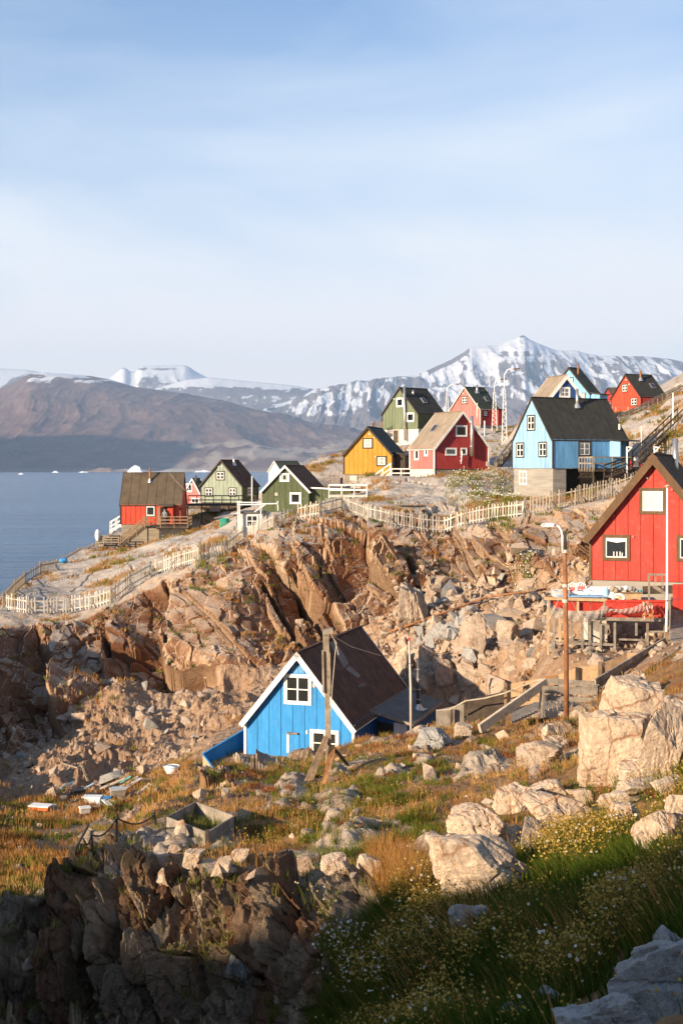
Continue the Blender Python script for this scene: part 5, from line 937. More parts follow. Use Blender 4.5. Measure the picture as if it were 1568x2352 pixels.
# ------------------------------------------------------------------ stairs and decks
def stairs(name, label, a, b, width, nstep, mat, rail=True, rmat=None, treadmat=None, cat='stairs', both=True, rh=.95, legs=True, posts=4, mids=1):
    """a = foot, b = head (world points on the near edge); width = vector across"""
    a, b, w = Vector(a), Vector(b), Vector(width); r = thing(name, a, label, cat); rm = rmat or mat; d = b - a
    for k in (0, 1): m = MB(); m.bar(a + w * k, b + w * k, .05, .24); m.build('stringer', mat, r)
    hd = Vector((d.x, d.y, 0)); hd.normalize()
    for k in range(nstep):
        p = a + d * ((k + .5) / nstep) + UP * .06; m = MB(); m.box(p + w / 2, hd * (min(.3, d.length / nstep) / 2), w * .49, UP * .02); m.build('tread', treadmat or mat, r)
    if rail:
        for k in ((0, 1) if both else (0,)):
            for f in np.linspace(0.02, .98, posts): p = a + d * f + w * k; m = MB(); m.bar(p - UP * (.3 if legs else 0), p + UP * rh, .07, .07); m.build('post', rm, r)
            m = MB(); m.bar(a + w * k + UP * rh, b + w * k + UP * rh, .05, .10); m.build('handrail', rm, r)
            for q in range(mids): m = MB(); hh = rh * (q + 1) / (mids + 1); m.bar(a + w * k + UP * hh, b + w * k + UP * hh, .03, .09); m.build('mid_rail', rm, r)
    return r
def deck(name, label, corners, z, mat, rail=None, leg=None, rh=.95, boards=10, rmat=None, mids=1, cat='deck', pn=4):
    """corners: 4 plan points; rail: list of edges (i, j)"""
    c = [Vector((p[0], p[1], z)) for p in corners]; r = thing(name, c[0], label, cat); rm = rmat or mat
    for k in range(boards):
        f0, f1 = k / boards, (k + .92) / boards; m = MB(); m.prism([c[0].lerp(c[3], f0), c[1].lerp(c[2], f0), c[1].lerp(c[2], f1), c[0].lerp(c[3], f1)], UP * -.035); m.build('deck_board', mat, r)
    for i in range(4): m = MB(); m.bar(c[i] - UP * .12, c[(i + 1) % 4] - UP * .12, .05, .16); m.build('joist', mat, r)
    for e in (rail or ()):
        a, b = c[e[0]], c[e[1]]
        for f in np.linspace(0.01, .99, pn): m = MB(); p = a.lerp(b, f); m.bar(p - UP * .2, p + UP * rh, .08, .08); m.build('rail_post', rm, r)
        for q in range(mids + 1): m = MB(); hh = rh * (q + 1) / (mids + 1); m.bar(a + UP * (hh - .03), b + UP * (hh - .03), .035, .11); m.build('rail', rm, r)
    for p in (leg or ()):
        zz = drop(p[0], p[1], z - 2); m = MB(); m.bar((p[0], p[1], zz - .3), (p[0], p[1], z - .2), .11, .11); m.build('leg', mat, r)
    return r
def XY(c, x, y, Y): p = PD(c, x, y, Y); return (p.x, p.y)
# left red house
zd = PD(3, 0, 542, 125).z; xa, xb = PD(3, 1056, 0, 125).x, PD(3, 1352, 0, 125).x
deck('porch_deck', 'grey timber porch deck in front of the fjordside house', [(xa, 124.8), (xb, 124.8), (xb, 127.7), (xa, 127.7)], zd, 'dark_wood', [(0, 1), (1, 2)], [(xa + .1, 125), (xa + 1.25, 125), (xa + 2.5, 125), (xb - .15, 125), (xb - .15, 127)], rmat='brown_wood', mids=2)
stairs('porch_stairs', 'dark timber stairs down from the fjordside house porch', PD(3, 872, 690, 125), (xa, 125, zd), (0, -.95, 0), 11, 'dark_wood', rmat='brown_wood', mids=2, posts=4)
zl = PD(3, 0, 668, 125).z; x0, x1 = PD(3, 706, 0, 125).x, PD(3, 868, 0, 125).x
deck('lower_landing', 'low grey timber landing at the foot of the porch stairs', [(x0, 124), (x1, 124), (x1, 126.5), (x0, 126.5)], zl, 'grey_wood', [(0, 1), (2, 3), (3, 0)], [(x0 + .1, 124.2), (x1 - .1, 124.2), ((x0 + x1) / 2, 124.2)], rh=.7, rmat='driftwood', mids=2)
stairs('landing_steps', 'short dark steps below the low timber landing', (x1 - 1.4, 122.9, zl - .85), (x1 - 1.4, 124, zl), (1.1, 0, 0), 4, 'dark_wood', False)
dg = thing('dinghy', PD(3, 700, 630, 125), 'small white rowing dinghy stood on end against the landing rail', 'dinghy'); m = MB(); q = PD(3, 702, 605, 123.8)
for k in range(6): pass
m.add([q + Vector((dx, dy, dz)) for dz, w_ in ((-.55, .12), (-.25, .24), (.1, .26), (.4, .17), (.55, .02)) for dx, dy in ((-w_, 0), (0, .14), (w_, 0), (0, -.1))], [(i * 4 + j, i * 4 + (j + 1) % 4, i * 4 + 4 + (j + 1) % 4, i * 4 + 4 + j) for i in range(4) for j in range(4)]); m.build('hull', 'white_plastic', dg, smooth=True); m = MB(); m.bar(q + Vector((-.2, -.12, .1)), q + Vector((.2, -.12, .1)), .06, .04); m.build('thwart', 'grey_wood', dg)
pw = thing('wooden_crate', PD(3, 820, 650, 124.5), 'dark slatted wooden crate on the low landing', 'crate')
for k in range(5):
    z = PD(3, 0, 664 - k * 11, 124.4).z; m = MB(); m.abox(PD(3, 786, 0, 124.4).x, PD(3, 856, 0, 124.4).x, 124.3, 125.1, z, z + .12); m.build('slat', 'dark_wood', pw)
pe = bpy.data.meshes.new('person'); hp = PD(3, 1183, 0, 127.2); fx, fy, fz = hp.x, 127.2, zd
vtx = [(0, 0, .78), (0, -.01, .95), (0, 0, 1.12), (0, .01, 1.28), (0, 0, 1.36), (0, -.02, 1.46), (0, -.01, 1.56),
       (-.09, 0, .76), (-.10, -.03, .42), (-.10, .02, .08), (-.10, -.10, .03), (.09, 0, .76), (.10, -.02, .42), (.10, .03, .08), (.10, -.09, .03),
       (-.18, .01, 1.25), (-.24, -.02, 1.0), (-.20, -.18, .84), (-.19, -.25, .82), (.18, .01, 1.25), (.24, -.02, 1.0), (.20, -.18, .84), (.19, -.25, .82)]
ed = [(0, 1), (1, 2), (2, 3), (3, 4), (4, 5), (5, 6), (0, 7), (7, 8), (8, 9), (9, 10), (0, 11), (11, 12), (12, 13), (13, 14), (3, 15), (15, 16), (16, 17), (17, 18), (3, 19), (19, 20), (20, 21), (21, 22)]
rad = [.14, .14, .16, .13, .055, .095, .07, .10, .075, .05, .045, .10, .075, .05, .045, .075, .055, .042, .04, .075, .055, .042, .04]
pe.from_pydata(vtx, ed, []); po = bpy.data.objects.new('person', pe); COL.objects.link(po); po.location = (fx, fy, fz); po.modifiers.new('skin', 'SKIN'); po.modifiers.new('sub', 'SUBSURF').levels = 1; po.modifiers['sub'].render_levels = 1
for sv_, r_ in zip(pe.skin_vertices[0].data, rad): sv_.radius = (r_, r_ * .85)
pe.skin_vertices[0].data[0].use_root = True
mm, tt, bb = new_mat('person_body'); gg = N(tt, 'ShaderNodeTexCoord'); ss = N(tt, 'ShaderNodeSeparateXYZ'); tt.links.new(gg.outputs['Object'], ss.inputs[0]); rr3 = N(tt, 'ShaderNodeMapRange'); rr3.inputs[2].default_value = 1.7; tt.links.new(ss.outputs[2], rr3.inputs[0])
rk = ramp(tt, [(0, (.03, .03, .03)), (.05, (.05, .055, .07)), (.46, (.21, .23, .22)), (.80, (.42, .26, .19)), (.90, (.05, .035, .025))]); rk.color_ramp.interpolation = 'CONSTANT'; tt.links.new(rr3.outputs[0], rk.inputs[0]); tt.links.new(rk.outputs[0], bb.inputs['Base Color']); bb.inputs['Roughness'].default_value = .8
pe.materials.append(mm); tag(po, 'person in a grey jacket standing in the dark doorway of the fjordside house', 'person')
# concrete wall under the porch
cb = thing('porch_pier', PD(3, 1200, 660, 126.6), 'pale concrete pier under the fjordside house porch', 'pier'); m = MB(); p0, p1 = PD(3, 1142, 560, 126.3), PD(3, 1305, 700, 126.3); m.abox(p0.x, p1.x, 126.3, 127.8, p1.z - .6, p0.z); m.build('block', 'pale_concrete', cb); m = MB(); m.abox(p0.x - .03, p1.x + .03, 126.25, 127.8, p0.z + .003, p0.z + .06); m.build('cap', 'concrete', cb)
# white steps left of the left house
stairs('white_steps', 'white handrail steps behind the fjordside house', PD(3, 790, 580, 131), PD(3, 872, 530, 131), (0, .9, 0), 5, 'white_paint', posts=3)
# light green house veranda
zv = PD(4, 0, 382, 136).z; xa, xb = PD(4, -20, 0, 136).x, PD(4, 470, 0, 136).x
deck('veranda', 'weathered timber veranda along the light green house', [(xa, 135.5), (xb, 135.5), (xb, 139.2), (xa, 139.2)], zv, 'dark_wood', [(0, 1)], [(xa + k * (xb - xa) / 5, 135.7) for k in range(6)], rh=.9, rmat='dark_wood', mids=1, pn=9)
wc = thing('wooden_crate', PD(4, 170, 432, 134.5), 'weathered pale wooden crate below the veranda of the light green house', 'crate')
for k in range(4): m = MB(); p0, p1 = PD(4, 133, 398 + k * 10, 134.5), PD(4, 206, 407 + k * 10, 134.5); m.abox(p0.x, p1.x, 134.5, 135.2, p1.z, p0.z); m.build('slat', 'driftwood', wc)
pb = thing('steel_pipe', PD(4, 240, 470, 122), 'grey pipe lying on trestles across the rock behind the grey basement shed', 'pipe'); m = MB(); m.tube([PD(4, 170, 486, 124), PD(4, 335, 450, 112)], .09, 8); m.build('pipe', 'steel', pb, smooth=True); m = MB(); m.bar(PD(4, 300, 458, 114), PD(4, 300, 480, 114), .06, .06); m.build('trestle', 'grey_wood', pb)
# white stairs of the yellow house and the walkway rails
stairs('white_stairs', 'white painted stairs rising to the mustard yellow house', PD(5, 110, 1430, 119), PD(5, 345, 1262, 119), (0, 1.1, 0), 10, 'white_paint', posts=4, treadmat='off_white_paint')
zv = PD(5, 0, 1300, 119).z; deck('white_landing', 'white railed landing between the yellow and tan-roofed houses', [XY(5, 345, 0, 119), XY(5, 530, 0, 119), (XY(5, 530, 0, 120.3)[0], 120.3), (XY(5, 345, 0, 120.3)[0], 120.3)], zv, 'off_white_paint', [(0, 1), (2, 3)], [XY(5, 350, 0, 119), XY(5, 435, 0, 119), XY(5, 525, 0, 119)], rmat='white_paint', boards=6, rh=.8, pn=3)
zv = PD(4, 0, 318, 106).z; deck('white_walkway', 'white railed walkway above the picket fence corner', [XY(4, 985, 0, 106), XY(4, 1262, 0, 106), (XY(4, 1262, 0, 107.3)[0], 107.3), (XY(4, 985, 0, 107.3)[0], 107.3)], zv, 'off_white_paint', [(0, 1), (2, 3)], [XY(4, 990, 0, 106), XY(4, 1080, 0, 106), XY(4, 1160, 0, 106), XY(4, 1255, 0, 106)], rmat='white_paint', rh=.85, mids=1, boards=6, pn=4)
# landing at the left of the tall green house
zv = PD(5, 0, 850, 147).z; deck('back_porch', 'small timber porch at the side of the tall green house', [XY(5, 205, 0, 147), XY(5, 262, 0, 147), (XY(5, 262, 0, 149)[0], 149), (XY(5, 205, 0, 149)[0], 149)], zv, 'brown_wood', [(0, 1)], [XY(5, 210, 0, 147.2)], mids=3, boards=5, pn=2)
# stairs between the tan-roofed house and the pale blue house
stairs('grey_stairs', 'grey timber stairs between the tan-roofed and pale blue houses', PD(5, 1345, 1255, 112), PD(5, 1510, 1040, 116), (0, 1.1, 0), 12, 'dark_wood', rmat='grey_wood', posts=4)
bm_ = thing('timber_beam', PD(5, 1330, 1210, 111), 'loose timber beam propped below the grey stairs', 'beam'); m = MB(); m.bar(PD(5, 1285, 1190, 111), PD(5, 1385, 1240, 111), .2, .22); m.build('beam', 'grey_wood', bm_)
# porch of the pale blue house
zp = PD(6, 0, 925, 99).z; xa = PD(6, 706, 0, 98.5); 
def along(h, f, b, d, z=0): o, ax, n = h.F[f]; return o + ax * b + n * d + UP * z
b0 = H3.loc('s', *D(6, 706, 900), .0)[0]; b1 = H3.L + 4.2; c = [along(H3, 's', b0, 1.9), along(H3, 's', b1, 1.9), along(H3, 's', b1, .1), along(H3, 's', b0, .1)]
deck('house_porch', 'dark timber porch along the pale blue house', [(p.x, p.y) for p in c], H3.zb - .05, 'dark_wood', [(0, 1), (3, 0)], [(along(H3, 's', b, 1.8).x, along(H3, 's', b, 1.8).y) for b in (b0 + .1, b0 + 2, b0 + 4, b0 + 6, b1 - .2)], rmat='grey_wood', mids=1, pn=6)
stairs('porch_steps', 'dark steep steps down from the pale blue house porch', PD(6, 915, 1010, 96.4), along(H3, 's', b0 + 3.2, 1.95, H3.zb - .1), along(H3, 's', 0, .9) - along(H3, 's', 0, 0), 8, 'dark_wood', rmat='dark_wood', posts=3)
lp = thing('lattice_panel', PD(6, 770, 990, 97.4), 'crossed lattice panel below the pale blue house porch', 'lattice')
for k in range(7):
    for sgn in (1, -1): m = MB(); a = PD(6, 706 + k * 20, 945 if sgn > 0 else 1010, 97.4); b = PD(6, min(840, 706 + k * 20 + 45), 1010 if sgn > 0 else 945, 97.4); m.bar(a, b, .02, .035); m.build('slat', 'dark_wood', lp)
# white bracket posts and the red and white bench on the porch
for i, (x, y0_, y1_) in enumerate(((1105, 755, 905), (1330, 755, 830))):
    fpost = thing('bracket_post', PD(6, x, y1_, 98), ('tall' if i == 0 else 'short') + ' white bracket post by the dark stairs right of the pale blue house', 'post'); m = MB(); m.bar(PD(6, x, y1_ + 60, 98), PD(6, x, y0_, 98), .1, .1); m.build('post', 'white_paint', fpost); m = MB(); m.bar(PD(6, x - 3, y0_, 98), PD(6, x + 42, y0_ + 4, 98), .1, .1); m.build('arm', 'white_paint', fpost); m = MB(); m.bar(PD(6, x, y0_ + 45, 98), PD(6, x + 36, y0_ + 6, 98), .06, .07); m.build('strut', 'white_paint', fpost)
bn = thing('porch_chair', PD(6, 1160, 925, 99.4), 'red and white slatted chair on the pale blue house porch', 'chair')
m = MB(); p = PD(6, 1135, 915, 99.4); m.abox(p.x, p.x + .75, 99, 99.5, p.z, p.z + .45); m.build('seat', 'red_plastic', bn)
for k in range(4): m = MB(); p = PD(6, 1162 + k * 9, 918, 98.9); m.abox(p.x, p.x + .07, 98.85, 98.9, p.z, p.z + .75); m.build('slat', 'white_paint', bn)
# long dark staircase to the right, and the upper grey staircase on the bare rock
stairs('dark_staircase', 'long dark timber staircase climbing behind the bright red house', PD(6, 1200, 900, 97), PD(6, 1580, 520, 112), (-.3, 1.1, 0), 26, 'dark_wood', rmat='dark_wood', posts=7, mids=1)
stairs('grey_staircase', 'long bleached timber staircase up the bare rock to the hilltop house', PD(6, 1030, 590, 132), PD(6, 1590, 310, 139), (-.2, 1.2, 0), 30, 'grey_wood', rmat='driftwood', posts=8, mids=2)
pr = thing('pipe_rail', PD(6, 1000, 470, 146), 'thin pale pipe railing before the hilltop house', 'railing')
for x in (985, 1015, 1115): m = MB(); m.tube([PD(6, x, 425, 147), PD(6, x, 480, 147)], .04, 6); m.build('post', 'off_white_paint', pr)
m = MB(); m.tube([PD(6, 985, 428, 147), PD(6, 1090, 430, 147), PD(6, 1115, 455, 147)], .04, 6); m.build('rail', 'brown_wood', pr)

# ------------------------------------------------------------------ drying rack at the fence
dk = thing('drying_rack', PD(8, 200, 600, 92), 'tall timber drying rack with white braces in front of the bleached fence', 'rack')
for x, y1_ in ((115, 640), (195, 640), (250, 560), (350, 560)): m = MB(); m.bar(PD(8, x, 340, 92.5), PD(8, x, y1_, 92.5), .10, .10); m.build('post', 'grey_wood', dk)
for y in (348, 415): m = MB(); m.bar(PD(8, 100, y, 92.4), PD(8, 355, y + 2, 92.4), .09, .11); m.build('beam', 'grey_wood', dk)
for k in range(16): m = MB(); x = 122 + k * 15; m.bar(PD(8, x, 330, 91.9), PD(8, x - 6, 345, 93.2), .05, .05); m.build('rail', 'grey_wood', dk)
for (xa, ya, xb, yb, mt) in ((120, 420, 190, 352, 'grey_wood'), (255, 420, 200, 352, 'grey_wood'), (270, 410, 345, 352, 'grey_wood'), (118, 510, 105, 650, 'white_paint'), (118, 520, 200, 665, 'white_paint'), (185, 500, 245, 635, 'white_paint'), (195, 668, 250, 632, 'white_paint'), (120, 590, 190, 500, 'white_paint'), (118, 418, 190, 418, 'red_paint')):
    m = MB(); m.bar(PD(8, xa, ya, 92.2), PD(8, xb, yb, 92.2), .07, .10); m.build('brace', mt, dk)

# ------------------------------------------------------------------ net deck of the bright red house
nd = thing('net_deck', PD(7, 830, 1640, 53), 'red boarded deck on stilts hung with fishing nets', 'deck')
def slab(par, name, mat, pts, off): m = MB(); m.prism(pts, off); return m.build(name, mat, par)
YD = 53.0; zt = PD(7, 0, 1548, YD).z
for k in range(9): xk = 250 + k * 125; slab(nd, 'floor_board', 'grey_wood', [PD(7, xk, 1600, YD + .05), PD(7, xk + 122, 1600, YD + .05), PD(7, xk + 122, 1600, YD + .05) + Vector((.3, 2.9, 0)), PD(7, xk, 1600, YD + .05) + Vector((.3, 2.9, 0))], UP * -.05)
xs_ = [300, 420, 545, 680, 820]
for xa, xb in zip(xs_[:-1], xs_[1:]): slab(nd, 'panel', 'red_paint', [PD(7, xa, 1560, YD + .03), PD(7, xb - 5, 1558, YD + .03), PD(7, xb - 5, 1665, YD + .03), PD(7, xa, 1662, YD + .03)], (0, -.03, 0))
xs_ = [822, 935, 1050, 1165, 1280, 1395]
for xa, xb in zip(xs_[:-1], xs_[1:]): slab(nd, 'panel', 'red_paint', [PD(7, xa, 1566, YD - .25), PD(7, xb - 4, 1568, YD - .25), PD(7, xb - 4, 1745, YD - .25), PD(7, xa, 1722, YD - .25)], (0, -.03, 0))
for (xa, ya, xb, yb, w, mt, dy) in ((240, 1545, 838, 1562, .12, 'plywood', -.1), (838, 1566, 1400, 1572, .09, 'red_paint', -.3), (780, 1740, 1400, 1752, .14, 'grey_wood', -.33), (290, 1965, 920, 1990, .10, 'grey_wood', -.1), (350, 1928, 700, 1955, .07, 'grey_wood', .1), (920, 1935, 1220, 1945, .08, 'grey_wood', .0), (1225, 1862, 1390, 1862, .07, 'grey_wood', -.1), (660, 1880, 900, 2000, .06, 'dark_wood', .4)):
    m = MB(); m.bar(PD(7, xa, ya, YD + dy), PD(7, xb, yb, YD + dy), .07, w); m.build('beam', mt, nd)
for (x, ya, yb) in ((275, 1560, 2085), (330, 1640, 2060), (388, 1640, 1960), (500, 1700, 1950), (560, 1575, 1690), (602, 1790, 2100), (778, 1740, 2020), (812, 1570, 1690), (912, 1755, 2040), (1118, 1760, 1900), (1225, 1760, 2000), (672, 1700, 1990), (1240, 1570, 1750)):
    m = MB(); m.bar(PD(7, x, ya, YD - .12), PD(7, x, yb, YD - .12), .085, .085); m.build('stilt', 'plywood' if x in (275, 560, 388) else 'grey_wood', nd)
# concrete pier below
cp = thing('concrete_pier', PD(7, 760, 1900, 54.5), 'pale concrete pier under the net deck', 'pier'); m = MB(); p0, p1 = PD(7, 675, 1745, 54.2), PD(7, 840, 2000, 54.2); m.abox(p0.x, p1.x, 54.2, 55.6, p1.z, p0.z); m.build('block', 'pale_concrete', cp); m = MB(); m.abox(p0.x - .05, p1.x + .05, 54.15, 55.6, p0.z + .003, p0.z + .07); m.build('cap', 'concrete', cp)
# nets: sagging sheets with folds and rope hems
def net(name, label, top, sag, Y, bunch=None):
    r = thing(name, PD(7, *top[0], Y), label, 'net'); nu_, nv_ = 40, 14; v, f = [], []
    for i in range(nu_):
        t_ = i / (nu_ - 1); x = np.interp(t_, np.linspace(0, 1, len(top)), [p[0] for p in top]); y = np.interp(t_, np.linspace(0, 1, len(top)), [p[1] for p in top]); hh = np.interp(t_, np.linspace(0, 1, len(sag)), sag)
        for j in range(nv_):
            s_ = j / (nv_ - 1); p = PD(7, x, y + hh * s_, Y); p.y += -.12 - .10 * math.sin(s_ * 3.1) + .04 * math.sin(t_ * 60 + s_ * 4); v.append(p)
    for i in range(nu_ - 1):
        for j in range(nv_ - 1): f.append((i * nv_ + j, (i + 1) * nv_ + j, (i + 1) * nv_ + j + 1, i * nv_ + j + 1))
    m = MB(); m.add(v, f); m.build('mesh', 'fine_net', r, smooth=True)
    for j in (0, nv_ - 1): m = MB(); m.tube([v[i * nv_ + j] for i in range(nu_)], .010, 5); m.build('rope', 'net_cord', r)
    for i in range(6):
        m = MB(); j0 = 2 * i + 1; m.tube([v[k * nv_ + j0] + Vector((0, -.02, .02 * math.sin(k))) for k in range(nu_)], .005, 4); m.build('strand', 'net_cord', r)
    return r
net('fishing_net', 'grey fishing net sagging under the left half of the net deck', [(258, 1560), (330, 1620), (450, 1660), (600, 1672), (740, 1660), (812, 1600), (860, 1650)], [60, 95, 95, 95, 90, 90, 20], 52.6)
net('fishing_net', 'pale fishing net bunched along the right half of the net deck', [(858, 1645), (960, 1650), (1080, 1632), (1180, 1590), (1225, 1570)], [10, 35, 50, 70, 90], 52.4)
hb_ = thing('float_bundle', PD(7, 1230, 1640, 52.2), 'bundle of rusty net floats and rope hanging on the net deck', 'net floats')
for k in range(26):
    a = PD(7, random.uniform(1180, 1280), random.uniform(1570, 1720), 52.1); m = MB(); m.tube([a, a + Vector((random.uniform(-.05, .05), random.uniform(-.08, .02), -.16))], [.035, .03], 6); m.build('float', 'orange_lichen_wood' if k % 3 else 'net_cord', hb_)
# things on the deck
def chair(name, label, x, y, Y, cat='chair', sc=1.):
    r = thing(name, PD(7, x, y, Y), label, cat); p = PD(7, x, y, Y); w = .24 * sc
    m = MB(); m.tube([p + Vector((-w, 0, 0)), p + Vector((-w, .02, .55)), p + Vector((-w * .75, .04, .80)), p + Vector((0, .05, .88)), p + Vector((w * .75, .04, .80)), p + Vector((w, .02, .55)), p + Vector((w, 0, 0))], .028, 6); m.build('back_frame', 'white_plastic', r)
    for dx in (-.1, 0, .1): m = MB(); m.bar(p + Vector((dx, .03, .45)), p + Vector((dx, .05, .82)), .05, .015); m.build('slat', 'white_plastic', r)
    m = MB(); m.box(p + Vector((0, -.2, .42)), (w, 0, 0), (0, .22, 0), (0, 0, .02)); m.build('seat', 'white_plastic', r)
    m = MB(); m.box(p + Vector((0, .0, .6)), (w * .6, 0, 0), (0, .01, 0), (0, 0, .12)); m.build('cushion', 'pink_red_paint', r)
    for sx in (-1, 1):
        m = MB(); m.bar(p + Vector((sx * w, -.4, 0)), p + Vector((sx * w, -.36, .42)), .035, .035); m.build('leg', 'white_plastic', r); m = MB(); m.bar(p + Vector((sx * w, -.4, .62)), p + Vector((sx * w, .02, .6)), .04, .03); m.build('armrest', 'white_plastic', r)
chair('garden_chair', 'white plastic garden chair nearest the lamp post on the net deck', 516, 1590, 55.2); chair('garden_chair', 'second white plastic garden chair, right of the other on the net deck', 592, 1590, 55.0)
tb = thing('garden_table', PD(7, 580, 1600, 54.2), 'low pale blue table in front of the two white chairs', 'table'); p = PD(7, 582, 1526, 54.2); slab(tb, 'top', 'light_blue_paint', [p + Vector((-1, -.35, 0)), p + Vector((1, -.35, 0)), p + Vector((1, .35, 0)), p + Vector((-1, .35, 0))], UP * .04)
for sx in (-.9, .9):
    for sy in (-.28, .28): m = MB(); m.bar(p + Vector((sx, sy, 0)), p + Vector((sx, sy, -.75)), .05, .05); m.build('leg', 'grey_wood', tb)
bt = thing('white_boat', PD(7, 800, 1530, 55.0), 'overturned white dinghy lying on the net deck', 'dinghy'); p = PD(7, 770, 1535, 55.2); m = MB(); secs = []
for k in range(9):
    t_ = k / 8 * 2 - 1; w_ = .45 * (1 - abs(t_) ** 2.4) + .03; h_ = .42 * (1 - abs(t_) ** 3) + .05; secs += [p + Vector((t_ * 1.5, -w_, 0)), p + Vector((t_ * 1.5, -w_ * .7, h_ * .8)), p + Vector((t_ * 1.5, 0, h_)), p + Vector((t_ * 1.5, w_ * .7, h_ * .8)), p + Vector((t_ * 1.5, w_, 0))]
m.add(secs, [(i * 5 + j, (i + 1) * 5 + j, (i + 1) * 5 + j + 1, i * 5 + j + 1) for i in range(8) for j in range(4)]); m.build('hull', 'white_plastic', bt, smooth=True); m = MB(); m.bar(p + Vector((-1.4, 0, .46)), p + Vector((1.4, 0, .46)), .04, .05); m.build('keel', 'grey_paint', bt)
wt = thing('wash_tub', PD(7, 400, 1530, 54.4), 'grey tub with red sides at the left end of the net deck', 'tub'); p0, p1 = PD(7, 345, 1478, 54.2), PD(7, 480, 1540, 54.2); 
for q in ((p0.x, p1.x, 54.2, 54.25), (p0.x, p1.x, 55.2, 55.25)): m = MB(); m.abox(*q, p1.z, p0.z); m.build('side', 'grey_paint', wt)
for q in ((p0.x, p0.x + .05), (p1.x - .05, p1.x)): m = MB(); m.abox(*q, 54.255, 55.195, p1.z, p0.z); m.build('end', 'grey_paint', wt)
ch = thing('timber_chest', PD(7, 1065, 1560, 54.2), 'orange-brown timber chest on the net deck', 'chest'); p0, p1 = PD(7, 975, 1500, 54.2), PD(7, 1165, 1566, 54.2); m = MB(); m.abox(p0.x, p1.x, 54.2, 54.8, p1.z, p0.z); m.build('body', 'plywood', ch); m = MB(); m.abox(p0.x - .03, p1.x + .03, 54.15, 54.83, p0.z + .002, p0.z + .05); m.build('lid', 'brown_wood', ch)
rg = thing('life_ring', PD(7, 950, 1540, 53.6), 'white ring buoy leaning against the timber chest', 'ring buoy'); p = PD(7, 948, 1540, 53.5); m = MB(); m.tube([p + Vector((.24 * math.cos(a), .06 * math.sin(a) * 0, .14 * math.sin(a))) for a in np.linspace(0, 2 * math.pi, 17)], .055, 6, False); m.build('ring', 'white_plastic', rg, smooth=True); m = MB(); m.tube([p + Vector((.31 * math.cos(a), -.01, .2 * math.sin(a))) for a in np.linspace(0, 2 * math.pi, 17)], .012, 4, False); m.build('grab_line', 'net_cord', rg)
for i, (x, y, mt, lb) in enumerate(((905, 1470, 'driftwood', 'heap of brown net floats left of the bucket row on the net deck'), (990, 1465, 'net_cord', 'heap of grey floats in the middle of the net deck'), (1100, 1470, 'grey_boulder', 'heap of dark floats beside the turquoise float'), (1150, 1480, 'turquoise_plastic', 'turquoise net float at the end of the row'))):
    r = thing('float_heap', PD(7, x, y, 54.6), lb, 'net floats')
    for k in range(9 if i < 3 else 2): p = PD(7, x + random.uniform(-38, 38) * (i < 3), y + random.uniform(-22, 22) + 10 * (i == 3), 54.6 + random.uniform(-.2, .2)); m = MB(); m.tube([p + Vector((0, 0, -.09)), p + Vector((0, 0, -.05)), p + Vector((0, 0, .05)), p + Vector((0, 0, .09))], [.04, .1, .1, .04], 7); m.build('float', mt if k % 2 else ('white_plastic' if i == 1 else mt), r, smooth=True)
ba = thing('bottle_row', PD(7, 835, 1480, 54.5), 'pale plastic bottle standing on the white dinghy', 'bottle'); p = PD(7, 837, 1490, 54.8); m = MB(); m.tube([p - UP * .12, p + UP * .1, p + UP * .15, p + UP * .22], [.07, .07, .03, .03], 8); m.build('bottle', 'cyan_paint', ba)
# concrete edge wall and darker red basement right of the deck
bx = thing('basement_wall', PD(7, 1530, 1640, 56), 'dark red basement wall below the bright red house at the edge', 'wall')
for k in range(4): x = 1468 + k * 60; slab(bx, 'board', 'red_paint', [PD(7, x, 1410, 55.5), PD(7, x + 57, 1410, 55.5), PD(7, x + 57, 1660, 55.5), PD(7, x, 1650, 55.5)], (0, .05, 0))
slab(bx, 'dark_door', 'dark_wood', [PD(7, 1180, 1430, 56), PD(7, 1465, 1420, 56), PD(7, 1465, 1500, 56), PD(7, 1180, 1505, 56)], (0, .06, 0))
# flag pole and goal-shaped rail by the deck
fp = thing('flag_pole', PD(7, 1412, 1650, 52.4), 'tall white flag pole in front of the bright red house', 'flag pole'); m = MB(); m.tube([PD(7, 1406, 1990, 52.4), PD(7, 1412, 1500, 52.4), PD(7, 1413, 480, 52.4)], [.06, .05, .035], 10); m.build('pole', 'white_pole_paint', fp, smooth=True); p = PD(7, 1413, 472, 52.4); m = MB(); m.tube([p - UP * .06, p, p + UP * .06], [.04, .12, .03], 10); m.build('finial', 'pale_wood', fp)
gr_ = thing('clothes_rail', PD(7, 1240, 1560, 53), 'bleached wooden clothes frame at the right end of the net deck', 'frame')
for (xa, ya, xb, yb, w) in ((1238, 1310, 1240, 1560, .08), (1236, 1316, 1405, 1318, .08), (1280, 1425, 1405, 1510, .14), (1300, 1320, 1300, 1400, .02), (1360, 1320, 1372, 1450, .02), (1390, 1750, 1440, 1560, .10), (1440, 1560, 1440, 1990, .09), (1395, 1700, 1388, 2010, .12)): m = MB(); m.bar(PD(7, xa, ya, 52.7), PD(7, xb, yb, 52.7), .07, w); m.build('bar', 'grey_wood', gr_)

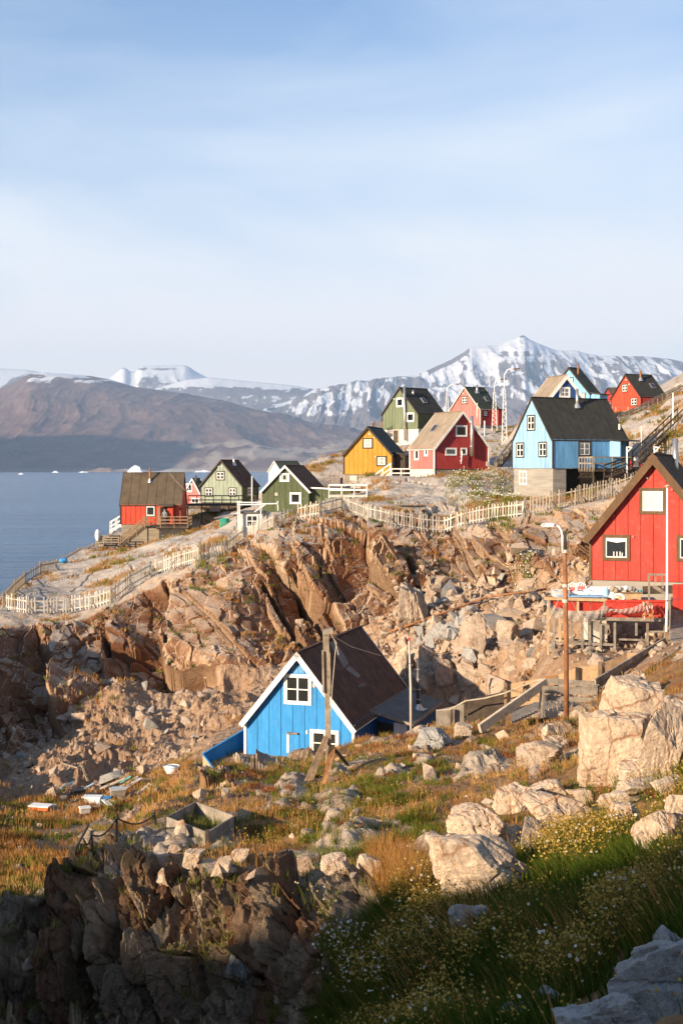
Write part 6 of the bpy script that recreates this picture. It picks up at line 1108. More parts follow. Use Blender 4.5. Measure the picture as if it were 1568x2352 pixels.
# ------------------------------------------------------------------ boardwalk landing, ramp rails, plywood screen
YB = 45.; zl = PD(13, 0, 640, YB).z
lb = thing('boardwalk', PD(13, 880, 640, YB), 'grey slatted boardwalk landing with railings behind the rusty lamp post', 'boardwalk')
xa, xb = PD(13, 752, 0, YB).x, PD(13, 1020, 0, YB).x
for k in range(12):
    f0 = xa - .05 + (xb - xa + .3) * k / 12; m = MB(); m.prism([(f0, YB - .1, zl), (f0 + (xb - xa) / 12 - .02, YB - .1, zl), (f0 + (xb - xa) / 12 + .35, YB + 2.6, zl), (f0 + .37, YB + 2.6, zl)], UP * .045); m.build('plank', 'grey_wood', lb)
for k in range(8):
    p = PD(13, 735 - k * 17, 640 + k * 8, YB - .1 - k * .1); m = MB(); m.prism([p + Vector((-.24, -.1, 0)), p + Vector((-.02, -.1, 0)), p + Vector((.3, 1.7, 0)), p + Vector((.08, 1.7, 0))], UP * .045); m.build('ramp_plank', 'grey_wood', lb)
for (x, ya, yb, dy) in ((755, 485, 672, -.15), (1064, 485, 560, -.1), (780, 450, 580, 2.4), (1075, 480, 640, 0), (840, 440, 500, 2.5)): m = MB(); m.bar(PD(13, x, ya, YB + dy), PD(13, x, yb, YB + dy), .11, .11); m.build('rail_post', 'grey_wood', lb)
for (ya, yb, w) in ((508, 520, .26), (556, 572, .17)): m = MB(); m.bar(PD(13, 760, ya, YB - .2), PD(13, 1075, yb, YB - .2), .05, w); m.build('rail', 'grey_wood', lb)
m = MB(); m.bar(PD(13, 780, 462, YB + 2.3), PD(13, 1070, 480, YB + 2.3), .05, .22); m.build('rail', 'grey_wood', lb); m = MB(); m.bar(PD(13, 752, 650, YB - .16), PD(13, 1020, 660, YB - .16), .06, .22); m.build('fascia', 'pale_wood', lb)
hr = thing('ramp_rail', PD(13, 1200, 450, 46), 'long timber handrail climbing from the boardwalk to the path', 'handrail')
for (xa, ya, xb, yb, Y0_, Y1_) in ((1062, 465, 1462, 225, 45, 49), (1068, 490, 1462, 255, 45.2, 49.2), (1100, 520, 1225, 395, 46.6, 48)): m = MB(); m.bar(PD(13, xa, ya, Y0_), PD(13, xb, yb, Y1_), .07, .19); m.build('rail', 'grey_wood', hr)
for (x, ya, yb, Y_) in ((1090, 350, 470, 47), (1235, 295, 400, 48), (1218, 385, 440, 46.5), (1100, 500, 540, 45.4), (1380, 320, 390, 47.8), (1470, 180, 300, 49)): m = MB(); m.bar(PD(13, x, ya, Y_), PD(13, x, yb + 30, Y_), .12, .12); m.build('post', 'brown_wood', hr)
m = MB(); m.bar(PD(13, 1380, 325, 47.8), PD(13, 1425, 298, 47.8), .05, .22); m.build('rail', 'grey_wood', hr)
lr_ = thing('ramp_rail', PD(13, 560, 640, 44), 'long timber beam sloping down from the boardwalk to the bright blue cabin', 'handrail')
m = MB(); m.bar(PD(13, 780, 468, 45), PD(13, 400, 735, 43), .12, .30); m.build('rail', 'pale_wood', lr_)
m = MB(); m.bar(PD(13, 538, 640, 43.6), PD(13, 538, 720, 43.6), .1, .1); m.build('post', 'dark_wood', lr_)
sc = thing('plywood_screen', PD(13, 650, 560, 49), 'stepped plywood windbreak on posts behind the boardwalk', 'screen')
for i, (xa, ta, ba_, xb, tb_, bb_, Y_, mt) in enumerate(((330, 570, 690, 545, 520, 640, 50, 'dark_wood'), (555, 482, 590, 655, 462, 560, 49.8, 'plywood'), (658, 462, 560, 765, 442, 540, 49.6, 'plywood'), (770, 438, 470, 850, 425, 470, 49.4, 'orange_lichen_wood'), (850, 425, 480, 955, 385, 480, 49.2, 'plywood'), (962, 380, 500, 1088, 372, 460, 49, 'plywood'), (1092, 358, 430, 1235, 312, 380, 48.8, 'brown_wood'), (1240, 300, 385, 1372, 300, 385, 48.6, 'plywood'), (150, 630, 752, 320, 590, 715, 51, 'grey_wood'))):
    slab(sc, 'panel', mt, [PD(13, xa, ta, Y_), PD(13, xb, tb_, Y_), PD(13, xb, bb_ + 40, Y_), PD(13, xa, ba_ + 40, Y_)], (0, .03, 0))
for (x, ya, yb, Y_) in ((318, 550, 715, 50.3), (548, 470, 600, 49.7), (657, 475, 540, 49.5), (762, 445, 540, 49.4), (836, 430, 500, 49.2), (958, 382, 500, 48.9), (1088, 350, 440, 48.7), (240, 620, 740, 50.8)): m = MB(); m.bar(PD(13, x, ya, Y_), PD(13, x, yb + 30, Y_), .11, .09); m.build('post', 'dark_wood' if x < 400 or x > 900 else 'brown_wood', sc)
rope = thing('rope', PD(13, 330, 575, 49.6), 'sagging pale rope along the plywood windbreak', 'rope'); m = MB(); m.tube([PD(13, x, y, 49.3) for x, y in ((150, 630), (230, 625), (320, 575), (430, 560), (545, 530), (640, 490), (760, 450))], .03, 6); m.build('line', 'pale_wood', rope)
pth = thing('path_deck', PD(7, 1520, 1800, 50), 'grey timber walkway at the right edge below the bright red house', 'walkway')
for k in range(12): y = 1660 + k * 24; Y_ = 54.5 - k * .5; p = PD(7, 1450 - k * 1.2, y, Y_); m = MB(); m.box(Vector((p.x + 1.3, Y_, -6.62 + (.0 if k else 0))), (1.3, 0, 0), (0, .235, 0), UP * .03); m.build('plank', 'grey_wood', pth)

# ------------------------------------------------------------------ lamps, poles, masts
lpst = thing('lamp_post', P(1299, 1658, 41.5), 'rusty lamp post with a curved white arm in front of the net deck', 'street lamp')
YL = 41.5; m = MB(); m.tube([P(1300, 1690, YL), P(1299, 1480, YL), P(1296, 1265, YL)], [.085, .08, .072], 12); m.build('pole', 'rust_pole', lpst, smooth=True)
m = MB(); m.tube([P(1296, 1275, YL), P(1295, 1221, YL)], .066, 12); m.build('sleeve', 'dark_wood', lpst, smooth=True)
m = MB(); m.tube([P(1291, 1267, YL - .05), P(1291, 1232, YL - .05), P(1288, 1218, YL - .05), P(1282, 1209, YL - .05), P(1272, 1205, YL - .05), P(1262, 1205, YL - .05)], .038, 10); m.build('arm', 'white_pole_paint', lpst, smooth=True)
m = MB(); a = P(1262, 1206, YL - .05); m.add([a + Vector(q) for q in ((.12, -.12, .05), (.12, .12, .05), (-.27, .15, .03), (-.27, -.15, .03), (.10, -.09, -.06), (.10, .09, -.06), (-.25, .12, -.05), (-.25, -.12, -.05), (-.1, -.1, .08), (-.1, .1, .08))], [(0, 1, 9, 8), (8, 9, 2, 3), (0, 8, 3, 7, 4), (1, 5, 6, 2, 9), (0, 4, 5, 1), (3, 2, 6, 7), (4, 7, 6, 5)]); hd_ = m.build('lamp_head', 'white_plastic', lpst); m = MB(); m.tube([a + Vector((-.08, 0, -.055)), a + Vector((-.08, 0, -.10))], [.11, .07], 10); m.build('lens', 'pale_wood', hd_)
for zz in (1266, 1345, 1380): m = MB(); q = P(1297, zz, YL); m.tube([q - UP * .05, q + UP * .05], .10, 12); m.build('clamp', 'off_white_paint', lpst)
for i, (a, b, lb) in enumerate(((P(1296, 1345, 41.5), P(1192, 1560, 44), 'thin guy wire from the rusty lamp post down to the plywood windbreak'), (P(1296, 1345, 41.5), P(1395, 1545, 44), 'thin guy wire from the rusty lamp post down to the ramp rail'), (P(1590, 1610, 50), P(1505, 1690, 49), 'short cable at the right edge beside the walkway'), (P(1530, 1380, 52), P(1640, 1350, 60), 'cable from the flag pole past the bright red house'), (P(430, 1130, 127), P(388, 1085, 128), 'thin wire across the brown roof of the fjordside house'))):
    w_ = thing('guy_wire', a, lb, 'wire'); m = MB(); m.tube([a, a.lerp(b, .5) - UP * .12, b], .012, 5); m.build('strand', 'net_cord', w_); m = MB(); m.tube([a - UP * .04, a + UP * .04], .03, 6); m.build('eye', 'steel', w_)
# three far lattice lamp masts
def lattice_mast(label, x, ytop, ybase, Y, arm, hx, hy, c=5):
    r = thing('lamp_mast', PD(c, x, ybase, Y), label, 'street lamp'); b = PD(c, x, ybase, Y); tp = PD(c, x, ytop, Y); H_ = tp.z - b.z; nseg = 16; w0, w1 = .30, .10
    hl = H_ * .75
    for sx, sy in ((1, 1), (-1, 1), (-1, -1), (1, -1)): m = MB(); m.bar(b + Vector((sx * w0, sy * w0, -.5)), b + Vector((sx * w1, sy * w1, hl)), .035, .035); m.build('corner_bar', 'white_pole_paint', r)
    m = MB()
    for k in range(nseg):
        z0, z1 = hl * k / nseg, hl * (k + 1) / nseg; wa = w0 + (w1 - w0) * k / nseg; wb = w0 + (w1 - w0) * (k + 1) / nseg; s_ = 1 if k % 2 else -1
        m.bar(b + Vector((-s_ * wa, -wa, z0)), b + Vector((s_ * wb, -wb, z1)), .02, .02); m.bar(b + Vector((-s_ * wa, wa, z0)), b + Vector((s_ * wb, wb, z1)), .02, .02); m.bar(b + Vector((wa, -s_ * wa, z0)), b + Vector((wb, s_ * wb, z1)), .02, .02); m.bar(b + Vector((-wa, -s_ * wa, z0)), b + Vector((-wb, s_ * wb, z1)), .02, .02)
    m.build('lacing', 'white_pole_paint', r)
    h = PD(c, hx, hy, Y); m = MB(); m.tube([b + UP * hl * .97, Vector((tp.x, tp.y, h.z - .7)), tp.lerp(h, .25) + UP * -.12, tp.lerp(h, .5), h], .06, 8); m.build('arm', 'white_pole_paint', r, smooth=True); m = MB(); m.box(h + Vector((.25, 0, -.02)), (.32, 0, .03), (0, .12, 0), (0, 0, .07)); m.build('lamp_head', 'brown_trim', r)
lattice_mast('nearest and tallest pale lattice lamp mast right of the pink-red house', 1425, 270, 1000, 140, 1, 1520, 262)
lattice_mast('shorter white lattice lamp mast between the pink-red house and the tallest mast', 1330, 372, 815, 150, 1, 1395, 360)
lattice_mast('faint lattice lamp mast left of the pink-red house', 876, 420, 720, 190, 1, 970, 408)
# small flag poles
for i, (c, x, y0_, y1_, Y_, r_, lb) in enumerate(((6, 1483, 315, 690, 110, .05, 'white pole in front of the bleached staircase'), (6, 1224, 590, 815, 104, .04, 'thin white pole beside the dark staircase'), (4, 437, 185, 370, 134, .06, 'white pole before the light green house'), (5, 1236, 765, 890, 150, .08, 'short white pole below the pink-red house'), (5, 168, 775, 865, 147, .12, 'brown flue post left of the tall green house'))):
    o = thing('white_pole' if 'white' in lb else 'flue_post', PD(c, x, y1_, Y_), lb, 'pole'); m = MB(); m.tube([PD(c, x, y1_, Y_) - UP * .6, PD(c, x, y0_, Y_)], r_, 8); m.build('shaft', 'white_pole_paint' if 'white' in lb else 'rust_pole', o, smooth=True); q = PD(c, x, y0_, Y_); m = MB(); m.tube([q, q + UP * .08], [r_ * 1.5, r_ * .6], 8); m.build('cap', 'off_white_paint', o)
# wooden mast with braces in front of the blue cabin
YM = 38.; mast = thing('wooden_mast', PD(11, 870, 1010, YM), 'weathered wooden mast with propped braces in front of the bright blue cabin', 'mast')
m = MB(); m.prism([PD(11, 850, 985, YM), PD(11, 885, 985, YM), PD(11, 876, 600, YM), PD(11, 868, 170, YM), PD(11, 832, 170, YM), PD(11, 846, 600, YM)], (0, .20, 0)); m.build('post', 'driftwood', mast)
for quad in (((827, 292), (838, 290), (843, 530), (832, 530)), ((866, 292), (876, 300), (880, 530), (868, 535))): m = MB(); m.prism([PD(11, *q, YM - .07) for q in quad], (0, .33, 0)); m.build('splint', 'driftwood', mast)
m = MB(); m.prism([PD(11, *q, YM - .03) for q in ((830, 168), (890, 160), (892, 190), (834, 200))], (0, .26, 0)); m.build('cap', 'grey_wood', mast)
for (quad, Y0_, Y1_, mt) in ((((842, 780), (870, 785), (780, 1030), (728, 1035)), 38.0, 36.6, 'brown_wood'), (((870, 838), (905, 850), (852, 1050), (828, 1055)), 37.9, 36.4, 'orange_lichen_wood'), (((880, 845), (905, 850), (985, 945), (970, 950)), 38.2, 39.4, 'dark_wood'), (((892, 925), (930, 935), (1005, 1005), (960, 990)), 38.0, 37.6, 'driftwood')):
    pts = [PD(11, *quad[0], Y0_), PD(11, *quad[1], Y0_), PD(11, *quad[2], Y1_), PD(11, *quad[3], Y1_)]; m = MB(); m.prism(pts, (0, .09, .02)); m.build('brace', mt, mast)
ln = thing('stay_rope', PD(11, 890, 200, YM), 'pale rope hanging from the wooden mast to the cabin roof', 'rope'); m = MB(); m.tube([PD(11, 885, 200, YM), PD(11, 1000, 265, 45), PD(11, 1165, 315, 55)], .016, 5); m.build('line', 'pale_wood', ln); m = MB(); m.tube([PD(11, 888, 205, YM - .05), PD(11, 912, 240, YM - .05), PD(11, 905, 300, YM - .05), PD(11, 888, 500, YM - .05), PD(11, 880, 630, YM - .05)], .014, 5); m.build('slack', 'pale_wood', ln); m = MB(); m.tube([PD(11, 892, 210, YM - .06), PD(11, 915, 270, YM - .06), PD(11, 924, 312, YM - .06)], .012, 5); m.build('tail', 'pale_wood', ln)
an_ = thing('aerial_pole', PD(11, 1338, 690, 56), 'thin pale pole with a red tip beside the cabin annex', 'pole'); m = MB(); m.tube([PD(11, 1340, 790, 56), PD(11, 1338, 500, 56), PD(11, 1328, 230, 56)], [.06, .055, .04], 8); m.build('shaft', 'off_white_paint', an_, smooth=True); q = PD(11, 1328, 228, 56); m = MB(); m.tube([q, q + UP * .12], .05, 8); m.build('tip', 'red_plastic', an_)

# ------------------------------------------------------------------ garden bed, net fence, rubbish, pipe, tarp, ice
YP = 28.; gbx = thing('garden_bed', PD(14, 1190, 460, YP), 'grey plank garden bed frame on the terrace', 'garden bed'); cs = []
base = hit(*D(14, 1190, 468), 22, 36, 28); Yb = base.y
for (x, y, dY) in ((1190, 462, 0), (1345, 372, 1.35), (1125, 300, 2.75), (958, 385, 1.4)):
    p = PD(14, x, y, Yb + dY); cs.append(Vector((p.x, p.y, p.z)))
zc = sum(p.z for p in cs) / 4
cs = [Vector((p.x, p.y, zc * .5 + p.z * .5)) for p in cs]
for i in range(4):
    a, b = cs[i], cs[(i + 1) % 4]
    for k in range(2): m = MB(); m.bar(a + UP * (-.08 + k * .265), b + UP * (-.08 + k * .265), .035, .255); m.build('plank', 'grey_wood', gbx)
for p in cs: m = MB(); m.bar(p - UP * .3, p + UP * .36, .07, .07); m.build('corner_post', 'dark_wood', gbx)
nf = thing('net_fence', PD(14, 600, 460, 29), 'dark net fence sagging between bent posts on the outcrop', 'net fence')
nb_ = []
for (xa, ya, xb, yb) in ((418, 605, 505, 355), (525, 500, 525, 395), (662, 440, 672, 295), (895, 345, 885, 288)):
    a = hit(*D(14, xa, ya), 23, 36, 28.); b = PD(14, xb, yb, a.y); mid = a.lerp(b, .5) + Vector((-.09 if xa == 418 else .01, 0, 0)); m = MB(); m.tube([a - UP * .3, mid, b, b + UP * .05], .028, 6); m.build('post', 'black_plastic', nf, smooth=True); nb_.append((a, b))
tv, bv = [], []
for k in range(3):
    for f in np.linspace(0, 1, 7)[:-1 if k < 2 else None]:
        sg = .16 * math.sin(math.pi * f); t0 = nb_[k][0].lerp(nb_[k][1], .72 if k == 0 else .92); t1 = nb_[k + 1][0].lerp(nb_[k + 1][1], .92); tv.append(t0.lerp(t1, f) - UP * sg); bv.append((nb_[k][0] + UP * .05).lerp(nb_[k + 1][0] + UP * .05, f))
n_ = len(tv); m = MB(); m.add(tv + bv, [(i, i + 1, n_ + i + 1, n_ + i) for i in range(n_ - 1)]); m.build('mesh', 'dark_net', nf); m = MB(); m.tube(tv, .018, 6); m.build('top_rope', 'black_plastic', nf); m = MB(); m.tube(bv[:8], .02, 6); m.build('bottom_pipe', 'black_plastic', nf)
pp = thing('water_pipe', hit(1100, 1395, 66, 92, 80), 'long rusty water pipe laid across the scree', 'pipe'); m = MB(); m.tube([hit(*D(8, x, y), 66, 92, 80) + Vector((0, -.3, .32)) for x, y in ((60, 1410), (130, 1385), (250, 1345), (330, 1315), (440, 1275), (560, 1235), (700, 1180), (850, 1130), (1000, 1105), (1200, 1085), (1330, 1062))], .07, 8); m.build('pipe', 'rust_pole', pp, smooth=True); m = MB(); q = hit(*D(8, 560, 1235), 66, 92, 80) + Vector((0, -.3, .32)); m.tube([q - Vector((.12, 0, .03)), q + Vector((.12, 0, .03))], .1, 8); m.build('coupling', 'rust_pole', pp)
tarp = thing('tarpaulin_heap', PD(4, 240, 530, 118), 'bright green tarpaulin covering a crate on the rock', 'tarpaulin'); p = hit(*D(4, 240, 535), 108, 128, 118); bmh = bmesh.new(); 
for k in range(40): bmh.verts.new(p + Vector((random.uniform(-.45, .45), random.uniform(-.35, .35), random.choice((-.1, .55, .6, .3)) + random.uniform(-.08, .08))))
bmesh.ops.convex_hull(bmh, input=bmh.verts); me = bpy.data.meshes.new('cover'); 
for v in bmh.verts: v.co -= Vector(tarp['wo'])
bmh.to_mesh(me); bmh.free(); me.materials.append(MATS['green_tarp']); o = bpy.data.objects.new('cover', me); COL.objects.link(o); o.parent = tarp
m = MB(); m.tube([p + Vector((-.45, -.37, .2)), p + Vector((0, -.42, .16)), p + Vector((.45, -.37, .22))], .015, 5); m.build('rope', 'net_cord', tarp)
cbk = thing('blue_barrel', hit(*D(3, 455, 805), 104, 128, 117), 'small blue barrel lying on the rock slope above the fjord', 'barrel'); p = hit(*D(3, 455, 805), 104, 128, 117) + UP * .2; m = MB(); m.tube([p + Vector((-.36, 0, -.05)), p + Vector((-.3, 0, -.05)), p + Vector((.3, 0, .06)), p + Vector((.36, 0, .06))], [.16, .22, .22, .16], 10); m.build('drum', 'blue_plastic', cbk, smooth=True); m = MB(); m.tube([p + Vector((-.03, 0, 0)), p + Vector((.03, 0, 0.01))], .235, 10); m.build('hoop', 'blue_paint', cbk)
# rubbish tip at the foot of the scree
def litter(name, label, cat, c, x, y, build, Yoff=0.):
    p = hit(*D(c, x, y), 50, 75, 58); r = thing(name, p, label, cat); build(r, p); return r
def plk(xa, ya, xb, yb, mat, w=.16, t=.05, c=12):
    def f(r, p):
        a, b = hit(*D(c, xa, ya), 50, 78, 58), hit(*D(c, xb, yb), 50, 78, 58); 
        if abs(a.y - b.y) > 8: b.y = a.y
        m = MB(); m.bar(a + UP * .2, b + UP * .25, w, t); m.build('board', mat, r); m = MB(); q = a.lerp(b, .3); m.bar(q + UP * .24 + Vector((0, -.1, 0)), q + UP * .28 + Vector((.05, .15, 0)), .05, .03); m.build('cleat', 'grey_wood', r)
    return f
for (nm, lb, xa, ya, xb, yb, mt, w) in (('plank', 'long pale plank, lowest of those fanned on the rubbish tip', 720, 1380, 905, 1312, 'pale_wood', .2), ('plank', 'turquoise-painted plank above the pale planks on the tip', 870, 1335, 945, 1295, 'turquoise_plastic', .16), ('plank', 'white plank right of the turquoise one on the tip', 890, 1385, 1010, 1312, 'white_paint', .22), ('plank', 'upper white plank pointing at the bright blue cabin', 860, 1370, 990, 1300, 'off_white_paint', .12), ('plank', 'bleached pole leaning upright in the rubbish tip', 632, 1325, 588, 1215, 'driftwood', .09), ('plank', 'thin grey pole lying across the stones left of the tip', 452, 1195, 560, 1235, 'driftwood', .07), ('plank', 'pale turquoise lath left of the fanned planks', 590, 1390, 675, 1345, 'light_blue_paint', .10), ('plank', 'teal lath low in the stones', 440, 1375, 530, 1335, 'cyan_paint', .08), ('plank', 'dark tarred plank in front of the rubbish heap', 510, 1480, 620, 1450, 'dark_wood', .2), ('plank', 'split white board at the right of the heap', 745, 1460, 790, 1510, 'white_paint', .2), ('plank', 'long brown batten under the grey fish box', 640, 1520, 900, 1470, 'brown_wood', .15), ('plank', 'short brown board propped beside the tip', 915, 1450, 975, 1390, 'brown_wood', .14)):
    litter(nm, lb, 'plank', 12, (xa + xb) / 2, (ya + yb) / 2, plk(xa, ya, xb, yb, mt, w))
def boxf(sx, sy, sz, m1, m2, lid=True, yaw=.3):
    def f(r, p):
        ax, ay = Vector((math.cos(yaw), math.sin(yaw), 0)), Vector((-math.sin(yaw), math.cos(yaw), 0)); c = p + UP * (sz / 2 + .08); m = MB(); m.box(c, ax * sx / 2, ay * sy / 2, UP * sz / 2); m.build('body', m1, r)
        if lid: m = MB(); m.box(c + UP * (sz / 2 + .027), ax * (sx / 2 + .03), ay * (sy / 2 + .03), UP * .025); m.build('lid', m2, r)
    return f
litter('fish_box', 'grey fish box with a blue lid on the rubbish tip', 'box', 12, 845, 1425, boxf(0.60, 0.40, 0.35, 'grey_wood', 'grey_paint')); litter('plastic_crate', 'turquoise plastic crate on top of the grey fish box', 'crate', 12, 835, 1395, boxf(0.30, 0.25, 0.23, 'turquoise_plastic', 'light_blue_paint'))
litter('foam_block', 'white foam block on the rubbish tip', 'foam block', 12, 665, 1465, boxf(0.75, 0.40, 0.25, 'white_plastic', 'white_plastic', True, -.1)); litter('foam_block', 'white and orange boat fender block in the lower corner of the tip', 'foam block', 12, 295, 1510, boxf(0.85, 0.45, 0.14, 'orange_plastic', 'white_plastic', True, -.25)); litter('engine_cover', 'black engine cover on the rubbish tip', 'cover', 12, 560, 1415, boxf(0.55, 0.40, 0.25, 'black_plastic', 'black_plastic', True, .5)); litter('fish_box', 'small brown box beside the fanned planks', 'box', 12, 1058, 1322, boxf(0.35, 0.25, 0.17, 'dark_wood', 'brown_wood')); litter('foam_block', 'small white block below the foam heap', 'foam block', 12, 610, 1535, boxf(0.40, 0.30, 0.20, 'off_white_paint', 'white_paint', True, .4)); litter('plastic_bucket', 'blue bucket lying between the planks of the tip', 'bucket', 12, 770, 1455, boxf(0.25, 0.17, 0.15, 'blue_plastic', 'blue_paint'))
litter('wash_basin', 'white basin half hidden behind the garden bed', 'basin', 12, 1232, 1525, lambda r, p: (MB().tube([p + UP * .05, p + UP * .35, p + UP * .36, p + UP * .12], [.22, .36, .31, .2], 12, False).build('bowl', 'white_plastic', r, smooth=True), MB().tube([p + UP * .34, p + UP * .38], .375, 12, False).build('rim', 'white_plastic', r)))
def chair_frame(r, p): MB().tube([p, p + Vector((.5, .2, .5)), p + Vector((1.0, .1, .1))], .03, 6).build('tube', 'off_white_paint', r); MB().tube([p + Vector((.1, .3, 0)), p + Vector((.6, .5, .55)), p + Vector((1.1, .4, .15))], .03, 6).build('tube', 'off_white_paint', r)
litter('metal_frame', 'bent white tube frame at the right of the tip', 'frame', 12, 960, 1420, chair_frame)
# icebergs
def berg(label, u, v, Y, w, h, seed):
    rs = random.Random(seed); bmh = bmesh.new(); c = P(u, v, Y)
    c.z = SEA_Z
    for k in range(46):
        t_ = rs.uniform(-1, 1); hh = h * max(.15, (1 - abs(t_) ** 1.5)) * rs.choice((.25, .6, 1, rs.random())); bmh.verts.new(Vector((t_ * w, rs.uniform(-.4, .4) * w, hh)))
    for k in range(12): a = k / 12 * 6.283; bmh.verts.new(Vector((math.cos(a) * w, math.sin(a) * w * .5, -8)))
    bmesh.ops.convex_hull(bmh, input=bmh.verts); bmesh.ops.subdivide_edges(bmh, edges=bmh.edges, cuts=2, use_grid_fill=True, fractal=.9)
    me = bpy.data.meshes.new('iceberg'); bmh.to_mesh(me); bmh.free(); me.materials.append(MATS['iceberg_ice']); o = bpy.data.objects.new('iceberg', me); COL.objects.link(o); o.location = c; tag(o, label, 'iceberg', 'icebergs on the fjord'); return o
berg('largest white iceberg on the fjord, right of the pale spit', *D(3, 972, 150), 9200, 58, 55, 3); berg('flat white iceberg beyond the light green house', *D(3, 1462, 137), 10400, 75, 16, 5); berg('small white iceberg below the shaded mountain foot', *D(3, 400, 150), 9000, 26, 14, 8); berg('tiny iceberg nearest the left edge', *D(3, 153, 168), 6500, 14, 9, 9); berg('low iceberg before the rocky point', *D(3, 600, 148), 9400, 34, 9, 12)
# ------------------------------------------------------------------ boulders
def cut_rock(seed, sub=4, planes=15, rough=.04, flat=1., box=(1, 1, 1), strat=0., blk=0., lean=.35):
    """a sphere trimmed by random planes, then roughened: angular, with worn edges; fills [-1,1]^3"""
    rs = np.random.default_rng(seed); bmh = bmesh.new(); bmesh.ops.create_icosphere(bmh, subdivisions=sub, radius=1.)
    v = np.array([p.co[:] for p in bmh.verts], float); f = np.array([[q.index for q in p.verts] for p in bmh.faces]); bmh.free()
    n = rs.normal(size=(planes, 3)); n[:6] = np.array([[1, 0, 0], [-1, 0, 0], [0, 1, 0], [0, -1, 0], [0, 0, 1], [0, 0, -1]]) + rs.normal(scale=.22, size=(6, 3))
    n /= np.linalg.norm(n, axis=1, keepdims=True); d = rs.uniform(.52, .86, planes)
    dots = v @ n.T; r = np.min(np.where(dots > .05, d[None] / np.maximum(dots, .05), 9), axis=1); r = np.minimum(r, 1.35)
    v = v * r[:, None]
    nb = v / np.linalg.norm(v, axis=1, keepdims=True)
    v = v + nb * (rough * fbm(v * 2.2 + seed, 4, seed % 97))[:, None] + nb * (rough * .5 * fbm(v * 7. + seed, 3, seed % 89))[:, None]
    if blk:
        qq = rotc(v, lean)
        for sz, am in (((.55, .9, 1.5), blk), ((.22, .5, .6), blk * .45)):
            rnd, f1, f2, off = voro(qq / np.array(sz) + seed * 3.7, seed); v = v + nb * (am * ((rnd[:, 0] - .5) + ((rnd[:, 1:4] - .5) * off).sum(-1)) - am * .5 * (1 - sm(0, .09, f2 - f1)))[:, None]
    if strat: v = v - nb * (strat * np.clip(np.sin((v @ n[7]) * 14) - .75, 0, 1))[:, None]
    lo, hi = v.min(0), v.max(0); v = (v - (lo + hi) / 2) / ((hi - lo) / 2)
    return v, f
def boulder(label, u0, v0, u1, v1, mat, seed, dep=.8, Yr=(1, 400), sink=.12, rot=0., Y=None, name='boulder', sub=4, group=None, planes=15, strat=.0, blk=0., lean=.35):
    q = hit((u0 + u1) / 2, v1, Yr[0], Yr[1]) if Y is None else P((u0 + u1) / 2, v1, Y)
    w = (u1 - u0) / FV * q.y; h = (v1 - v0) / FV * q.y; v, f = cut_rock(seed, sub, planes, .05, strat=strat, blk=blk, lean=lean)
    c = Vector((q.x, q.y + w * dep * .35, q.z + h / 2 - h * sink / 2)); v = v * np.array([w / 2, w * dep / 2, h / 2 * (1 + sink)])
    o = np_mesh(name, v, f, mat); o.location = c; o.rotation_euler = (0, rot, 0)
    return tag(o, label, 'boulder', group)
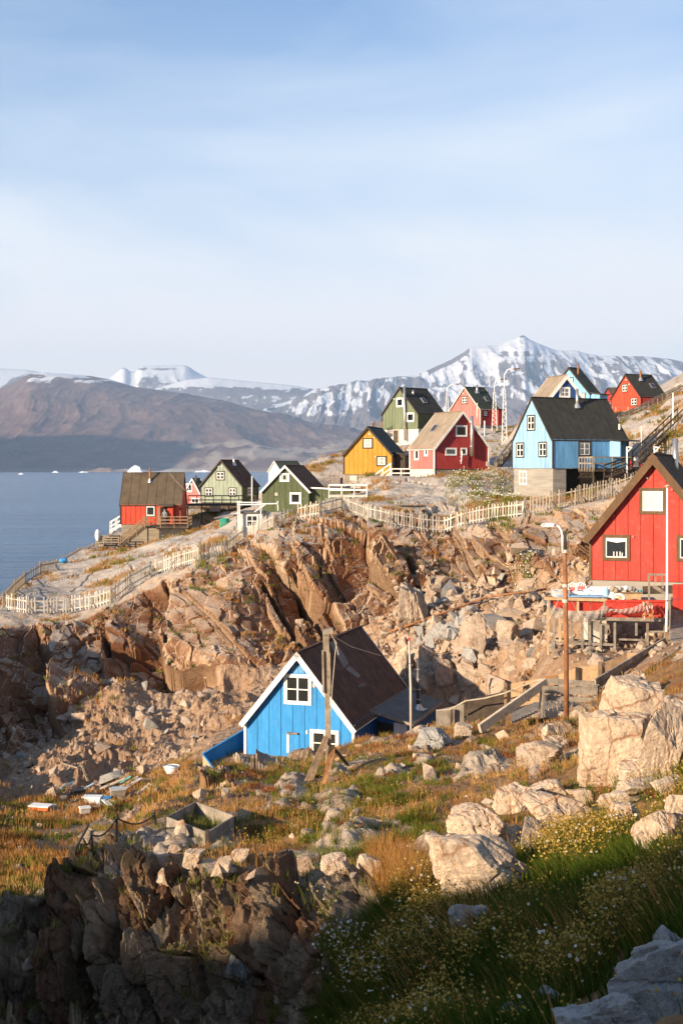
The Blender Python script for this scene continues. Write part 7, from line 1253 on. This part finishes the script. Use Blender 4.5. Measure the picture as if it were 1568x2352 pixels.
BL = [
 ('huge tan front block of the rock stack right of the rusty lamp post', 1338, 1640, 1512, 1802, 'pale_boulder', 5, .7, (24, 44)),
 ('angular tan block on top of the stack right of the rusty lamp post', 1392, 1556, 1530, 1690, 'pale_boulder', 12, .8, (28, 44)),
 ('tilted slab filling the middle of the stack at the right edge', 1468, 1610, 1580, 1795, 'pale_boulder', 18, .6, (24, 42), .28),
 ('white leaning block against the stack at the right edge', 1530, 1615, 1640, 1740, 'pale_boulder', 9, .8, (24, 44), .22),
 ('large white boulder, lower of the pair above the green meadow', 984, 1925, 1222, 2062, 'pale_boulder', 16, .75, (17, 27)),
 ('white boulder behind and above the lower one of the pair', 1026, 1862, 1178, 1950, 'pale_boulder', 24, .8, (18, 29)),
 ('flat white boulder with rusty cracks on the slope', 1197, 1832, 1362, 1910, 'pale_boulder', 26, .8, (18, 30)),
 ('squat tan block between the white boulders', 1194, 1886, 1276, 1956, 'brown_boulder', 33, .8, (18, 29)),
 ('thin grey slab at the head of the white boulders', 1134, 1806, 1228, 1866, 'pale_boulder', 37, .9, (20, 32)),
 ('low white slab above the flat white boulder', 1212, 1798, 1300, 1838, 'pale_boulder', 41, .9, (20, 34)),
 ('small tan stone right of the low white slab', 1316, 1812, 1362, 1848, 'brown_boulder', 44, .8, (20, 34)),
 ('rounded grey-white boulder in the stone row at the right', 1370, 1818, 1452, 1866, 'pale_boulder', 49, .8, (20, 34)),
 ('pale boulder below the rounded one in the stone row', 1402, 1850, 1486, 1906, 'pale_boulder', 53, .8, (18, 32)),
 ('flat slab stone at the right end of the stone row', 1420, 1800, 1520, 1830, 'pale_boulder', 58, .9, (20, 36)),
 ('broad white slab stone meeting the right edge', 1500, 1788, 1600, 1822, 'pale_boulder', 61, .9, (20, 36)),
 ('broken pale ledge block at the right edge above the flowers', 1456, 1868, 1560, 1962, 'pale_boulder', 66, .8, (15, 30)),
 ('second broken ledge block at the right edge', 1530, 1826, 1620, 1920, 'pale_boulder', 67, .8, (15, 30)),
 ('sloping brown-topped boulder in the dry grass', 1188, 1706, 1296, 1762, 'brown_boulder', 71, .9, (26, 44)),
 ('small pale block on the sloping brown boulder', 1250, 1696, 1312, 1730, 'pale_boulder', 74, .8, (26, 46)),
 ('upright pale splinter of rock beside the huge lichened block', 1330, 1712, 1368, 1792, 'pale_boulder', 78, .7, (24, 40)),
 ('whitish rock patch in the dry grass below the boardwalk', 1238, 1664, 1300, 1702, 'pale_boulder', 83, .9, (28, 46)),
 ('pale stone with a flat face left of the boardwalk beam', 1042, 1662, 1086, 1696, 'brown_boulder', 86, .8, (34, 50)),
 ('smooth grey boulder beside the cabin annex', 948, 1676, 1042, 1722, 'grey_boulder', 91, .8, (34, 50)),
 ('white rounded boulder at the rim of the dark outcrop', 818, 1966, 876, 2014, 'pale_boulder', 95, .8, (18, 30)),
 ('flat pinkish boulder left of the white rounded one', 734, 1966, 802, 2006, 'pale_boulder', 99, .8, (18, 30)),
 ('brown stone at the rim of the outcrop left of the pinkish boulder', 674, 1966, 726, 1998, 'brown_boulder', 103, .8, (18, 30)),
 ('sunlit pale block on the outcrop below the garden bed', 484, 1968, 532, 2008, 'pale_boulder', 107, .8, (18, 30)),
 ('pale block right of it on the outcrop rim', 530, 1954, 574, 1984, 'pale_boulder', 111, .8, (18, 30)),
 ('slanting slab stone on the outcrop below the garden bed', 418, 1954, 470, 1994, 'pale_boulder', 113, .8, (18, 31)),
 ('tan stone touching the garden bed corner', 382, 1936, 422, 1960, 'brown_boulder', 117, .8, (20, 32)),
 ('wedge stone lying low on the outcrop face', 356, 2000, 396, 2034, 'pale_boulder', 119, .8, (18, 30)),
 ('upright square pink boulder standing in the scree', 1058, 1410, 1118, 1506, 'brown_boulder', 123, .8, (66, 88)),
 ('big lichen-covered block with a flat top in the scree', 912, 1338, 990, 1446, 'brown_boulder', 127, .9, (70, 94)),
 ('tan block right of the upright square boulder', 1142, 1424, 1196, 1476, 'brown_boulder', 131, .8, (64, 90)),
 ('rust-stained block left of the upright square boulder', 1010, 1442, 1058, 1476, 'grey_boulder', 135, .8, (64, 90)),
 ('long lichened block left of the scree boulders', 1040, 1462, 1120, 1500, 'brown_boulder', 139, .9, (62, 88)) ,
 ('tall split block behind the cabin annex', 994, 1510, 1046, 1580, 'brown_boulder', 143, .8, (58, 84)),
 ('leaning tan block right of the split block', 1048, 1524, 1096, 1578, 'brown_boulder', 147, .8, (58, 82)),
 ('square-cut pale block behind the cabin stove pipe', 898, 1494, 948, 1562, 'pale_boulder', 151, .8, (60, 86)),
 ('pale pointed stone uphill of the split block', 960, 1478, 1006, 1530, 'pale_boulder', 155, .8, (60, 86)),
 ('broad grey rock in shade rising to the bottom corner', 1400, 2235, 1720, 2420, 'grey_boulder', 159, .5, (3, 16), -.42),
 ('second shaded grey ledge rock under the broad one', 1290, 2310, 1500, 2420, 'grey_boulder', 161, .5, (3, 15), -.3),
 ('round grey rock above the shaded corner rock', 1500, 2140, 1590, 2230, 'grey_boulder', 163, .8, (3, 18)),
 ('low tan block behind the stack of huge blocks', 1395, 1548, 1500, 1640, 'pale_boulder', 164, .9, (30, 46)),
 ('low cracked pale footing stone below the stack of huge blocks', 1420, 1745, 1560, 1800, 'pale_boulder', 165, .9, (24, 40)),
 ('grey stone in the weeds near the bottom edge', 1226, 2276, 1296, 2322, 'grey_boulder', 167, .8, (3, 18)),
 ('low grey slab at the bottom edge', 1140, 2312, 1230, 2360, 'grey_boulder', 171, .8, (3, 16)),
 ('grey stone in the dry grass beside the dark outcrop', 1030, 2085, 1130, 2150, 'grey_boulder', 175, .8, (14, 24)),
 ('tilted grey slab lying at the foot of the dark outcrop', 510, 2180, 600, 2250, 'grey_boulder', 179, .7, (14, 26)),
]
for b_ in BL:
    lb_, u0, v0, u1, v1, mt, sd, dp, yr = b_[:9]; big_ = (u1 - u0) > 60; boulder(lb_, u0, v0, u1, v1, mt, sd, dp, yr, sub=5 if big_ else 4, planes=11 if sd in (5, 9, 12, 18) else 15, blk=.08 if sd in (5, 9, 12, 18) else (.12 if big_ else .06), rot=b_[9] if len(b_) > 9 else 0., sink=.2)

# area-weighted picking of ground points
ARE = np.linalg.norm(np.cross(np.gradient(GD, axis=0), np.gradient(GD, axis=1)), axis=-1); NG = grid_normals(GD); NG[NG[..., 2] < 0] *= -1
vis = (PU > -60) & (PU < 1640) & (PV < 2420)
def pick(w, n, rs):
    p = (w * ARE * vis).ravel(); p = np.clip(p, 0, None); i = rs.choice(len(p), n, p=p / p.sum()); r_, c_ = np.unravel_index(i, ARE.shape)
    r2 = np.clip(r_ + rs.integers(0, 2, n), 0, nR - 1); c2 = np.clip(c_ + rs.integers(0, 2, n), 0, nU - 1); t1 = rs.random(n)[:, None]; t2 = rs.random(n)[:, None]
    q = GD[r_, c_] + (GD[r2, c_] - GD[r_, c_]) * t1 + (GD[r_, c2] - GD[r_, c_]) * t2
    return q, PU[r_, c_], PV[r_, c_], NG[r_, c_]
# scree stones: the largest as stones of their own, the rest as one spread of rubble
rs = np.random.default_rng(5)
HULL = []
for k in range(14):
    bmh = bmesh.new(); bx = rs.uniform(.55, 1., 3)
    for q in range(13): bmh.verts.new(tuple((rs.random(3) * 2 - 1) * bx))
    bmesh.ops.convex_hull(bmh, input=bmh.verts); bmesh.ops.delete(bmh, geom=[v for v in bmh.verts if not v.link_faces], context='VERTS'); bmesh.ops.triangulate(bmh, faces=bmh.faces); bmh.verts.index_update()
    HULL.append((np.array([v.co[:] for v in bmh.verts]), np.array([[q.index for q in f.verts] for f in bmh.faces]))); bmh.free()
w_rub = w_scree * (.25 + 1.2 * sm(840, 960, UU) * sm(8.2, 8.8, SS) + .45 * (1 - sm(420, 560, UU)) * sm(7.4, 8., SS)) * (1 - .85 * SOIL) + .6 * band(7.2, 9.2, .3) * sm(1240, 1290, UU) * (1 - sm(1500, 1560, UU))
w_rub = w_rub * sm(6.5, 8.5, np.hypot(GD[..., 0] + .2, GD[..., 1] - 61.)) * sm(3, 5, np.hypot(GD[..., 0] + 5., GD[..., 1] - 58.5))
hm_me = []
for k, (v, f) in enumerate(HULL):
    me = bpy.data.meshes.new('stone'); me.from_pydata(v.tolist(), [], f.tolist()); me.materials.append(MATS[('brown_boulder', 'brown_boulder', 'pale_boulder', 'grey_boulder')[k % 4]]); hm_me.append(me)
q, pu, pv, ng = pick(w_rub, 300, rs); siz = rs.gamma(3.2, .085, 300) + .16; siz *= np.where(pu > 840, 1.25, .8)
for i in range(300):
    zone = 'under the net deck' if pu[i] > 1235 else ('between the cabin and the net deck' if pu[i] > 820 else ('on the slope left of the cabin' if pu[i] > 300 else 'in the cove at the left'))
    if pu[i] > 1235: siz[i] = min(siz[i], .3)
    tone = ('brown', 'brown', 'pale', 'grey')[i % 14 % 4]
    o = bpy.data.objects.new('scree_stone', hm_me[i % 14]); COL.objects.link(o); s_ = siz[i]; o.location = Vector(q[i]) + Vector((0, 0, s_ * .28)); o.rotation_euler = tuple(rs.uniform(0, 6.28, 3)); o.scale = tuple(s_ * rs.uniform(.75, 1.25, 3))
    tag(o, 'angular %s scree stone lying loose %s' % (tone, zone), 'stone', '%s scree stones %s' % (tone, zone))
def merged(name, pts, sizes, mat, label, rs):
    VV, FF, n0 = [], [], 0
    for i in range(len(pts)):
        v, f = HULL[i % 14]; a, b, c = rs.uniform(0, 6.28, 3); ca, sa, cb, sb, cc, sc_ = math.cos(a), math.sin(a), math.cos(b), math.sin(b), math.cos(c), math.sin(c)
        M = np.array([[ca * cb, ca * sb * sc_ - sa * cc, ca * sb * cc + sa * sc_], [sa * cb, sa * sb * sc_ + ca * cc, sa * sb * cc - ca * sc_], [-sb, cb * sc_, cb * cc]])
        VV.append((v * sizes[i] * rs.uniform(.7, 1.3, 3)) @ M.T + pts[i] + np.array([0, 0, sizes[i] * .2])); FF.append(f + n0); n0 += len(v)
    return tag(np_mesh(name, np.concatenate(VV), np.concatenate(FF), mat), label, None, None, 'stuff')
q, pu, pv, ng = pick(w_rub * (.45 + .55 * sm(780, 880, UU)), 2900, rs); merged('rubble', q, rs.gamma(2.2, .055, len(q)) + .06, 'brown_boulder', 'small broken rubble covering the scree', rs)
q, pu, pv, ng = pick(band(4.2, 9, .3) * (.3 + sm(0, .3, nz2)), 480, rs); merged('loose_stones', q, rs.gamma(2., .045, len(q)) + .04, 'pale_boulder', 'small loose stones scattered over the terrace', rs)
q, pu, pv, ng = pick(.25 * w_out * (NG[..., 2] > .45) + .3 * w_cliff * (NG[..., 2] > .5), 420, rs); merged('rock_chips', q, rs.gamma(2., .04, len(q)) + .03, 'brown_boulder', 'rock chips lying on the ledges', rs)

# ------------------------------------------------------------------ grass and flowers
def leaf_mat(name, pts, trans=.35):
    m = bpy.data.materials.new(name); m.use_nodes = True; t = m.node_tree; t.nodes.clear(); MATS[name] = m
    o = N(t, 'ShaderNodeOutputMaterial'); d = N(t, 'ShaderNodeBsdfDiffuse'); tr = N(t, 'ShaderNodeBsdfTranslucent'); mx = N(t, 'ShaderNodeMixShader'); mx.inputs[0].default_value = trans
    r = ramp(t, pts); t.links.new(attr(t, 'tint'), r.inputs[0]); t.links.new(r.outputs[0], d.inputs[0]); t.links.new(r.outputs[0], tr.inputs[0]); t.links.new(d.outputs[0], mx.inputs[1]); t.links.new(tr.outputs[0], mx.inputs[2]); t.links.new(mx.outputs[0], o.inputs[0])
leaf_mat('dry_grass', [(0, (.20, .085, .028)), (.35, (.38, .185, .055)), (.7, (.48, .27, .09)), (1, (.56, .37, .17))])
leaf_mat('green_grass', [(0, (.055, .075, .012)), (.4, (.11, .135, .022)), (.75, (.19, .19, .035)), (1, (.33, .24, .08))])
leaf_mat('meadow_leaf', [(0, (.028, .052, .008)), (.45, (.070, .10, .014)), (.8, (.14, .14, .022)), (1, (.30, .20, .075))])
leaf_mat('red_shrub', [(0, (.12, .035, .015)), (.5, (.25, .085, .035)), (1, (.40, .20, .09))])
leaf_mat('petal', [(0, (.72, .70, .62)), (1, (.85, .84, .80))], .3); leaf_mat('flower_eye', [(0, (.50, .27, .02)), (1, (.62, .42, .06))], .1); leaf_mat('seed_head', [(0, (.20, .11, .025)), (.5, (.40, .25, .045)), (1, (.55, .40, .12))], .3)
def blades(name, roots, nper, h, wid, spread, mat, label, rs, lean=.45, tint=None, wind=(0, 0), hs=None, clump=.10):
    n = len(roots); k = nper; R0 = np.repeat(roots, k, 0); M = n * k; H_ = rs.uniform(h[0], h[1], M) * np.repeat(hs if hs is not None else np.ones(n), k)
    a = rs.uniform(0, 2 * math.pi, M); d = np.stack([np.cos(a), np.sin(a), 0 * a], -1); R0 = R0 + d * (rs.random(M) ** .6 * spread)[:, None] * np.repeat(hs if hs is not None else np.ones(n), k)[:, None]; R0[:, 2] -= .02
    l_ = rs.uniform(.1, 1., M) * lean; tip = R0 + d * (H_ * l_)[:, None] + np.array([wind[0], wind[1], 0]) * H_[:, None]; tip[:, 2] += H_ * (1 - .35 * l_)
    mid = R0 * .5 + tip * .5; mid[:, 2] += H_ * .12; b = rs.uniform(0, 2 * math.pi, M); sd = np.stack([np.cos(b), np.sin(b) * .5, 0 * b], -1) * (wid * rs.uniform(.6, 1.3, M))[:, None]
    V = np.stack([R0 - sd * .5, R0 + sd * .5, mid + sd * .4, mid - sd * .4, tip], 1).reshape(-1, 3); i0 = np.arange(M)[:, None] * 5
    F = np.concatenate([i0 + np.array([[0, 1, 2]]), i0 + np.array([[0, 2, 3]]), i0 + np.array([[3, 2, 4]])], 0)
    tn = np.clip(np.repeat(tint if tint is not None else np.full(n, .5), k) + rs.normal(0, .16, M), 0, 1)
    return tag(np_mesh(name, V, F, mat, {'tint': np.repeat(tn, 5)}), label, None, None, 'stuff'), tip
def heads(name, pts, r, mat, label, rs, disc=False):
    """small flower or seed heads: low cones / discs turned in many directions"""
    n = len(pts); k = 6; ax = rs.normal(size=(n, 3)) * .55 + np.array([-.2, -.5, .8]); ax /= np.linalg.norm(ax, axis=1, keepdims=True); x = np.cross(ax, np.array([.3, .9, .2])); x /= np.linalg.norm(x, axis=1, keepdims=True); y = np.cross(ax, x)
    rr = r * rs.uniform(.65, 1.25, n)[:, None]; ring = [pts + (x * math.cos(q) + y * math.sin(q)) * rr for q in np.arange(k) * 2 * math.pi / k]; V = np.stack([pts + ax * rr * (.25 if disc else .9)] + ring + ([] if disc else [pts - ax * rr * .9]), 1); m_ = V.shape[1]
    i0 = np.arange(n)[:, None] * m_; F = [i0 + np.array([[0, 1 + q, 1 + (q + 1) % k]]) for q in range(k)]
    if not disc: F += [i0 + np.array([[m_ - 1, 1 + (q + 1) % k, 1 + q]]) for q in range(k)]
    return tag(np_mesh(name, V.reshape(-1, 3), np.concatenate(F, 0), mat, {'tint': np.repeat(rs.random(n), m_)}), label, None, None, 'stuff')
def box_w(u0, u1, v0, v1, s=25): return sm(u0 - s, u0 + s, PU) * (1 - sm(u1 - s, u1 + s, PU)) * sm(v0 - s, v0 + s, PV) * (1 - sm(v1 - s, v1 + s, PV))
flat_ = sm(.45, .75, NG[..., 2]); pn = fbm(GD * .5, 3, 131); pn2 = fbm(GD * 1.1, 3, 137)
terr = band(3.9, 7.1, .2) * flat_ * (.15 + SOIL)
green_patch = np.clip(box_w(640, 1010, 1765, 1965, 40) + .8 * box_w(520, 640, 1880, 1960) + .7 * box_w(380, 560, 1880, 1920, 15) + .35 * box_w(960, 1130, 1700, 1800) + .4 * box_w(1050, 1160, 1900, 2000), 0, 1)
rs = np.random.default_rng(23)
q, pu, pv, ng = pick(terr * sm(-.12, .25, pn) * (1 - .75 * green_patch), 3400, rs); blades('dry_grass', q, 13, (.06, .24), .014, .10, 'dry_grass', 'dry straw-coloured grass on the terrace', rs, .5, tint=.45 + .5 * vnoise(q * .9, 3), hs=.55 + .75 * rs.random(len(q)))
q, pu, pv, ng = pick(terr * (green_patch + .12) * sm(-.2, .2, pn2), 2600, rs); blades('green_grass', q, 20, (.07, .24), .015, .11, 'green_grass', 'short green grass in the hollow of the terrace', rs, .5, tint=.45 + .4 * vnoise(q * 1.2, 4))
q, pu, pv, ng = pick(terr * sm(.12, .3, pn2) * (.25 + box_w(560, 760, 1790, 1920, 40) + .6 * box_w(860, 1060, 1690, 1800, 30)), 1100, rs); blades('red_shrubs', q, 24, (.07, .22), .018, .15, 'red_shrub', 'low rust-red autumn shrubs on the terrace', rs, .8, tint=.5 + .4 * vnoise(q * 1.2, 8))
q, pu, pv, ng = pick(terr * (box_w(540, 1000, 1800, 1990, 40) + box_w(1150, 1500, 1690, 1830, 40)) * sm(-.1, .2, pn), 330, rs); o, tp_ = blades('weeds', q, 7, (.2, .45), .010, .10, 'dry_grass', 'tall dry weed stalks on the terrace', rs, .4, tint=.5 + .3 * vnoise(q, 6)); heads('weed_heads', tp_[rs.random(len(tp_)) < .55], .016, 'seed_head', 'yellow seed heads on the terrace weeds', rs)
# left slope
w_l = band(6., 8.3, .3) * (1 - sm(400, 470, PU)) * flat_ * sm(-.35, .1, pn)
q, pu, pv, ng = pick(w_l, 3000, rs); blades('slope_grass', q, 10, (.12, .38), .026, .16, 'dry_grass', 'ochre grass on the slope behind the dark outcrop', rs, .5, tint=.42 + .45 * vnoise(q * .6, 9))
q, pu, pv, ng = pick(w_l * sm(.0, .3, pn2), 1300, rs); blades('slope_green_grass', q, 10, (.12, .34), .026, .16, 'green_grass', 'green grass patches on the slope behind the dark outcrop', rs, .5, tint=.6 + .3 * vnoise(q * .6, 10))
# meadow at the lower right
ed_ = np.interp(PV, [1940, 2000, 2080, 2200, 2352], [985, 955, 890, 775, 700]) + 30 * pn2
w_m = band(1.2, 4.15, .15) * sm(ed_ - 20, ed_ + 50, PU) * (.5 + .5 * flat_) + .5 * band(4, 4.8, .2) * sm(1180, 1260, PU)
for bx_ in ((965, 1262, 1895, 2092), (1190, 1372, 1828, 1912), (1360, 1500, 1800, 1905), (1440, 1620, 1820, 1960), (1330, 1560, 1600, 1800), (1380, 1640, 2180, 2400), (1280, 1500, 2300, 2400)): w_m = w_m * (1 - .93 * box_w(*bx_, 14))
dep_ = GD[..., 1]
q, pu, pv, ng = pick(w_m, 3000, rs); o, tp1 = blades('meadow_grass', q, 24, (.14, .42), .019, .16, 'meadow_leaf', 'dense dark green meadow plants at the lower right', rs, .65, tint=.38 + .4 * vnoise(q * .8, 14), wind=(-.22, -.05))
q, pu, pv, ng = pick(w_m * sm(-.2, .3, pn), 420, rs); o, tp2 = blades('meadow_stalks', q, 9, (.35, .65), .009, .18, 'dry_grass', 'pale dry stalks leaning through the meadow', rs, .7, tint=.45 + .3 * vnoise(q * .8, 15), wind=(-.3, -.1))
q, pu, pv, ng = pick(w_m * sm(-.05, .35, pn2 + .4 * pn), 2000, rs); o, tp3 = blades('chamomile_stems', q, 9, (.26, .52), .008, .16, 'green_grass', 'thin chamomile stems in the meadow', rs, .5, tint=.5 + .3 * vnoise(q * .8, 16), wind=(-.15, -.05))
heads('chamomile_heads', tp3[rs.random(len(tp3)) < .85], .015, 'seed_head', 'yellow withered chamomile heads in the meadow', rs, True)
sel = rs.random(len(tp3)) < .03; fl = tp3[sel] + np.array([0, -.01, .012]); heads('daisies', fl, .019, 'petal', 'small white daisies in the meadow', rs, True); heads('daisy_eyes', fl + np.array([-.003, -.008, .009]), .008, 'flower_eye', 'yellow centres of the daisies', rs)
q, pu, pv, ng = pick(box_w(745, 900, 2170, 2330, 25) * sm(-.1, .3, pn2) * band(1, 4.2, .2), 170, rs); o, tp4 = blades('daisy_clump', q, 9, (.25, .5), .010, .12, 'meadow_leaf', 'leafy clump of daisies at the foot of the dark outcrop', rs, .6, tint=.5 + 0 * pu); f4 = tp4[rs.random(len(tp4)) < .35]; heads('daisies', f4, .020, 'petal', 'white daisies crowding the clump by the dark outcrop', rs, True); heads('daisy_eyes', f4 + np.array([-.003, -.009, .009]), .008, 'flower_eye', 'yellow centres of the crowded daisies', rs)
q, pu, pv, ng = pick(box_w(870, 960, 1985, 2080, 25) * band(3, 4.6, .2), 60, rs); blades('hanging_grass', q, 60, (.35, .7), .010, .12, 'dry_grass', 'long drooping tussocks of straw grass at the rim', rs, .9, tint=.35 + 0 * pu)
q, pu, pv, ng = pick(w_m * sm(-.1, .3, pn), 1100, rs); blades('meadow_shrubs', q, 18, (.08, .24), .040, .20, 'meadow_leaf', 'low broad-leaved shrubs under the meadow plants', rs, 1.0, tint=.42 + .45 * vnoise(q * .7, 17))
# outcrop ledges, cliff ledges, scree
q, pu, pv, ng = pick((w_out + .5 * band(3.6, 4.6, .2) * (1 - sm(850, 900, PU))) * sm(.4, .7, NG[..., 2]) * sm(-.1, .25, pn2), 900, rs); blades('ledge_grass', q, 12, (.08, .24), .013, .10, 'green_grass', 'small plants rooted on the dark outcrop ledges', rs, .7, tint=.65 + .3 * vnoise(q, 18))
q, pu, pv, ng = pick((w_cliff * sm(.5, .75, NG[..., 2]) + .35 * w_scree * sm(.1, .3, nz)) * sm(.0, .3, pn), 900, rs); blades('scree_grass', q, 10, (.15, .4), .05, .25, 'dry_grass', 'tufts of dry grass on the cliff ledges and scree', rs, .7, tint=.35 + .35 * vnoise(q * .5, 19))
q, pu, pv, ng = pick((w_cliff * sm(.4, .7, NG[..., 2]) + .25 * w_scree * sm(.1, .3, nz)) * sm(.12, .35, pn2), 420, rs); blades('cliff_plants', q, 12, (.15, .38), .06, .28, 'green_grass', 'green plants on the cliff ledges and scree', rs, .8, tint=.6 + .3 * vnoise(q * .5, 20))
# upper hillside
w_u = band(11.3, 14.2, .2) * flat_ * (sm(.06, .3, SOIL) + .02)
q, pu, pv, ng = pick(w_u, 4200, rs); blades('hillside_grass', q, 8, (.15, .42), .06, .30, 'dry_grass', 'orange autumn grass in the hollows of the hillside', rs, .6, tint=.36 + .4 * vnoise(q * .3, 24))
q, pu, pv, ng = pick(w_u * sm(.05, .3, pn) + 2.5 * box_w(1122, 1182, 1180, 1216, 8) + .8 * box_w(455, 520, 1280, 1310, 8), 1500, rs); blades('hillside_green_grass', q, 9, (.2, .5), .06, .32, 'green_grass', 'green plants among the hillside grass', rs, .6, tint=.6 + .35 * vnoise(q * .3, 25))
w_f = (box_w(1030, 1180, 1092, 1160, 14) + .4 * box_w(1060, 1180, 1090, 1110, 8)) * band(11.2, 14, .2)
q, pu, pv, ng = pick(w_f, 380, rs); o, t5 = blades('flower_stems', q, 10, (.3, .6), .04, .3, 'green_grass', 'flowering plants between the tan-roofed and pale blue houses', rs, .6, tint=.7 + 0 * pu); heads('mayweed', t5[rs.random(len(t5)) < .35], .04, 'petal', 'pale flowers between the tan-roofed and pale blue houses', rs, True)
q, pu, pv, ng = pick(box_w(1190, 1225, 1270, 1400, 8) * band(9.8, 11.4, .2), 90, rs); o, t6 = blades('gully_plants', q, 9, (.25, .5), .04, .25, 'green_grass', 'plants growing down the cleft of the cliff', rs, .7, tint=.6 + 0 * pu); heads('mayweed', t6[rs.random(len(t6)) < .4], .045, 'petal', 'pale flowers in the cleft of the cliff', rs, True)
# plants inside the garden bed
cb_ = sum(cs, Vector()) / 4; q = np.array([[cb_.x + a * .45, cb_.y + b * .8, cb_.z - .05] for a, b in rs.uniform(-1, 1, (60, 2))]); blades('bed_plants', q, 12, (.1, .4), .012, .08, 'green_grass', 'green and dry plants inside the garden bed', rs, .6, tint=rs.random(60))
for o in bpy.data.objects:
    if 'wo' in o: del o['wo']
